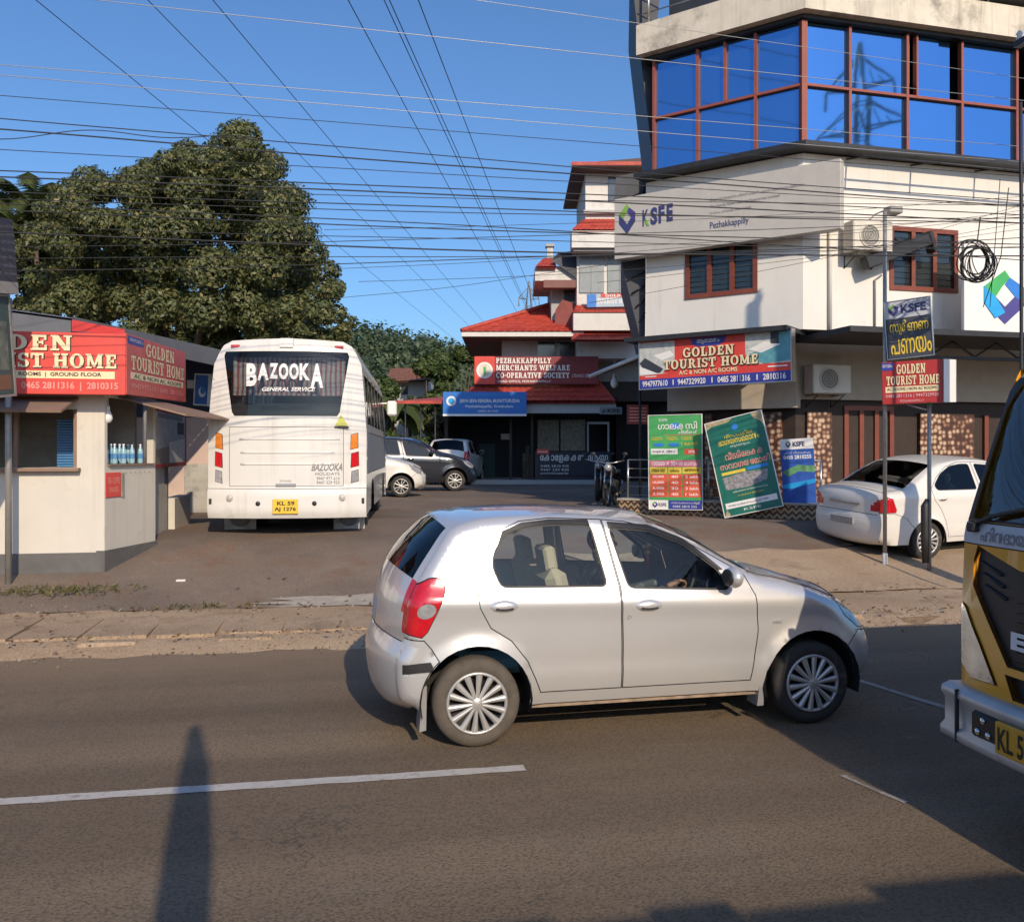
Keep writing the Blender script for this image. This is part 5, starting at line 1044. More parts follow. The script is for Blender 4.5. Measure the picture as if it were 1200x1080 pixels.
# ground floor: slab, fascia, recessed dark front
b = MB(FL); b.box(-.1, LL - .05, -.78, .3, 4.21, 4.30); b.build('canopy_slab', m_dkmet, ks); b = MB(FR); b.box(-.02, LR, -1.5, .3, 4.07, 4.17); b.build('canopy_slab', m_dkmet, ks); pass
b = MB(FR); b.box(.40, LR, .9, 1.05, 3.03, 4.19); b.build('fascia', m_beige, ks); b = MB(FL); b.box(.15, LL - .36, .7, .95, 2.85, 4.19); b.build('fascia', m_beige, ks)
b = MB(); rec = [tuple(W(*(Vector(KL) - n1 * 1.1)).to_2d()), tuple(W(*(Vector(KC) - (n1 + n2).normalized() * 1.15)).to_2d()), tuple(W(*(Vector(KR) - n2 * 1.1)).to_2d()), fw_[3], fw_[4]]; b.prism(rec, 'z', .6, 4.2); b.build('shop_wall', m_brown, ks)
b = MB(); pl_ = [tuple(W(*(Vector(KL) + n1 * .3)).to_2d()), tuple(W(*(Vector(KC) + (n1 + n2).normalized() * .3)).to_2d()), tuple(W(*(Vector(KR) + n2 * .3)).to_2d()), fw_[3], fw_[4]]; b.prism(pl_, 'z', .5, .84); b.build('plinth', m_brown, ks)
RL0, RL1 = Vector(KL) - n1 * 1.1, Vector(KC) - n1 * 1.1; RR0, RR1 = Vector(KC) - n2 * 1.1, Vector(KR) - n2 * 1.1
FRL, _ = frame(RL0, RL1); FRR, _ = frame(RR0, RR1)
for px0, px1 in ((828, 836), (878, 917)): a, c = s_at(RL0, RL1, .05, px0), s_at(RL0, RL1, .05, px1); b = MB(FRL); b.box(a, c, -.14, .02, .84, 2.78); b.build('tiled_pillar', m_mos, ks)
for px0, px1 in ((943, 972), (1075, 1138)): a, c = s_at(RR0, RR1, .05, px0), s_at(RR0, RR1, .05, px1); b = MB(FRR); b.box(a, c, -.14, .02, .84, 2.78); b.build('tiled_pillar', m_mos, ks)
a = s_at(RR0, RR1, .05, 988)
for k in range(4): b = MB(FRR); b.box(a + k * .36, a + k * .36 + .1, -.10, .0, .84, 2.82); b.build('door_post', m_wood, ks)
b = MB(FRR); b.box(a, a + 1.18, -.098, 0, 2.82, 2.92); b.build('door_head', m_wood, ks); b = MB(FRR); b.box(a, a + 1.18, -.098, 0, .84, 1.45); b.build('door_panel', m_wood, ks)
for k in range(3): b = MB(FRR); b.box(a + k * .36 + .1, a + k * .36 + .36, -.03, -.02, 1.45, 2.82); b.build('door_glass', m_pane, ks)
a = s_at(RR0, RR1, .05, 1152)
for k in range(2): b = MB(FRR); b.box(a + k * .7, a + k * .7 + .1, -.10, .0, .84, 2.75); b.build('door_post', m_wood, ks)
# open truss below the canopy at the right
for x in (2.2, 3.2, 4.2, 5.2): b = MB(FR); b.tube([(x, -.78, 3.78), (x + .5, -.78, 4.06)], .02, 5); b.build('truss_brace', m_dkmet, ks); b = MB(FR); b.tube([(x + .5, -.78, 4.06), (x + 1, -.78, 3.78)], .02, 5); b.build('truss_brace', m_dkmet, ks)
b = MB(FR); b.box(2.0, LR, -.82, -.74, 3.72, 3.78); b.build('truss_chord', m_dkmet, ks)
b = MB(FR); b.tube([(.55, -.06, 4.3), (.55, -.06, 7.5)], .035, 8); b.build('drain_pipe', m_wall, ks); b = MB(FR); b.tube([(1.55, -.04, 4.3), (1.55, -.04, 5.3), (1.7, -.04, 5.4)], .018, 6); b.build('conduit', m_gtext, ks)
# air conditioners, floodlight, slanted duct
def ac_unit(F, x, z, label, y=-.12):
    m = F @ Matrix.Translation((x, y, z)); t = thing('air_conditioner', label, 'air conditioner', mtx=m, group='outdoor air conditioning units')
    b = MB(); b.bbox(0, .86, -.34, 0, 0, .58, .02); b.build('case', m_ac, t, True)
    b = MB(); b.lathe([(.2, -.005), (.235, -.015), (.235, .0)], 28, 'y', (.36, -.342, .29)); g = b.build('fan_ring', m_ac, t, True)
    for r in (.04, .09, .14, .19): b = MB(); b.tube(ring((.36, -.352, .29), r, (0, 1, 0), 24), .005, 5, False); b.build('guard_wire', m_ac, g, True)
    b = MB(); b.prism([(.36 + .2 * math.cos(2 * math.pi * k / 24), .29 + .2 * math.sin(2 * math.pi * k / 24)) for k in range(24)], 'y', -.346, -.343); b.build('fan', M('fan_grey', (.2, .19, .17), .6), t, True)
    for xx in (.12, .7): b = MB(); b.tube([(xx, .12, -.25), (xx, .12, -.02), (xx, -.32, -.02), (xx, .10, -.24)], .014, 5); b.build('bracket', m_dkmet, t, True)
    return t
xa = s_at(KC, KR, .4, 998); ac_unit(FR, xa, 5.75, 'cream outdoor air conditioner high on the white wall beside the brown window')
xa2 = s_at(KC, KR, -.6, 946); ac_unit(FR, xa2 + .05, 3.12, 'shaded outdoor air conditioner under the canopy beside the beige fascia', .8)
p0 = P(1035, 258, 17.0); fl = thing('floodlight', 'small floodlight on a bent arm above the wall air conditioner', 'floodlight', mtx=FR @ Matrix.Translation((xa + .55, 0, 6.36)))
b = MB(); b.tube([(0, .0, .0), (0, -.35, .12), (.1, -.55, .16)], .014, 6); b.build('arm', m_steel, fl, True); b = MB(); b.bbox(.05, .34, -.72, -.5, .07, .2, .02); b.build('lamp_head', M('lamp_grey', (.3, .29, .27), .4), fl, True)
t = thing('slanted_bar', 'black duct slanting across the upper brown window', 'bar', mtx=FR @ Matrix.Translation((1.15, -.32, 5.42)) @ Matrix.Rotation(R(-21), 4, 'Y'))  # dark sloping bar set in front of the brown window
b = MB(); b.bbox(0, 1.62, -.1, .1, 0, .24, .02); b.build('channel', m_dkmet, t, True); b = MB(); b.bbox(1.5, 1.58, -.12, .12, -.16, .27, .01); b.build('end_plate', m_dkmet, t, True)
b = MB(); b.tube([(1.0, 0, .2), (1.05, .3, .35)], .02, 5); b.build('hanger', m_dkmet, t, True)
# ------------------------------------------------------------------ signs on and around the office
m_sgrey = M('sign_grey', (.50, .47, .43), .6, var=.06, bump=.3, bscale=1.6, dirt=(.42, .39, .35), dscale=1.2, dthr=.6); m_navy = M('sign_navy', (.045, .05, .16), .5); m_green = M('logo_green', (.22, .42, .06), .5); m_lgreen = M('bright_green', (.06, .42, .12), .5); m_lblue = M('bright_blue', (.03, .2, .62), .5); m_purp = M('logo_purple', (.07, .06, .25), .5)
m_red_s = M('sign_red', (.68, .06, .045), .5, var=.1, scale=2, bump=.35, bscale=2.5, streak=(.5, .06, .05), sthr=.5); m_dred = M('sign_dark_red', (.42, .03, .03), .5, var=.08); m_gold = M('letter_cream', (.80, .68, .42), .5, var=.04); m_whs = M('sign_white', (.8, .78, .74), .5, var=.03); m_yels = M('sign_yellow', (.75, .55, .06), .5); m_blk = m_ink; m_sblue = M('sign_blue', (.035, .05, .30), .5)
m_teal = M('photo_teal', (.1, .3, .36), .6, var=.2, scale=8); m_photo = M('photo_grey', (.5, .52, .5), .6, var=.25, scale=7); m_bed = M('photo_dark', (.04, .045, .06), .6); m_shadow = M('letter_shadow', (.06, .02, .02), .6)
def diamond(S, cx, cz, w, h, k=2, cols=None):
    """ring-shaped hexagonal diamond in three coloured pieces"""
    g, pu, bl = cols or (m_green, m_purp, m_navy); o = [(cx, cz + h / 2), (cx + w / 2, cz + h * .18), (cx + w / 2, cz - h * .12), (cx, cz - h / 2), (cx - w / 2, cz - h * .12), (cx - w / 2, cz + h * .18)]; i_ = [(cx + .02 * w, cz + h * .2), (cx + w * .24, cz + .02 * h), (cx + w * .22, cz - .02 * h), (cx, cz - h * .18), (cx - w * .22, cz), (cx - w * .22, cz + .02 * h)]
    S.poly('emblem_piece', [o[5], o[0], (cx + w * .12, cz + h * .37), (cx - w * .06, cz + h * .2), i_[4]], k, g); S.poly('emblem_piece', [(cx + w * .12, cz + h * .37), o[1], o[2], i_[1], (cx + .0 * w, cz + h * .24)], k + .4, pu); S.poly('emblem_piece', [o[4], i_[4], i_[3], i_[1], o[2], o[3]], k + .8, bl); S.poly('emblem_piece', [o[5], i_[4], o[4]], k + .2, bl)
def kpt(off, px, zz, p0=KL, p1=KC):
    d = (Vector(p1) - Vector(p0)).normalized(); n = Vector((d.y, -d.x)); q = Vector(p0) + n * off + d * s_at(p0, p1, off, px); return W(q.x, q.y, zz)
S = Sign('building_sign', 'long grey office sign with green and blue diamond emblem on the corner', 'sign', kpt(.36, 720, 6.03), kpt(.36, 985, 6.03), 1.27, .22, m_sgrey)
diamond(S, .065, .64, .082, .50); m_k = m_navy
S.text('K', .142, .47, .172, .74, 2, m_navy, .03); S.poly('emblem_piece', [(.152, .56), (.160, .60), (.176, .47), (.166, .47)], 4, m_green)
for i, ch in enumerate('SFE'): S.text(ch, .181 + i * .039, .47 + .008 * i, .215 + i * .039 - (.004 if i else 0), .755 + .008 * i, 2, m_navy, .05)
S.text('ദി കേരള സ്റ്റേറ്റ് ഫിനാൻഷ്യൽ എന്റർപ്രൈസസ് ലിമിറ്റഡ്', .46, .68, .86, .745, 2, m_gtext, skew=.0); S.text('The Kerala State Financial Enterprises Limited', .46, .58, .76, .635, 2, m_gtext); S.text('(A Govt. of Kerala Undertaking)', .46, .48, .64, .53, 2, m_gtext); S.text('Pezhakkappilly', .46, .24, .63, .37, 2, m_navy, .01)
S = Sign('hotel_sign', 'red and blue lodging sign with two bedroom photos on the corner canopy', 'sign', kpt(.62, 750, 3.25), kpt(.62, 927, 3.29), .95, .2, m_red_s, frame=m_steel, fw=.02)
S.rect('phone_strip', 0, 0, 1, .20, 1, m_sblue); S.text('9947977610', .02, .04, .20, .165, 3, m_whs, .02); S.text('9447329920', .27, .04, .46, .165, 3, m_whs, .02); S.text('0485 2811316', .54, .04, .75, .165, 3, m_whs, .02); S.text('2810316', .83, .04, .97, .165, 3, m_whs, .02)
for x in (.235, .50, .79): S.rect('divider', x, .05, x + .006, .16, 3, m_whs)
S.poly('bedroom_photo', [(.0, .28), (.0, .98), (.25, .98), (.25, .60), (.16, .30)], 1, m_photo); S.poly('photo_bed', [(.0, .55), (.04, .66), (.17, .40), (.14, .30), (.02, .46)], 2, m_bed); S.poly('photo_pillow', [(.10, .70), (.22, .78), (.25, .66), (.16, .58)], 2, m_whs); S.poly('photo_sheet', [(.0, .30), (.0, .48), (.12, .32), (.2, .30)], 3, m_whs)
S.poly('bedroom_photo', [(.72, .36), (.72, .98), (1, .98), (1, .36)], 1, m_photo); S.poly('photo_wall', [(.88, .6), (.88, .98), (1, .98), (1, .6)], 2, m_teal); S.poly('photo_bed', [(.72, .56), (.88, .66), (1, .62), (1, .40), (.84, .36)], 3, m_teal); S.poly('photo_pillow', [(.74, .66), (.84, .80), (.94, .72), (.82, .58)], 4, m_whs); S.poly('photo_frame', [(.88, .74), (.88, .96), (.93, .96), (.93, .74)], 4, m_bed)
S.poly('name_tab', [(.36, .98), (.60, .98), (.585, .86), (.55, .81), (.41, .81), (.375, .86)], 2, m_sblue); S.text('ആരാമതം', .405, .85, .555, .95, 4, m_whs, .01)
for dx, dz, k, mt in ((.006, -.02, 5, m_shadow), (0, 0, 8, m_gold)):
    S.text('GOLDEN', .31 + dx, .60 + dz, .65 + dx, .80 + dz, k, mt, slab=True); S.text('TOURIST HOME', .175 + dx, .37 + dz, .80 + dx, .57 + dz, k, mt, slab=True)
S.text('A/C & NON A/C ROOMS', .28, .25, .67, .34, 5, m_gold, .02); S.rect('caption', .86, .285, .98, .31, 2, m_whs); S.rect('caption', .04, .245, .12, .262, 2, m_whs)
# white board with the large diamond emblem, standing on the canopy
S = Sign('logo_board', 'white board with big green and blue diamond emblem on the canopy edge', 'sign', kpt(.82, 1130, 4.18, KC, KR), kpt(.82, 1246, 4.18, KC, KR), 1.72, .08, m_whs)
m_sky_b = M('logo_skyblue', (.02, .35, .75), .5)
diamond(S, .40, .44, .42, .60, 4, (m_lgreen, m_lblue, m_purp)); S.poly('emblem_piece', [(.19, .55), (.30, .44), (.40, .27), (.30, .20), (.19, .37)], 8, m_sky_b)
# twin-pole signs beside the drive
def pole(name, label, px, py, D, top_z, r=.03, mat=None, group=None):
    p = P(px, py, D); z0 = gz(p.y); t = thing(name, label, 'pole', (p.x, p.y, z0), group=group); b = MB(); b.tube([(0, 0, -.1), (0, 0, top_z - z0)], r, 10); b.build('pole', mat or m_gpole, t, True); return t, p
m_gpole = M('galvanised_pole', (.32, .31, .29), .5, .4, var=.15, scale=8)
tp1, q1 = pole('sign_pole', 'tall steel pole carrying the dark pledge-loan sign, beside the parked sedan', 1037, 660, 13.75, 5.55)
b = MB(); b.lathe([(.035, 0), (.038, .16), (.03, .18)], 10, 'z'); b.build('paint_band', m_whs, tp1, True)
tp2, q2 = pole('sign_pole', 'shorter steel pole under the red hotel board, nearer the lorry', 1089, 668, 13.5, 3.0)
b = MB(); b.lathe([(.036, 2.42), (.036, 2.55)], 10, 'z'); b.build('green_band', M('green_tape', (.03, .3, .15), .5), tp2, True)
b = MB(); b.tube([(-.06, 0, .12), (-.07, 0, .5), (-.07, 0, .95), (-.03, 0, 1.05)], [.05, .062, .06, .03], 10); b.build('rubber_sleeve', m_black, tp2, True)
b = MB(); b.tube([(0, 0, 2.35), P(1063, 474, 13.62) - Vector((q2.x, q2.y, gz(q2.y)))], .012, 6); b.build('stay', m_steel, tp2, True)
S = Sign('pledge_sign', 'dark sign with yellow script under a grey emblem strip, on the tall pole', 'sign', P(1041, 421, 13.68), P(1094, 415, 13.35), .84, .05, M('sign_charcoal', (.06, .065, .085), .5), frame=m_steel, fw=.012)
S.rect('header', 0, .70, 1, 1, 1, M('header_grey', (.52, .53, .58), .5)); S.text('KSFE', .36, .78, .92, .93, 3, m_navy, .03); diamond(S, .19, .85, .22, .22, 3)
S.text('സുർണണ', .08, .40, .94, .66, 3, m_yels, .03); S.text('പണയം', .08, .06, .98, .34, 3, m_yels, .03)
S = Sign('roadside_hotel_sign', 'red lodging board with white end panel fixed to the sign poles', 'sign', P(1034, 474, 13.62), P(1105, 471, 13.25), .62, .16, m_dred)
S.text('GOLDEN', .25, .70, .73, .93, 3, m_gold, slab=True); S.text('TOURIST HOME', .08, .44, .95, .66, 3, m_gold, slab=True); S.rect('room_strip', .06, .27, .94, .41, 1, m_gold); S.text('AC ROOMS | NON AC ROOMS', .09, .295, .91, .385, 3, m_shadow)
S.text('0485 2811316 | 9447329920', .06, .13, .94, .23, 3, M('pinkish', (.75, .4, .42), .5), .01); S.text('PEZHAKKAPPILLY', .3, .035, .7, .09, 3, M('pinkish', (.75, .4, .42), .5)); S.rect('name_tab', .0, .80, .2, .98, 2, m_sblue); S.text('ആരാമതം', .02, .85, .18, .94, 4, m_whs)
a = P(1106, 471, 13.24); c = P(1120.5, 471, 13.5); S2_ = MB(); b = MB(); S2_ = S.o; mm = S.o.matrix_world.inverted(); b.add([mm @ v for v in (a, c, c + Vector((0, 0, .62)), a + Vector((0, 0, .62)), a + Vector((.02, .05, 0)), c + Vector((.02, .05, 0)), c + Vector((.02, .05, .62)), a + Vector((.02, .05, .62)))], [(0, 1, 2, 3), (4, 7, 6, 5), (0, 4, 5, 1), (3, 2, 6, 7), (0, 3, 7, 4), (1, 5, 6, 2)]); b.build('end_panel', m_whs, S.o, True)
# ------------------------------------------------------------------ planter, railing and posters in front of the corner
PL0, PL1 = (2.18, 18.8), (5.66, 16.68); FP, LP = frame(PL0, PL1)
t = thing('planter', 'low zigzag-tiled kerb planter along the corner office front', 'planter', mtx=FP @ Matrix.Translation((0, 0, .7)))
b = MB(); b.bbox(0, LP, -.02, .5, -.1, .29, .015); b.build('tiled_wall', m_zig, t, True); b = MB(); b.box(-.02, LP + .02, -.04, .54, .292, .33); b.build('coping', m_beige, t, True)
t = thing('railing', 'stainless steel railing with five bars above the tiled planter', 'railing', mtx=FP @ Matrix.Translation((.1, .2, 1.03)))
ls = [s_at(PL0, PL1, -.2, px) - .1 for px in (736, 830, 895, 939, 962)]
for x in ls: b = MB(); b.tube([(x, 0, 0), (x, 0, .78)], .022, 8); b.build('post', m_steel, t, True)
for k in range(5): b = MB(); b.tube([(ls[0], 0, .78 - k * .18), (ls[-1], 0, .78 - k * .18)], .016 if k == 0 else .010, 6); b.build('rail', m_steel, t, True)
m_pg = M('poster_green', (.07, .36, .11), .45, var=.1, bump=.4, bscale=3); m_pdg = M('poster_dark_green', (.012, .14, .10), .45, var=.2, bump=.4, bscale=3); m_pblue = M('poster_blue', (.03, .10, .42), .5, var=.25, scale=6); m_pink = M('poster_pink', (.62, .16, .26), .5); m_pred = M('poster_red', (.75, .09, .05), .5); m_rose = M('letter_rose', (.75, .28, .24), .5)
S = Sign('savings_poster', 'upright green poster with a red and yellow table, against the railing', 'poster', P(761, 596, 18.15), P(823, 597, 17.72), 1.83, .03, m_pg, frame=m_whs, fw=.012)
S.text('KSFE', .2, .935, .36, .965, 2, m_whs); S.text('ഗാലക്സി', .18, .85, .92, .93, 4, m_whs, .03); S.disc('badge', .5, .885, .11, 1, m_lblue, rz=.06); S.text('ചിട്ടികൾ', .56, .80, .92, .84, 2, m_whs, .02); S.rect('rule', .3, .785, .95, .79, 1, m_pred)
for i, x in enumerate((.05, .34, .62)): S.text('സമ്മാനം', x, .735, x + .22, .77, 2, m_yels); S.disc('car_picture', x + .14, .685, .11, 2, (m_lblue, m_lblue, m_pred)[i], rz=.035) if i < 2 else S.text('1 കോടി', x, .68, x + .3, .72, 2, m_yels, .02)
S.rect('caption_strip', .04, .585, .55, .645, 1, m_whs); S.text('നറുക്ക് വീതം', .06, .60, .5, .63, 3, m_ink, .01); S.rect('caption_strip', .68, .58, .93, .64, 1, m_pred); S.text('30%', .75, .595, .88, .625, 3, m_whs, .02)
S.rect('table_head', .02, .45, .97, .52, 1, m_pink); S.text('100000 X 30+10 മാസം', .06, .465, .92, .508, 3, m_whs, .02)
for i, (a, c, w) in enumerate((('സല', 'കാലാ', .34), ('വധി', 'മാസം', .26), ('എണ്ണം', 'ശാഖ', .36))):
    x0 = .02 + (0, .35, .62)[i]; S.rect('table_cell', x0, .38, x0 + w - .012, .445, 1, m_yels); S.text(a + c, x0 + .03, .395, x0 + w - .05, .43, 3, m_ink, .02)
for r_, row in enumerate((('20,000', '40', '2 lakh'), ('10,000', '40', '4 lakh'), ('5,000', '30', '3 lakh'), ('2,500', '40', '1 lakh'))):
    z0 = .315 - r_ * .062
    for i, w in enumerate((.34, .26, .36)): x0 = .02 + (0, .35, .62)[i]; S.rect('table_cell', x0, z0, x0 + w - .012, z0 + .057, 1, m_pred); S.text(row[i], x0 + .05, z0 + .015, x0 + w - .07, z0 + .045, 3, m_whs, .02)
S.rect('foot_white', 0, .0, .36, .095, 1, m_whs); diamond(S, .11, .048, .1, .07, 2); S.text('KSFE', .18, .03, .33, .065, 3, m_navy, .02); S.rect('foot_blue', .37, 0, 1, .095, 1, m_sblue); S.text('ശാഖ പേഴക്കാപ്പിള്ളി', .42, .055, .95, .082, 3, m_whs); S.text('0485 2810 255', .45, .018, .9, .042, 3, m_whs)
bl_ = P(850, 606, 17.05); S = Sign('tilted_poster', 'dark green poster leaning at a slant in front of the railing', 'poster', bl_, P(917, 592, 16.62), 1.78, .035, m_pdg, up=P(829, 497, 17.35) - bl_, frame=m_whs, fw=.014)
m_leafp = M('poster_foliage', (.42, .34, .2), .6, var=.4, scale=20); S.poly('corner_flowers', [(.82, 1), (1, 1), (1, .86), (.92, .92), (.84, .95)], 1, m_leafp); S.poly('corner_flowers', [(0, 1), (.5, 1), (.4, .965), (.1, .955), (0, .93)], 1, m_leafp); S.poly('corner_flowers', [(0, 0), (.06, .07), (.1, .02), (.08, 0)], 1, m_leafp)
S.disc('crest', .5, .90, .06, 2, m_lblue); S.text('നിറപ്പകിട്ട്', .28, .80, .78, .84, 2, m_yels, .02); S.text('ഭാഗ്യസമ്മാനം', .16, .735, .88, .785, 2, m_yels, .03); S.text('നറുക്കെടുപ്പ്', .35, .69, .7, .715, 2, m_whs); S.text('വീട്ടിലേക്ക്', .22, .575, .9, .655, 2, m_rose, .05); S.text('സ്വാഗതമോതി', .1, .48, .98, .555, 2, m_rose, .05)
S.rect('ribbon', .1, .425, .52, .455, 1, m_yels); S.rect('ribbon', .55, .43, .92, .46, 1, m_lblue); S.poly('crowd_photo', [(.12, .27), (.1, .40), (.5, .42), (.9, .40), (.85, .30), (.5, .26)], 1, M('photo_crowd', (.26, .25, .26), .6, var=.7, scale=16))
S.text('എല്ലാ ഓണക്കാല നിക്ഷേപങ്ങൾക്കും', .22, .225, .84, .25, 2, m_whs); S.text('കാലാവധി 2025 വരെ', .3, .185, .76, .205, 2, m_yels); S.rect('address_strip', .05, .075, .95, .135, 1, m_whs); S.text('ശാഖ പേഴക്കാപ്പിള്ളി 0485', .1, .09, .8, .12, 3, m_navy); S.text('KSFE', .35, .03, .65, .055, 2, m_whs)
S = Sign('blue_poster', 'small blue poster with white header hung behind the railing', 'poster', P(918, 591, 17.15), P(957, 590, 16.88), 1.21, .02, m_pblue)
S.rect('header', 0, .84, 1, 1, 1, m_whs); diamond(S, .24, .92, .15, .11, 2); S.text('KSFE', .38, .88, .74, .955, 3, m_navy, .03); S.text('ചിട്ടി നിക്ഷേപം', .1, .77, .9, .81, 2, m_whs); S.text('0485 2810255', .08, .69, .92, .75, 2, m_whs, .03); S.poly('swoosh', [(0, .5), (.5, .6), (1, .58), (1, .48), (.5, .5), (.2, .42)], 1, M('poster_swoosh', (.12, .3, .14), .6, var=.5, scale=9)); S.poly('swoosh', [(0, .3), (1, .38), (1, .32), (.3, .24), (0, .25)], 1, m_sky_b)
# motorcycle in the shade by the office flank
def motorcycle(px, D, az, label):
    p = W((px - 600) / FPX * D, D); t = thing('motorcycle', label, 'motorcycle', (p.x, p.y, .725), R(90 - az) - YAW)
    for x in (0, 1.25):
        b = MB(); b.lathe([(.22, .04), (.28, .05), (.30, 0), (.28, -.05), (.22, -.04)], 26, 'y', (x, 0, .30)); w = b.build('wheel', m_rubber, t, True); b = MB(); b.lathe([(.22, .02), (.2, 0), (.22, -.02)], 26, 'y', (x, 0, .3))
        for k in range(5): a = 2 * math.pi * k / 5; b.tube([(x, 0, .3), (x + .21 * math.cos(a), 0, .3 + .21 * math.sin(a))], .014, 5)
        b.build('rim', m_hub, w, True)
    b = MB(); b.ball((.78, 0, .82), .26, .13, .13, 14, 10); b.build('fuel_tank', m_dark_p, t, True); b = MB(); b.bbox(-.12, .58, -.12, .12, .74, .84, .04); b.build('seat', m_black, t, True)
    b = MB(); b.bbox(.42, .86, -.13, .13, .3, .62, .05); b.tube([(.4, .14, .3), (-.2, .16, .36)], .04, 8); b.build('engine', m_dkmet, t, True)
    b = MB(); b.tube([(1.25, .07, .3), (1.0, .07, .95)], .02, 6); b.tube([(1.25, -.07, .3), (1.0, -.07, .95)], .02, 6); b.tube([(.92, -.34, 1.06), (1.0, -.1, 1.0), (1.0, .1, 1.0), (.92, .34, 1.06)], .014, 6); b.build('fork', m_steel, t, True)
    b = MB(); b.ball((1.1, 0, .9), .08, .09, .09); b.build('headlamp', m_clear, t, True); b = MB(); b.ball((.94, .36, 1.2), .02, .06, .045); b.tube([(.95, .3, 1.06), (.94, .36, 1.18)], .008, 5); b.ball((.94, -.36, 1.2), .02, .06, .045); b.tube([(.95, -.3, 1.06), (.94, -.36, 1.18)], .008, 5); b.build('mirrors', m_black, t, True)
    b = MB(); b.prism([(-.3, .44), (-.28, .62), (0, .74), (.05, .7), (-.2, .56)], 'y', -.07, .07); b.build('mudguard', m_black, t, True)
motorcycle(722, 21.5, 196, 'black motorcycle parked in shade beside the railing end'); motorcycle(705, 24.5, 190, 'dark motorcycle parked deeper in the passage behind the first')
# ------------------------------------------------------------------ buildings at the back of the yard (axes follow the camera plan)
def tile_mat():
    m = bpy.data.materials.new('red_roof_tile'); m.use_nodes = True; nt = m.node_tree; N = nt.nodes; L = nt.links; b = N['Principled BSDF']; b.inputs['Roughness'].default_value = .6
    tc = N.new('ShaderNodeTexCoord'); nz = N.new('ShaderNodeTexNoise'); nz.inputs['Scale'].default_value = 3; nz.inputs['Detail'].default_value = 8; L.new(tc.outputs['Object'], nz.inputs['Vector'])
    r = N.new('ShaderNodeValToRGB'); r.color_ramp.elements[0].position = .3; r.color_ramp.elements[0].color = (.34, .04, .03, 1); r.color_ramp.elements[1].position = .75; r.color_ramp.elements[1].color = (.56, .085, .05, 1); L.new(nz.outputs[0], r.inputs[0]); L.new(r.outputs[0], b.inputs['Base Color']); return m
m_tile = tile_mat(); m_bwhite = M('far_white_wall', (.7, .68, .64), .85, var=.06, scale=1, dirt=(.5, .48, .44), dscale=1); m_bgrey = M('far_grey_wall', (.42, .42, .41), .85, var=.08); m_maroon = M('maroon_sign', (.22, .025, .03), .5, var=.08); m_wgl = M('far_window', (.05, .065, .075), .1, spec=.8, var=.3); m_frost = M('frosted_window', (.3, .33, .34), .25, var=.1); m_cur = M('curtain_beige', (.22, .2, .15), .8, var=.35, scale=9)
def zf(py, D): return CAMZ + (HOR - py) / FPX * D
def xf(px, D): return (px - 600) / FPX * D
def pbox(parent, name, mat, px0, px1, py0, py1, D0, D1):
    b = MB(CAM); b.box(xf(px0, D0), xf(px1, D0), D0, D1, zf(py1, D0), zf(py0, D0)); return b.build(name, mat, parent)
def tiled(parent, name, a, c, d, e, rows, cols, th=.035, mat=None):
    """courses of tiles on the roof face a-c (eave, left to right), d-e (top, left to right): stepped and ribbed"""
    a, c, d, e = map(Vector, (a, c, d, e)); n = (c - a).cross(d - a).normalized(); n = n if n.z > 0 else -n; b = MB(); vs = []; fs = []
    for j in range(rows):
        for k, t in ((0, j / rows), (1, (j + 1) / rows)):
            p, q = a.lerp(d, t), c.lerp(e, t)
            for i in range(cols + 1): vs.append(p.lerp(q, i / cols) + n * (th * (1.6 - k) + (th * .8 if i % 2 else 0)))
        o = j * 2 * (cols + 1)
        fs += [(o + i, o + i + 1, o + cols + 2 + i, o + cols + 1 + i) for i in range(cols)]
        if j: fs += [(o - cols - 1 + i, o - cols + i, o + 1 + i, o + i) for i in range(cols)]
    b.add(vs, fs); b.quad(a - n * .05, c - n * .05, e - n * .05, d - n * .05); o = b.build(name, mat or m_tile, parent); o['kind'] = 'stuff'; return o
CB = 38.0
co = thing('society_building', 'two-storey society building with red tiled roofs at the end of the yard', 'building', W(1.2, CB, .72))
# upper floor, hip roof
pbox(co, 'upper_wall', m_bwhite, 588, 684, 388, 452, CB, CB + 6)
for px0, px1 in ((630, 650), (652, 674)): w = pbox(co, 'window', m_wgl, px0, px1, 400, 418, CB - .06, CB + .02)
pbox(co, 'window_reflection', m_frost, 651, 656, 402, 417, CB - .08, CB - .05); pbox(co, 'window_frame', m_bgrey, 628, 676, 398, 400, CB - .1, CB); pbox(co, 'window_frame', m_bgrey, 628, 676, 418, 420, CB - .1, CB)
ez = zf(390, 36.5); E = lambda px, D, z: W(xf(px, D), D, z)
eL, eR = W(xf(541, 36.5), 36.5, ez), W(xf(684, 36.5), 36.5, ez); bL, bR = W(xf(541, 36.5), 44.5, ez), W(xf(684, 36.5), 44.5, ez); rz = zf(356, 40.5); r0, r1 = W(xf(657, 40.5), 40.5, rz), W(xf(686, 40.5), 40.5, rz)
tiled(co, 'roof_tiles', eL, eR, r0, r1, 12, 34); tiled(co, 'roof_tiles', bL, eL, r0, r0, 12, 30); tiled(co, 'roof_tiles', bR, bL, r1, r0, 12, 20)
b = MB(); b.tube([eL + Vector((0, 0, .1)), r0 + Vector((0, 0, .12)), r1 + Vector((0, 0, .12))], .1, 6); b.build('ridge_tiles', m_tile, co)
for p, q in ((eL, eR), (bL, eL)): b = MB(); d = (q - p).normalized(); b.add([p + Vector((0, 0, -.14)), q + Vector((0, 0, -.14)), q + Vector((0, 0, .03)), p + Vector((0, 0, .03))], [(0, 1, 2, 3)]); b.build('eave_board', m_bwhite, co)
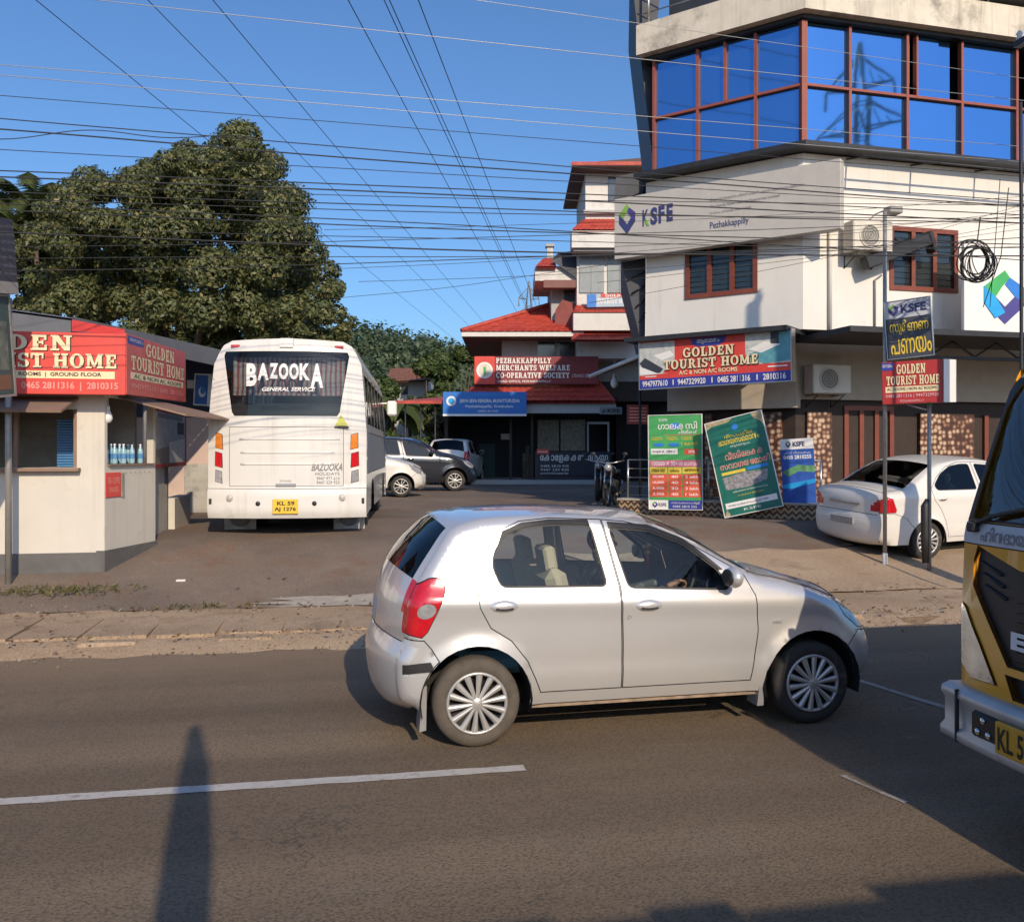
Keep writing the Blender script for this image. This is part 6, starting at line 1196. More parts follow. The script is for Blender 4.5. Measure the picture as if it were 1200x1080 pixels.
b = MB(); b.add([eL + Vector((.02, .02, -.13)), eR + Vector((0, .02, -.13)), bR + Vector((0, 0, -.13)), bL + Vector((.02, 0, -.13))], [(0, 1, 2, 3)]); b.build('soffit', M('soffit', (.2, .1, .09), .8), co)
# lower skirt roof
s0, s1 = W(xf(538, 35.8), 35.8, zf(471, 35.8)), W(xf(722, 35.8), 35.8, zf(471, 35.8)); s2, s3 = W(xf(560, 38), 38, zf(446, 38)), W(xf(702, 38), 38, zf(446, 38)); tiled(co, 'roof_tiles', s0, s1, s2, s3, 5, 44)
pbox(co, 'fascia_beam', m_bgrey, 545, 722, 473, 484, 35.95, 36.3)
# dark ground floor: pillars, doors, shop front
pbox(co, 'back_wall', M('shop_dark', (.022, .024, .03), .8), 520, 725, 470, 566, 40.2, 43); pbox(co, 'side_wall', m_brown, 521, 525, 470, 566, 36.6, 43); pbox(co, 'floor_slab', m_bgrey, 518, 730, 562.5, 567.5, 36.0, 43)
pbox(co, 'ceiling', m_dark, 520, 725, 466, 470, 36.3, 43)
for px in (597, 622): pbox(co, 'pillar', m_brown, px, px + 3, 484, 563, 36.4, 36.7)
pbox(co, 'shutter_door', M('door_teal', (.015, .06, .06), .6), 561, 580, 520, 562, 40.1, 40.2); pbox(co, 'notice', m_frost, 587, 597, 508, 515, 40.0, 40.1)
shopw = pbox(co, 'shop_counter', M('counter_navy', (.018, .022, .04), .4), 627, 716, 529, 563, 36.5, 37.4)
for px0, px1 in ((630, 655), (657, 686)): pbox(co, 'curtain_window', m_cur, px0, px1, 492, 528, 37.3, 37.35)
pbox(co, 'door_frame', m_bgrey, 688, 690, 496, 529, 37.2, 37.3); pbox(co, 'door_frame', m_bgrey, 712, 714, 496, 529, 37.2, 37.3); pbox(co, 'door_frame', m_bgrey, 688, 714, 494, 497, 37.2, 37.3)
for px in (616, 620, 612): b = MB(CAM); b.bbox(xf(px, 38), xf(px, 38) + .16, 38, 38.3, .76, zf(522 + px % 7 * 3, 38), .03); b.build('stacked_sacks', M('sack', (.12, .1, .07), .9, var=.4), co)
def psign(name, label, px0, px1, pyb, pyt, D, mat, th=.12, cat='sign', tilt=0): return Sign(name, label, cat, P(px0, pyb, D), P(px1, pyb + tilt, D), (pyb - pyt) / FPX * D, th, mat)
S = psign('shop_lettering', 'white script lettering panel on the dark shop counter', 632, 714, 557, 530, 36.42, M('counter_navy', (.018, .022, .04), .4), .03)
S.text('കോളേകകൽ ആയു', .01, .55, .99, .98, 2, m_whs, .012); S.text('0485 2810 945', .02, .36, .42, .46, 2, m_whs); S.text('9447 329 920', .02, .2, .42, .3, 2, m_whs); S.text('pezhakkappilly', .02, .04, .42, .14, 2, m_whs)
S = psign('red_notice', 'small red notice fixed above the dark shop counter', 629, 643, 532, 526, 36.38, m_pred, .03); S.rect('text_bar', .1, .4, .9, .55, 2, m_whs)
S = psign('society_sign', 'maroon society sign with round emblem above the lower red roof', 556, 701, 450, 417.5, 36.9, m_maroon, .2)
S.rect('emblem_field', 0, 0, .165, 1, 1, m_red_s); S.disc('emblem', .082, .5, .33, 2, m_whs); S.disc('emblem_ring', .082, .5, .25, 3, M('emblem_cream', (.7, .62, .5), .5)); S.poly('emblem_mark', [(.07, .62), (.095, .62), (.09, .36), (.082, .30), (.075, .40)], 4, m_lgreen)
S.text('PEZHAKKAPPILLY', .175, .75, .62, .94, 2, m_whs, slab=True); S.text('MERCHANTS WELFARE', .175, .49, .77, .69, 2, m_whs, slab=True); S.text('CO-OPERATIVE SOCIETY', .175, .22, .77, .42, 2, m_whs, slab=True); S.text('LTD.NO.E 1372', .79, .25, .93, .36, 2, m_whs); S.text('HEAD OFFICE, PEZHAKKAPPILLY', .19, .05, .62, .14, 2, m_whs, .01)
S = psign('blue_sign', 'bright blue shop sign with white border under the red skirt roof', 519, 617, 487.5, 459, 35.4, M('azure_sign', (.02, .17, .55), .5, var=.05), .12)
S.rect('border', 0, 0, 1, .09, 1, m_whs); S.disc('emblem', .1, .62, .19, 2, m_whs); S.disc('emblem_centre', .1, .62, .12, 3, m_sky_b); S.text('AKSHAYA CENTRE', .34, .84, .78, .92, 2, m_sky_b); S.text('JEEVA SEVA KENDRA, MUVATTUPUZHA', .2, .52, .92, .70, 2, m_whs, .03); S.text('Pezhakkappilly, Ernakulam', .27, .32, .84, .46, 2, m_whs, .02); S.text('04852 812345', .42, .16, .66, .25, 2, m_whs)
S = psign('emblem_sign', 'small grey emblem sign hanging in the passage beside the motorcycles', 703, 729, 485.5, 477, 30, m_frost, .05); diamond(S, .17, .5, .16, .7, 2); S.text('KSFE', .34, .25, .9, .75, 2, m_ink, .03)
S = psign('maroon_board', 'maroon notice board on the flank of the corner office', 735, 760, 497, 474, 20.6, m_maroon, .05)
for k in range(5): S.rect('text_bar', .1, .15 + k * .16, .9, .2 + k * .16, 1, m_rose)
# red sheet canopy left of the society building
t = thing('sheet_canopy', 'thin red sheet canopy on slim posts left of the blue sign', 'canopy', W(-3.6, 36.2, .72))
b = MB(CAM); b.add([(xf(455, 35.6), 35.6, zf(472, 35.6)), (xf(520, 35.6), 35.6, zf(470, 35.6)), (xf(520, 35.6), 38.6, zf(459, 35.6)), (xf(468, 35.6), 38.6, zf(463, 35.6))], [(0, 1, 2, 3)]); b.box(xf(455, 35.6), xf(520, 35.6), 35.58, 35.64, zf(473, 35.6), zf(469.5, 35.6)); b.build('sheet', m_tile, t)
for px in (475, 493, 510): b = MB(CAM); b.tube([(xf(px, 35.8), 35.8, .7), (xf(px, 35.8), 35.8, zf(471, 35.8))], .035, 6); b.build('post', m_dkmet, t)
# tin awning with a bulb between the society building and the office
t = thing('tin_awning', 'dark tin awning with a pale front edge on the office flank', 'awning', W(3, 23, .72))
a0, a1 = P(691, 441, 24), P(750, 417, 20.6); b = MB(); b.add([a0, a1, a1 + W(.9, 5, .5), a0 + W(.9, 5, .5)], [(0, 1, 2, 3)]); b.build('tin_sheet', m_sheet, t)
b = MB(); b.tube([a0, a1], .05, 6); b.build('edge_pipe', m_whs, t); b = MB(); b.tube([P(750, 417, 20.6), P(750, 417, 20.6) - Vector((0, 0, 3.3))], .03, 6); b.build('post', m_dkmet, t)
def bulb(c, label, s=1.):
    t = thing('light_bulb', label, 'bulb', c); b = MB(); b.tube([(0, 0, 0), (0, 0, -.05 * s)], .02 * s, 8); b.tube([(0, 0, .18 * s), (0, 0, 0)], .005, 5); b.build('holder', m_whs, t, True); b = MB(); b.lathe([(.02 * s, -.05 * s), (.045 * s, -.11 * s), (.05 * s, -.15 * s), (.03 * s, -.19 * s), (.001, -.2 * s)], 14, 'z'); b.build('glass', M('bulb_white', (.8, .8, .78), .2), t, True); return t
bulb(P(720, 437, 23), 'white bulb hanging under the tin awning', 1.9)
# ------------------------------------------------------------------ lodge tower behind
LD = 37.0
lo = thing('lodge_building', 'tall narrow white lodge with red sheet bands behind the corner office', 'building', W(3.4, LD + 2, .72))
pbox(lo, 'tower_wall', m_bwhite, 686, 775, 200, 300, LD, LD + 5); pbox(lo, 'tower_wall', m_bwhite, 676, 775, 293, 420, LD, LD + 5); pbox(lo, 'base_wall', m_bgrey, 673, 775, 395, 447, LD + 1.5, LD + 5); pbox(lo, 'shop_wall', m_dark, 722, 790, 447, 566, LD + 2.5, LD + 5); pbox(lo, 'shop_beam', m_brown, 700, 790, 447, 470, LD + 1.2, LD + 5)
b = MB(CAM); b.prism([(xf(669, LD), zf(203, LD)), (xf(669, LD), zf(200, LD)), (xf(765, LD), zf(192, LD)), (xf(765, LD), zf(203, LD))], 'y', LD - .9, LD + 5.5); b.build('roof', M('roof_dark', (.1, .06, .055), .7), lo)
b = MB(CAM); b.box(xf(669, LD - .9), xf(765, LD), LD - .93, LD - .9, zf(202, LD), zf(198, LD)); b.build('eave_board', m_tile, lo)
pbox(lo, 'window', m_wgl, 713, 724, 207, 235, LD - .05, LD); pbox(lo, 'ledge', m_bgrey, 684, 730, 246, 250, LD - .2, LD)
def skirt(px0, px1, pyt, pyb, D, out, sh=0): tiled(lo, 'roof_sheet', W(xf(px0, D - out), D - out, zf(pyb, D - out)), W(xf(px1, D - out), D - out, zf(pyb, D - out)), W(xf(px0 + sh, D), D, zf(pyt, D)), W(xf(px1, D), D, zf(pyt, D)), 3, 30, .02)
skirt(669, 760, 257, 270, LD, 1.0, 16); pbox(lo, 'balcony', m_bwhite, 670, 760, 270, 290, LD - .95, LD); pbox(lo, 'balcony_soffit', m_bgrey, 672, 760, 290, 294, LD - .8, LD)
for px0, px1 in ((679, 708), (712, 742)): w = pbox(lo, 'window', m_frost, px0, px1, 298, 343, LD - .06, LD); pbox(w, 'pane_bar', m_bgrey, (px0 + px1) / 2 - .5, (px0 + px1) / 2 + .5, 298, 343, LD - .1, LD - .06)
skirt(671, 745, 358, 367, LD, .7, 4); pbox(lo, 'balcony', m_bwhite, 672, 745, 367, 387, LD - .7, LD); skirt(669, 748, 386, 399, LD, 1.1, 6)
S = Sign('lodge_sign', 'pale blue and red lodging sign on the tower balcony', 'sign', P(688, 360, LD - .6), P(742, 359, LD - .6), 15 / FPX * LD, .08, M('pale_blue', (.4, .5, .6), .5)); S.rect('red_band', .3, .72, 1, 1, 1, m_red_s); S.text('GOLDEN', .4, .76, .9, .96, 3, m_whs, slab=True); S.text('TOURIST HOME', .22, .24, .98, .66, 2, m_whs, slab=True); S.rect('blue_band', 0, 0, .2, 1, 1, m_lblue)
# left wing with chimney
pbox(lo, 'wing_wall', m_bgrey, 646, 690, 325, 392, LD + 1, LD + 5); pbox(lo, 'wing_balcony', m_bwhite, 627, 676, 312, 329, LD + .2, LD + 4); pbox(lo, 'wing_band', M('brown_band', (.22, .1, .085), .7), 637, 678, 328, 337, LD + .1, LD + .6); pbox(lo, 'chimney', m_bwhite, 641, 648, 288, 304, LD + 2, LD + 2.3); pbox(lo, 'chimney_cap', m_bgrey, 639.5, 649.5, 285.5, 288.5, LD + 1.9, LD + 2.4)
tiled(lo, 'roof_sheet', W(xf(627, LD), LD, zf(313, LD)), W(xf(652, LD), LD, zf(313, LD)), W(xf(637, LD + 1.5), LD + 1.5, zf(303, LD + 1.5)), W(xf(650, LD + 1.5), LD + 1.5, zf(303, LD + 1.5)), 3, 10, .02)
b = MB(CAM); b.add([(xf(646, LD), LD, zf(305, LD)), (xf(655, LD), LD + .3, zf(294, LD)), (xf(676, LD), LD + .3, zf(292, LD)), (xf(676, LD), LD, zf(326, LD))], [(0, 1, 2, 3)]); b.build('side_roof', m_sheet, lo)
pbox(lo, 'window', m_wgl, 661, 676, 337, 352, LD + .9, LD + 1); b = MB(CAM); b.add([(xf(652, LD), LD + .6, zf(360, LD)), (xf(660, LD), LD + .6, zf(348, LD)), (xf(678, LD), LD + .4, zf(355, LD)), (xf(678, LD), LD + .4, zf(392, LD)), (xf(650, LD), LD + .4, zf(388, LD))], [(0, 1, 2, 3, 4)]); b.build('brick_slope', M('brick_red', (.25, .07, .06), .8, var=.15), lo)
# ------------------------------------------------------------------ roadside kiosk (axes follow the road)
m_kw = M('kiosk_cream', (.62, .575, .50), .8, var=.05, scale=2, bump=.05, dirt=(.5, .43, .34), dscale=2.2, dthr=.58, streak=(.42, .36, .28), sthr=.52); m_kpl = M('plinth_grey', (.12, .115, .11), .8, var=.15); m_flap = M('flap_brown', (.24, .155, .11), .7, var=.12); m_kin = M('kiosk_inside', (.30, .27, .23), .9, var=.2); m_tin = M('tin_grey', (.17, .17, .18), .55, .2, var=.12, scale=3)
KU, KV, KZ = -3.04, 13.0, .42
kk = thing('kiosk', 'cream roadside kiosk with two serving windows and dark plinth', 'kiosk', (KU - 2, KV + 1.7, KZ))
b = MB(); wall_hole(b, -7.6, KU, KV, KV + .14, .64, 2.74, -4.9, -3.38, 1.76, 2.53); b.build('front_wall', m_kw, kk)
S0, S1 = (-5.4, 12.2), (-5.255, 13.58); FS, LS = frame(S0, S1); s0w, s1w = W(*S0), W(*S1)      # short side wall, slightly splayed
b = MB(FS); wall_hole(b, .02, LS, 0, .1, .5, 2.74, .08, LS - .06, 1.80, 2.70); b.build('side_wall', m_kw, kk)
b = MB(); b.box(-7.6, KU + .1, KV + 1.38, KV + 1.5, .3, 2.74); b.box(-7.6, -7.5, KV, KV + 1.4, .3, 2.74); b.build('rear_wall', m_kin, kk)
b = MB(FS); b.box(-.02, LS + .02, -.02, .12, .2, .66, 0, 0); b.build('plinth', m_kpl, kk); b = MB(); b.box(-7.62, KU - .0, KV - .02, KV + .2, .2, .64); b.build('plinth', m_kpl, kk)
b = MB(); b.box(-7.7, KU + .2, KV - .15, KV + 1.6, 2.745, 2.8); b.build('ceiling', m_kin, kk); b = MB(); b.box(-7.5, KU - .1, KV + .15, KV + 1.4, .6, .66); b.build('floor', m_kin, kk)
b = MB(FS); b.box(.08, LS - .06, -.04, .45, 1.78, 1.803); b.build('counter', m_flap, kk); b = MB(); b.box(-4.95, -3.33, KV - .12, KV + .3, 1.715, 1.757); b.build('sill', m_flap, kk)
for u in (-4.9, -4.16, -3.43): b = MB(); b.box(u, u + .05, KV + .03, KV + .1, 1.76, 2.53); b.build('window_frame', m_flap, kk)
b = MB(); b.add([(-5.0, KV - .0, 2.66), (-3.36, KV - .0, 2.66), (-3.42, KV - .55, 2.46), (-5.0, KV - .55, 2.46), (-5.0, KV - .0, 2.69), (-3.36, KV - .0, 2.69), (-3.42, KV - .56, 2.49), (-5.0, KV - .56, 2.49)], [(0, 1, 2, 3), (4, 7, 6, 5), (3, 2, 6, 7), (0, 4, 5, 1), (1, 5, 6, 2), (0, 3, 7, 4)]); b.build('window_flap', m_flap, kk)
b = MB(FS); b.add([(.35, -.0, 2.70), (LS + .1, -.0, 2.70), (LS + .9, -.95, 2.44), (.8, -.75, 2.47), (.35, -.0, 2.725), (LS + .1, -.0, 2.725), (LS + .9, -.95, 2.465), (.8, -.75, 2.495)], [(0, 1, 2, 3), (4, 7, 6, 5), (3, 2, 6, 7), (0, 4, 5, 1), (1, 5, 6, 2), (0, 3, 7, 4)]); b.build('window_flap', m_flap, kk)
b = MB(FS); b.box(.42, .48, -.02, -.003, 1.35, 1.68); b.build('meter_box', m_kin, kk)
for k in range(6): b = MB(FS); b.lathe([(.012, 0), (.001, -.012)], 8, 'y', (.55 + k * .13, -.003, 1.68)); b.build('hook', m_kin, kk)
# things inside and on the counter
for k in range(18):
    b = MB(); c = (-3.62, KV + .55, 1.80 + k * .036); 
    if k == 0: st = thing('tray_stack', 'stack of blue trays standing inside the kiosk front window', 'trays', (-3.62, KV + .55, 1.76))
    b.bbox(-3.74, -3.5, KV + .4, KV + .7, 1.765 + k * .036, 1.793 + k * .036, .006); b.build('tray', M('tray_blue', (.06, .2, .42), .5), st)
b = MB(); b.box(-3.9, -3.3, KV + .3, KV + .8, .64, 1.76); b.build('shelf', m_kin, kk)
for k in range(9):
    q = FS @ Vector((.14 + .115 * k, .06 + .12 * (k % 2), 1.803)); t = thing('water_bottle', ORD[k] + ' clear blue water bottle from the kiosk corner, on its side counter', 'bottle', q, group='water bottles on the kiosk counter')
    b = MB(); b.lathe([(.001, 0), (.036, 0), (.038, .02), (.036, .1), (.038, .17), (.03, .2), (.014, .235), (.014, .25)], 12, 'z'); b.build('bottle', M('bottle_blue', (.3, .5, .58), .1, spec=.8), t, True); b = MB(); b.lathe([(.016, .25), (.016, .275), (.001, .276)], 10, 'z'); b.build('cap', M('cap_white', (.7, .72, .75), .5), t, True); b = MB(); b.lathe([(.0385, .07), (.0385, .14)], 12, 'z'); b.build('wrapper', M('wrap_blue', (.08, .25, .5), .5), t, True)
bulb(FS @ Vector((.1, .0, 2.58)), 'white bulb hanging at the kiosk side window', 1.15)
S = Sign('kiosk_notice', 'small red notice on the kiosk side below the counter', 'sign', FS @ Vector((.02, -.016, 1.36)), FS @ Vector((.40, -.016, 1.36)), .33, .012, m_red_s); S.text('TEA - COFFEE', .1, .55, .9, .8, 1, m_rose, .02); S.text('SNACKS', .2, .2, .8, .42, 1, m_rose, .02)
# hotel signs round the kiosk corner
S = Sign('kiosk_front_sign', 'long red lodging sign with cream letters above the kiosk front window', 'sign', (-8.2, 12.6, 2.70), (-2.69, 12.6, 2.70), .79, .07, m_red_s)
def fx(u): return (u + 8.2) / 5.51
for dx, k, mt in ((.0022, 2, m_shadow), (0, 5, m_gold)): S.text('GOLDEN', fx(-4.86) + dx, .70 - dx * 4, fx(-3.33) + dx, .955 - dx * 4, k, mt, slab=True); S.text('TOURIST HOME', fx(-4.82) + dx, .42 - dx * 4, fx(-2.80) + dx, .66 - dx * 4, k, mt, slab=True)
S.rect('room_strip', fx(-5.9), .255, fx(-2.82), .375, 1, m_gold); S.text('AC & NON AC ROOMS  |  GROUND FLOOR', fx(-4.5), .275, fx(-2.98), .355, 3, m_shadow, .02); S.text('9947977678  |  0465 2811316  |  2810315', fx(-4.62), .055, fx(-2.78), .20, 2, m_rose, .03)
S = Sign('kiosk_side_sign', 'red lodging sign on the kiosk side facing the bus', 'sign', (-2.68, 12.62, 2.71), (-2.38, 15.4, 2.76), .79, .07, M('sign_faded_red', (.58, .11, .09), .5, var=.1))
S.rect('name_tab', .02, .84, .25, .97, 1, m_sblue); S.text('ആരാമതം', .04, .87, .23, .94, 3, m_whs); S.text('GOLDEN', .28, .70, .76, .93, 2, m_gold, slab=True); S.text('TOURIST HOME', .06, .42, .95, .66, 2, m_gold, slab=True); S.rect('room_strip', .06, .27, .94, .38, 1, m_gold); S.text('AC & NON AC ROOMS', .1, .29, .9, .36, 3, m_shadow); S.text('9947977610 | 0485 2811316', .06, .08, .94, .2, 2, m_rose, .02)
S = Sign('room_poster', 'framed poster of a white bedroom beyond the kiosk side window', 'poster', W(-5.33, 13.72, 1.78), W(-5.745, 16.2, 1.78), .81, .05, m_photo, frame=m_dred, fw=.05)
S.poly('photo_bed', [(.45, .02), (.45, .42), (.98, .52), (.98, .02)], 1, m_whs); S.poly('photo_floor', [(0, 0), (0, .25), (.45, .35), (.45, 0)], 1, M('photo_tan', (.3, .25, .2), .6)); S.poly('photo_picture', [(.72, .6), (.72, .85), (.95, .85), (.95, .6)], 1, m_bed); S.poly('photo_rail', [(.1, .88), (.1, .97), (.9, .97), (.9, .88)], 1, m_gtext)
# compound wall, block post
t = thing('concrete_wall', 'weathered concrete slab wall between the kiosk and the bus', 'wall', (-2.2, 19.9, .7)); m_cw = M('weathered_concrete', (.42, .40, .36), .9, var=.15, scale=3, dirt=(.16, .15, .13), dscale=2.5, dthr=.52)
for k in range(5): b = MB(); b.bbox(-3.1 + k * .56, -2.56 + k * .56, 19.85, 19.97, .3, 1.72 + (k % 2) * .02, .012); b.build('slab', m_cw, t)
t = thing('block_wall', 'low cream block wall under the bedroom poster', 'wall', W(-5.5, 15, .6)); FB, LB = frame((-5.36, 13.78), (-5.76, 16.2))
b = MB(FB); b.box(0, 1.0, .04, .18, .3, 1.72); b.build('wall', m_kw, t); b = MB(FB); b.box(1.08, LB, -.1, .1, .3, 1.22); b.build('wall', m_kw, t); b = MB(FB); b.box(1.0, 1.08, .0, .06, .3, 1.75); b.build('post', m_kpl, t)
# long tin-roofed shed behind the kiosk
sh = thing('tin_shed', 'long shed with dark grey corrugated tin roof behind the kiosk', 'shed', W(-9, 18, .6))
A, B_, C_ = W(-6.46, 13.5, 3.92), W(-5.75, 17.9, 3.94), W(-4.9, 25, 4.0); up_ = W(-5.2, .6, .75) 
b = MB(); vs = []; n = 90
for i in range(n + 1):
    t_ = i / n; p = A.lerp(B_, t_ * 2) if t_ < .5 else B_.lerp(C_, t_ * 2 - 1); e = Vector((0, 0, .022 if i % 2 else 0)); vs += [p + e, p + up_ + e]
b.add(vs, [(2 * i, 2 * i + 2, 2 * i + 3, 2 * i + 1) for i in range(n)]); b.build('roof', m_tin, sh)
b = MB(); vs = [v - Vector((0, 0, .03)) for v in (A, C_, C_ + up_, A + up_)]; b.add(vs, [(0, 1, 2, 3)]); b.build('roof_underside', m_kin, sh)
b = MB(); a2 = A + up_; b.add([A - Vector((0, 0, .03)), A - Vector((0, 0, .26)), a2 - Vector((0, 0, .95)), a2 - Vector((0, 0, .03))], [(0, 1, 2, 3)]); b.build('gable_sheet', m_tin, sh)
b = MB(); f0, f1 = P(84, 388, 13.35), P(146, 392, 12.9); b.add([f0, f1, P(146, 386, 13.0), P(84, 374.5, 13.4)], [(0, 1, 2, 3)]); b.build('red_fascia', m_red_s, sh)
b = MB(); 
for p_, q_ in ((A, B_), (B_, C_)): b.add([p_ + Vector((.02, 0, .03)), q_ + Vector((.02, 0, .03)), q_ + Vector((.02, 0, -.30)), p_ + Vector((.02, 0, -.24))], [(0, 1, 2, 3)])
b.build('fascia_sheet', m_tin, sh)
b = MB(CAM); b.box(-10.5, -6.0, 20.0, 20.2, .3, 2.72); b.box(-6.6, -5.6, 21.9, 22.1, .5, 2.75); b.build('wall', M('pink_plaster', (.58, .44, .38), .85, var=.08), sh)
b = MB(CAM); b.box(-10.5, -5.0, 20.1, 20.3, 2.722, 4.0); b.build('dark_infill', M('blue_tarp', (.05, .06, .09), .8), sh)
b = MB(CAM); b.box(xf(233, 21.8), xf(242, 21.8), 21.82, 21.88, zf(534, 21.8), zf(498, 21.8)); b.build('window', m_wgl, sh)
for px in (170, 222): b = MB(); c = P(px, 520, 16.9 if px < 200 else 20.5); b.tube([(c.x, c.y, .5), (c.x, c.y, 3.95)], .04, 6); b.build('post', m_tin, sh)
S = Sign('blue_logo_sign', 'square blue sign with white swirl hanging beside the bus roof', 'sign', P(228, 473, 19.6), P(243, 474, 19.4), 34 / FPX * 19.5, .05, M('royal_blue', (.03, .12, .45), .5), frame=m_whs, fw=.03); S.disc('swirl', .55, .42, .11, 2, m_whs); S.disc('swirl_gap', .62, .48, .08, 3, m_lblue)
S = Sign('white_strip_sign', 'plain white strip board under the shed roof', 'sign', P(219, 455, 19.8), P(229, 455, 19.8), .18, .05, m_whs)
# dark boards on the post at the left edge
pb = P(10, 668, 11.6); t = thing('board_post', 'grey steel post at the left edge carrying two dark boards', 'post', (pb.x, pb.y, gz(pb.y))); b = MB(); b.tube([(0, 0, -.1), (0, 0, 3.6)], .04, 10); b.build('post', m_gpole, t, True)
m_db = M('dark_board', (.045, .045, .06), .6, var=.2)
S = Sign('upper_board', 'dark text board at the top of the left edge post', 'sign', P(-70, 338, 9.6), P(22, 345, 10.9), .86, .1, m_db); S.rect('foot_strip', 0, 0, 1, .16, 1, M('foot_grey', (.3, .28, .26), .6))
for k in range(7): S.text('സേവനം ലഭ്യമാണ് ഇവിടെ', .25, .24 + k * .105, .99, .30 + k * .105, 2, M('faint_text', (.2, .2, .24), .6))
S = Sign('lower_board', 'grey-green framed board below the dark text board on the left post', 'sign', P(-70, 470, 9.6), P(17, 461, 10.95), 1.13, .08, M('board_teal', (.05, .09, .09), .6, var=.2), frame=m_gpole, fw=.03); S.rect('photo', .5, .25, .95, .75, 1, M('board_photo', (.14, .17, .14), .6, var=.6, scale=6)); S.rect('caption', .5, .05, .97, .2, 1, M('caption_brown', (.2, .1, .06), .6))
# ------------------------------------------------------------------ trees and hill
m_bark = M('bark', (.10, .075, .055), .9, var=.3, scale=4, bump=.4, bscale=12)
g_big = leafmat('mango_leaves', [(0, (.085, .115, .05)), (.45, (.145, .172, .068)), (.75, (.2, .21, .086)), (.92, (.25, .235, .095)), (1, (.33, .26, .11))])
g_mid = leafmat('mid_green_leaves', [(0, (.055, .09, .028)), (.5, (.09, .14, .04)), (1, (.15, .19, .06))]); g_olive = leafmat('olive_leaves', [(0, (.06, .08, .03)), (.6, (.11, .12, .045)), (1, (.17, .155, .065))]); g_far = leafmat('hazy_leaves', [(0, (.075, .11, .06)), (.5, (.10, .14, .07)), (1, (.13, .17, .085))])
g_palm = leafmat('palm_leaves', [(0, (.06, .09, .025)), (.6, (.1, .13, .035)), (1, (.16, .17, .06))])
def crown_pts(clumps, n, rg):
    w = np.array([r[0] * r[1] for _, r in clumps]); w = w / w.sum(); C = []; Nn = []
    for (c, r), k in zip(clumps, (w * n).astype(int)):
        d = rg.normal(size=(k, 3)); d /= np.linalg.norm(d, axis=1)[:, None]; rad = rg.uniform(.42, 1.08, k) ** .5
        p = d * rad[:, None] * np.array([r[0], r[0], r[1]]) * (1 + .18 * np.sin(d[:, :1] * 7 + c[0]) * np.cos(d[:, 1:2] * 6 + c[1])); C.append(p + np.array(c)); Nn.append(d * 1.0 + rg.normal(size=(k, 3)) * .5 + np.array([0, 0, .4]))
    return np.concatenate(C), np.concatenate(Nn)
def tree(name, label, base, clumps, n, size, mat, seed, trunk_r=.25, group=None, aspect=.5):
    base = Vector(base); t = thing(name, label, 'tree', base, group=group); rg = np.random.default_rng(seed); C, Nn = crown_pts(clumps, n, rg)
    me = leaf_mesh('crown', C, Nn, size, aspect, seed); me.transform(Matrix.Translation(-base)); o = link('crown', me, mat, t, True); o['kind'] = 'stuff'
    b = MB(); rr = random.Random(seed); cz = min(c[0][2] for c in clumps); cx = sum(c[0][0] for c in clumps) / len(clumps); cy = sum(c[0][1] for c in clumps) / len(clumps); fork = Vector((base.x * .7 + cx * .3, base.y * .7 + cy * .3, base.z + (cz - base.z) * .6))
    b.tube([base - Vector((0, 0, .2)), base.lerp(fork, .5) + Vector((rr.uniform(-.1, .1), 0, 0)), fork], [trunk_r, trunk_r * .8, trunk_r * .65], 8)
    for c, r in sorted(clumps, key=lambda q: -q[1][0])[:18]:
        c = Vector(c); m = fork.lerp(c, .5) + Vector((rr.uniform(-.3, .3), rr.uniform(-.3, .3), rr.uniform(-.1, .4))); b.tube([fork, m, c], [trunk_r * .42, trunk_r * .25, trunk_r * .08], 6)
    b.build('trunk', m_bark, t); return t
def pclump(px, py, D, rpx, ratio=.8): r = rpx / FPX * D; p = P(px, py, D); return ((p.x, p.y, p.z), (r, r * ratio))
rr = random.Random(21); cl = []
for px, py, r in [(195, 196, 24), (205, 222, 30), (218, 186, 24), (215, 240, 34), (172, 225, 28), (120, 222, 26), (95, 234, 26), (150, 208, 24), (60, 252, 24), (40, 275, 24), (172, 200, 20), (110, 250, 30), (25, 300, 22), (283, 170, 28), (262, 185, 32), (305, 195, 34), (240, 205, 36), (205, 215, 26), (275, 225, 42), (325, 230, 36), (180, 230, 30), (150, 230, 22), (140, 262, 34), (190, 262, 40), (238, 255, 40), (290, 265, 44), (340, 270, 34), (355, 300, 30), (95, 262, 24), (70, 285, 28), (105, 300, 36), (150, 305, 40), (200, 310, 44), (250, 315, 44), (300, 315, 44), (345, 325, 36), (385, 330, 24), (55, 320, 26), (45, 350, 26), (90, 345, 36), (140, 350, 38), (190, 358, 40), (240, 362, 44), (295, 362, 44), (345, 362, 36), (380, 360, 26), (395, 388, 16), (372, 392, 24), (320, 395, 36), (270, 398, 36), (215, 396, 34), (30, 365, 22), (160, 392, 30)]:
    for k in range(3): cl.append(pclump(px + rr.uniform(-14, 14), py + rr.uniform(-12, 12), 38 + rr.uniform(-3.5, 4), r * rr.uniform(.58, .85), .78))
tree('mango_tree', 'huge dense dark green tree rising behind the kiosk and the bus', W(xf(230, 39), 39, .7), cl, 170000, .175, g_big, 5, .6)
rg0 = np.random.default_rng(3)
def blob_tree(name, label, px, pyt, pyb, D, wpx, n, size, mat, seed, group):
    r2 = random.Random(seed); cl = []
    for k in range(11): cl.append(pclump(px + r2.uniform(-.38, .38) * wpx, pyt + wpx * .2 + (pyb - pyt - wpx * .3) * r2.random(), D + r2.uniform(-.3, .3) * wpx / FPX * D, wpx * r2.uniform(.16, .27), .8))
    tree(name, label, W(xf(px, D), D, .6), cl, n, size, mat, seed, .2, group)
G = 'trees and shrubs behind the yard'
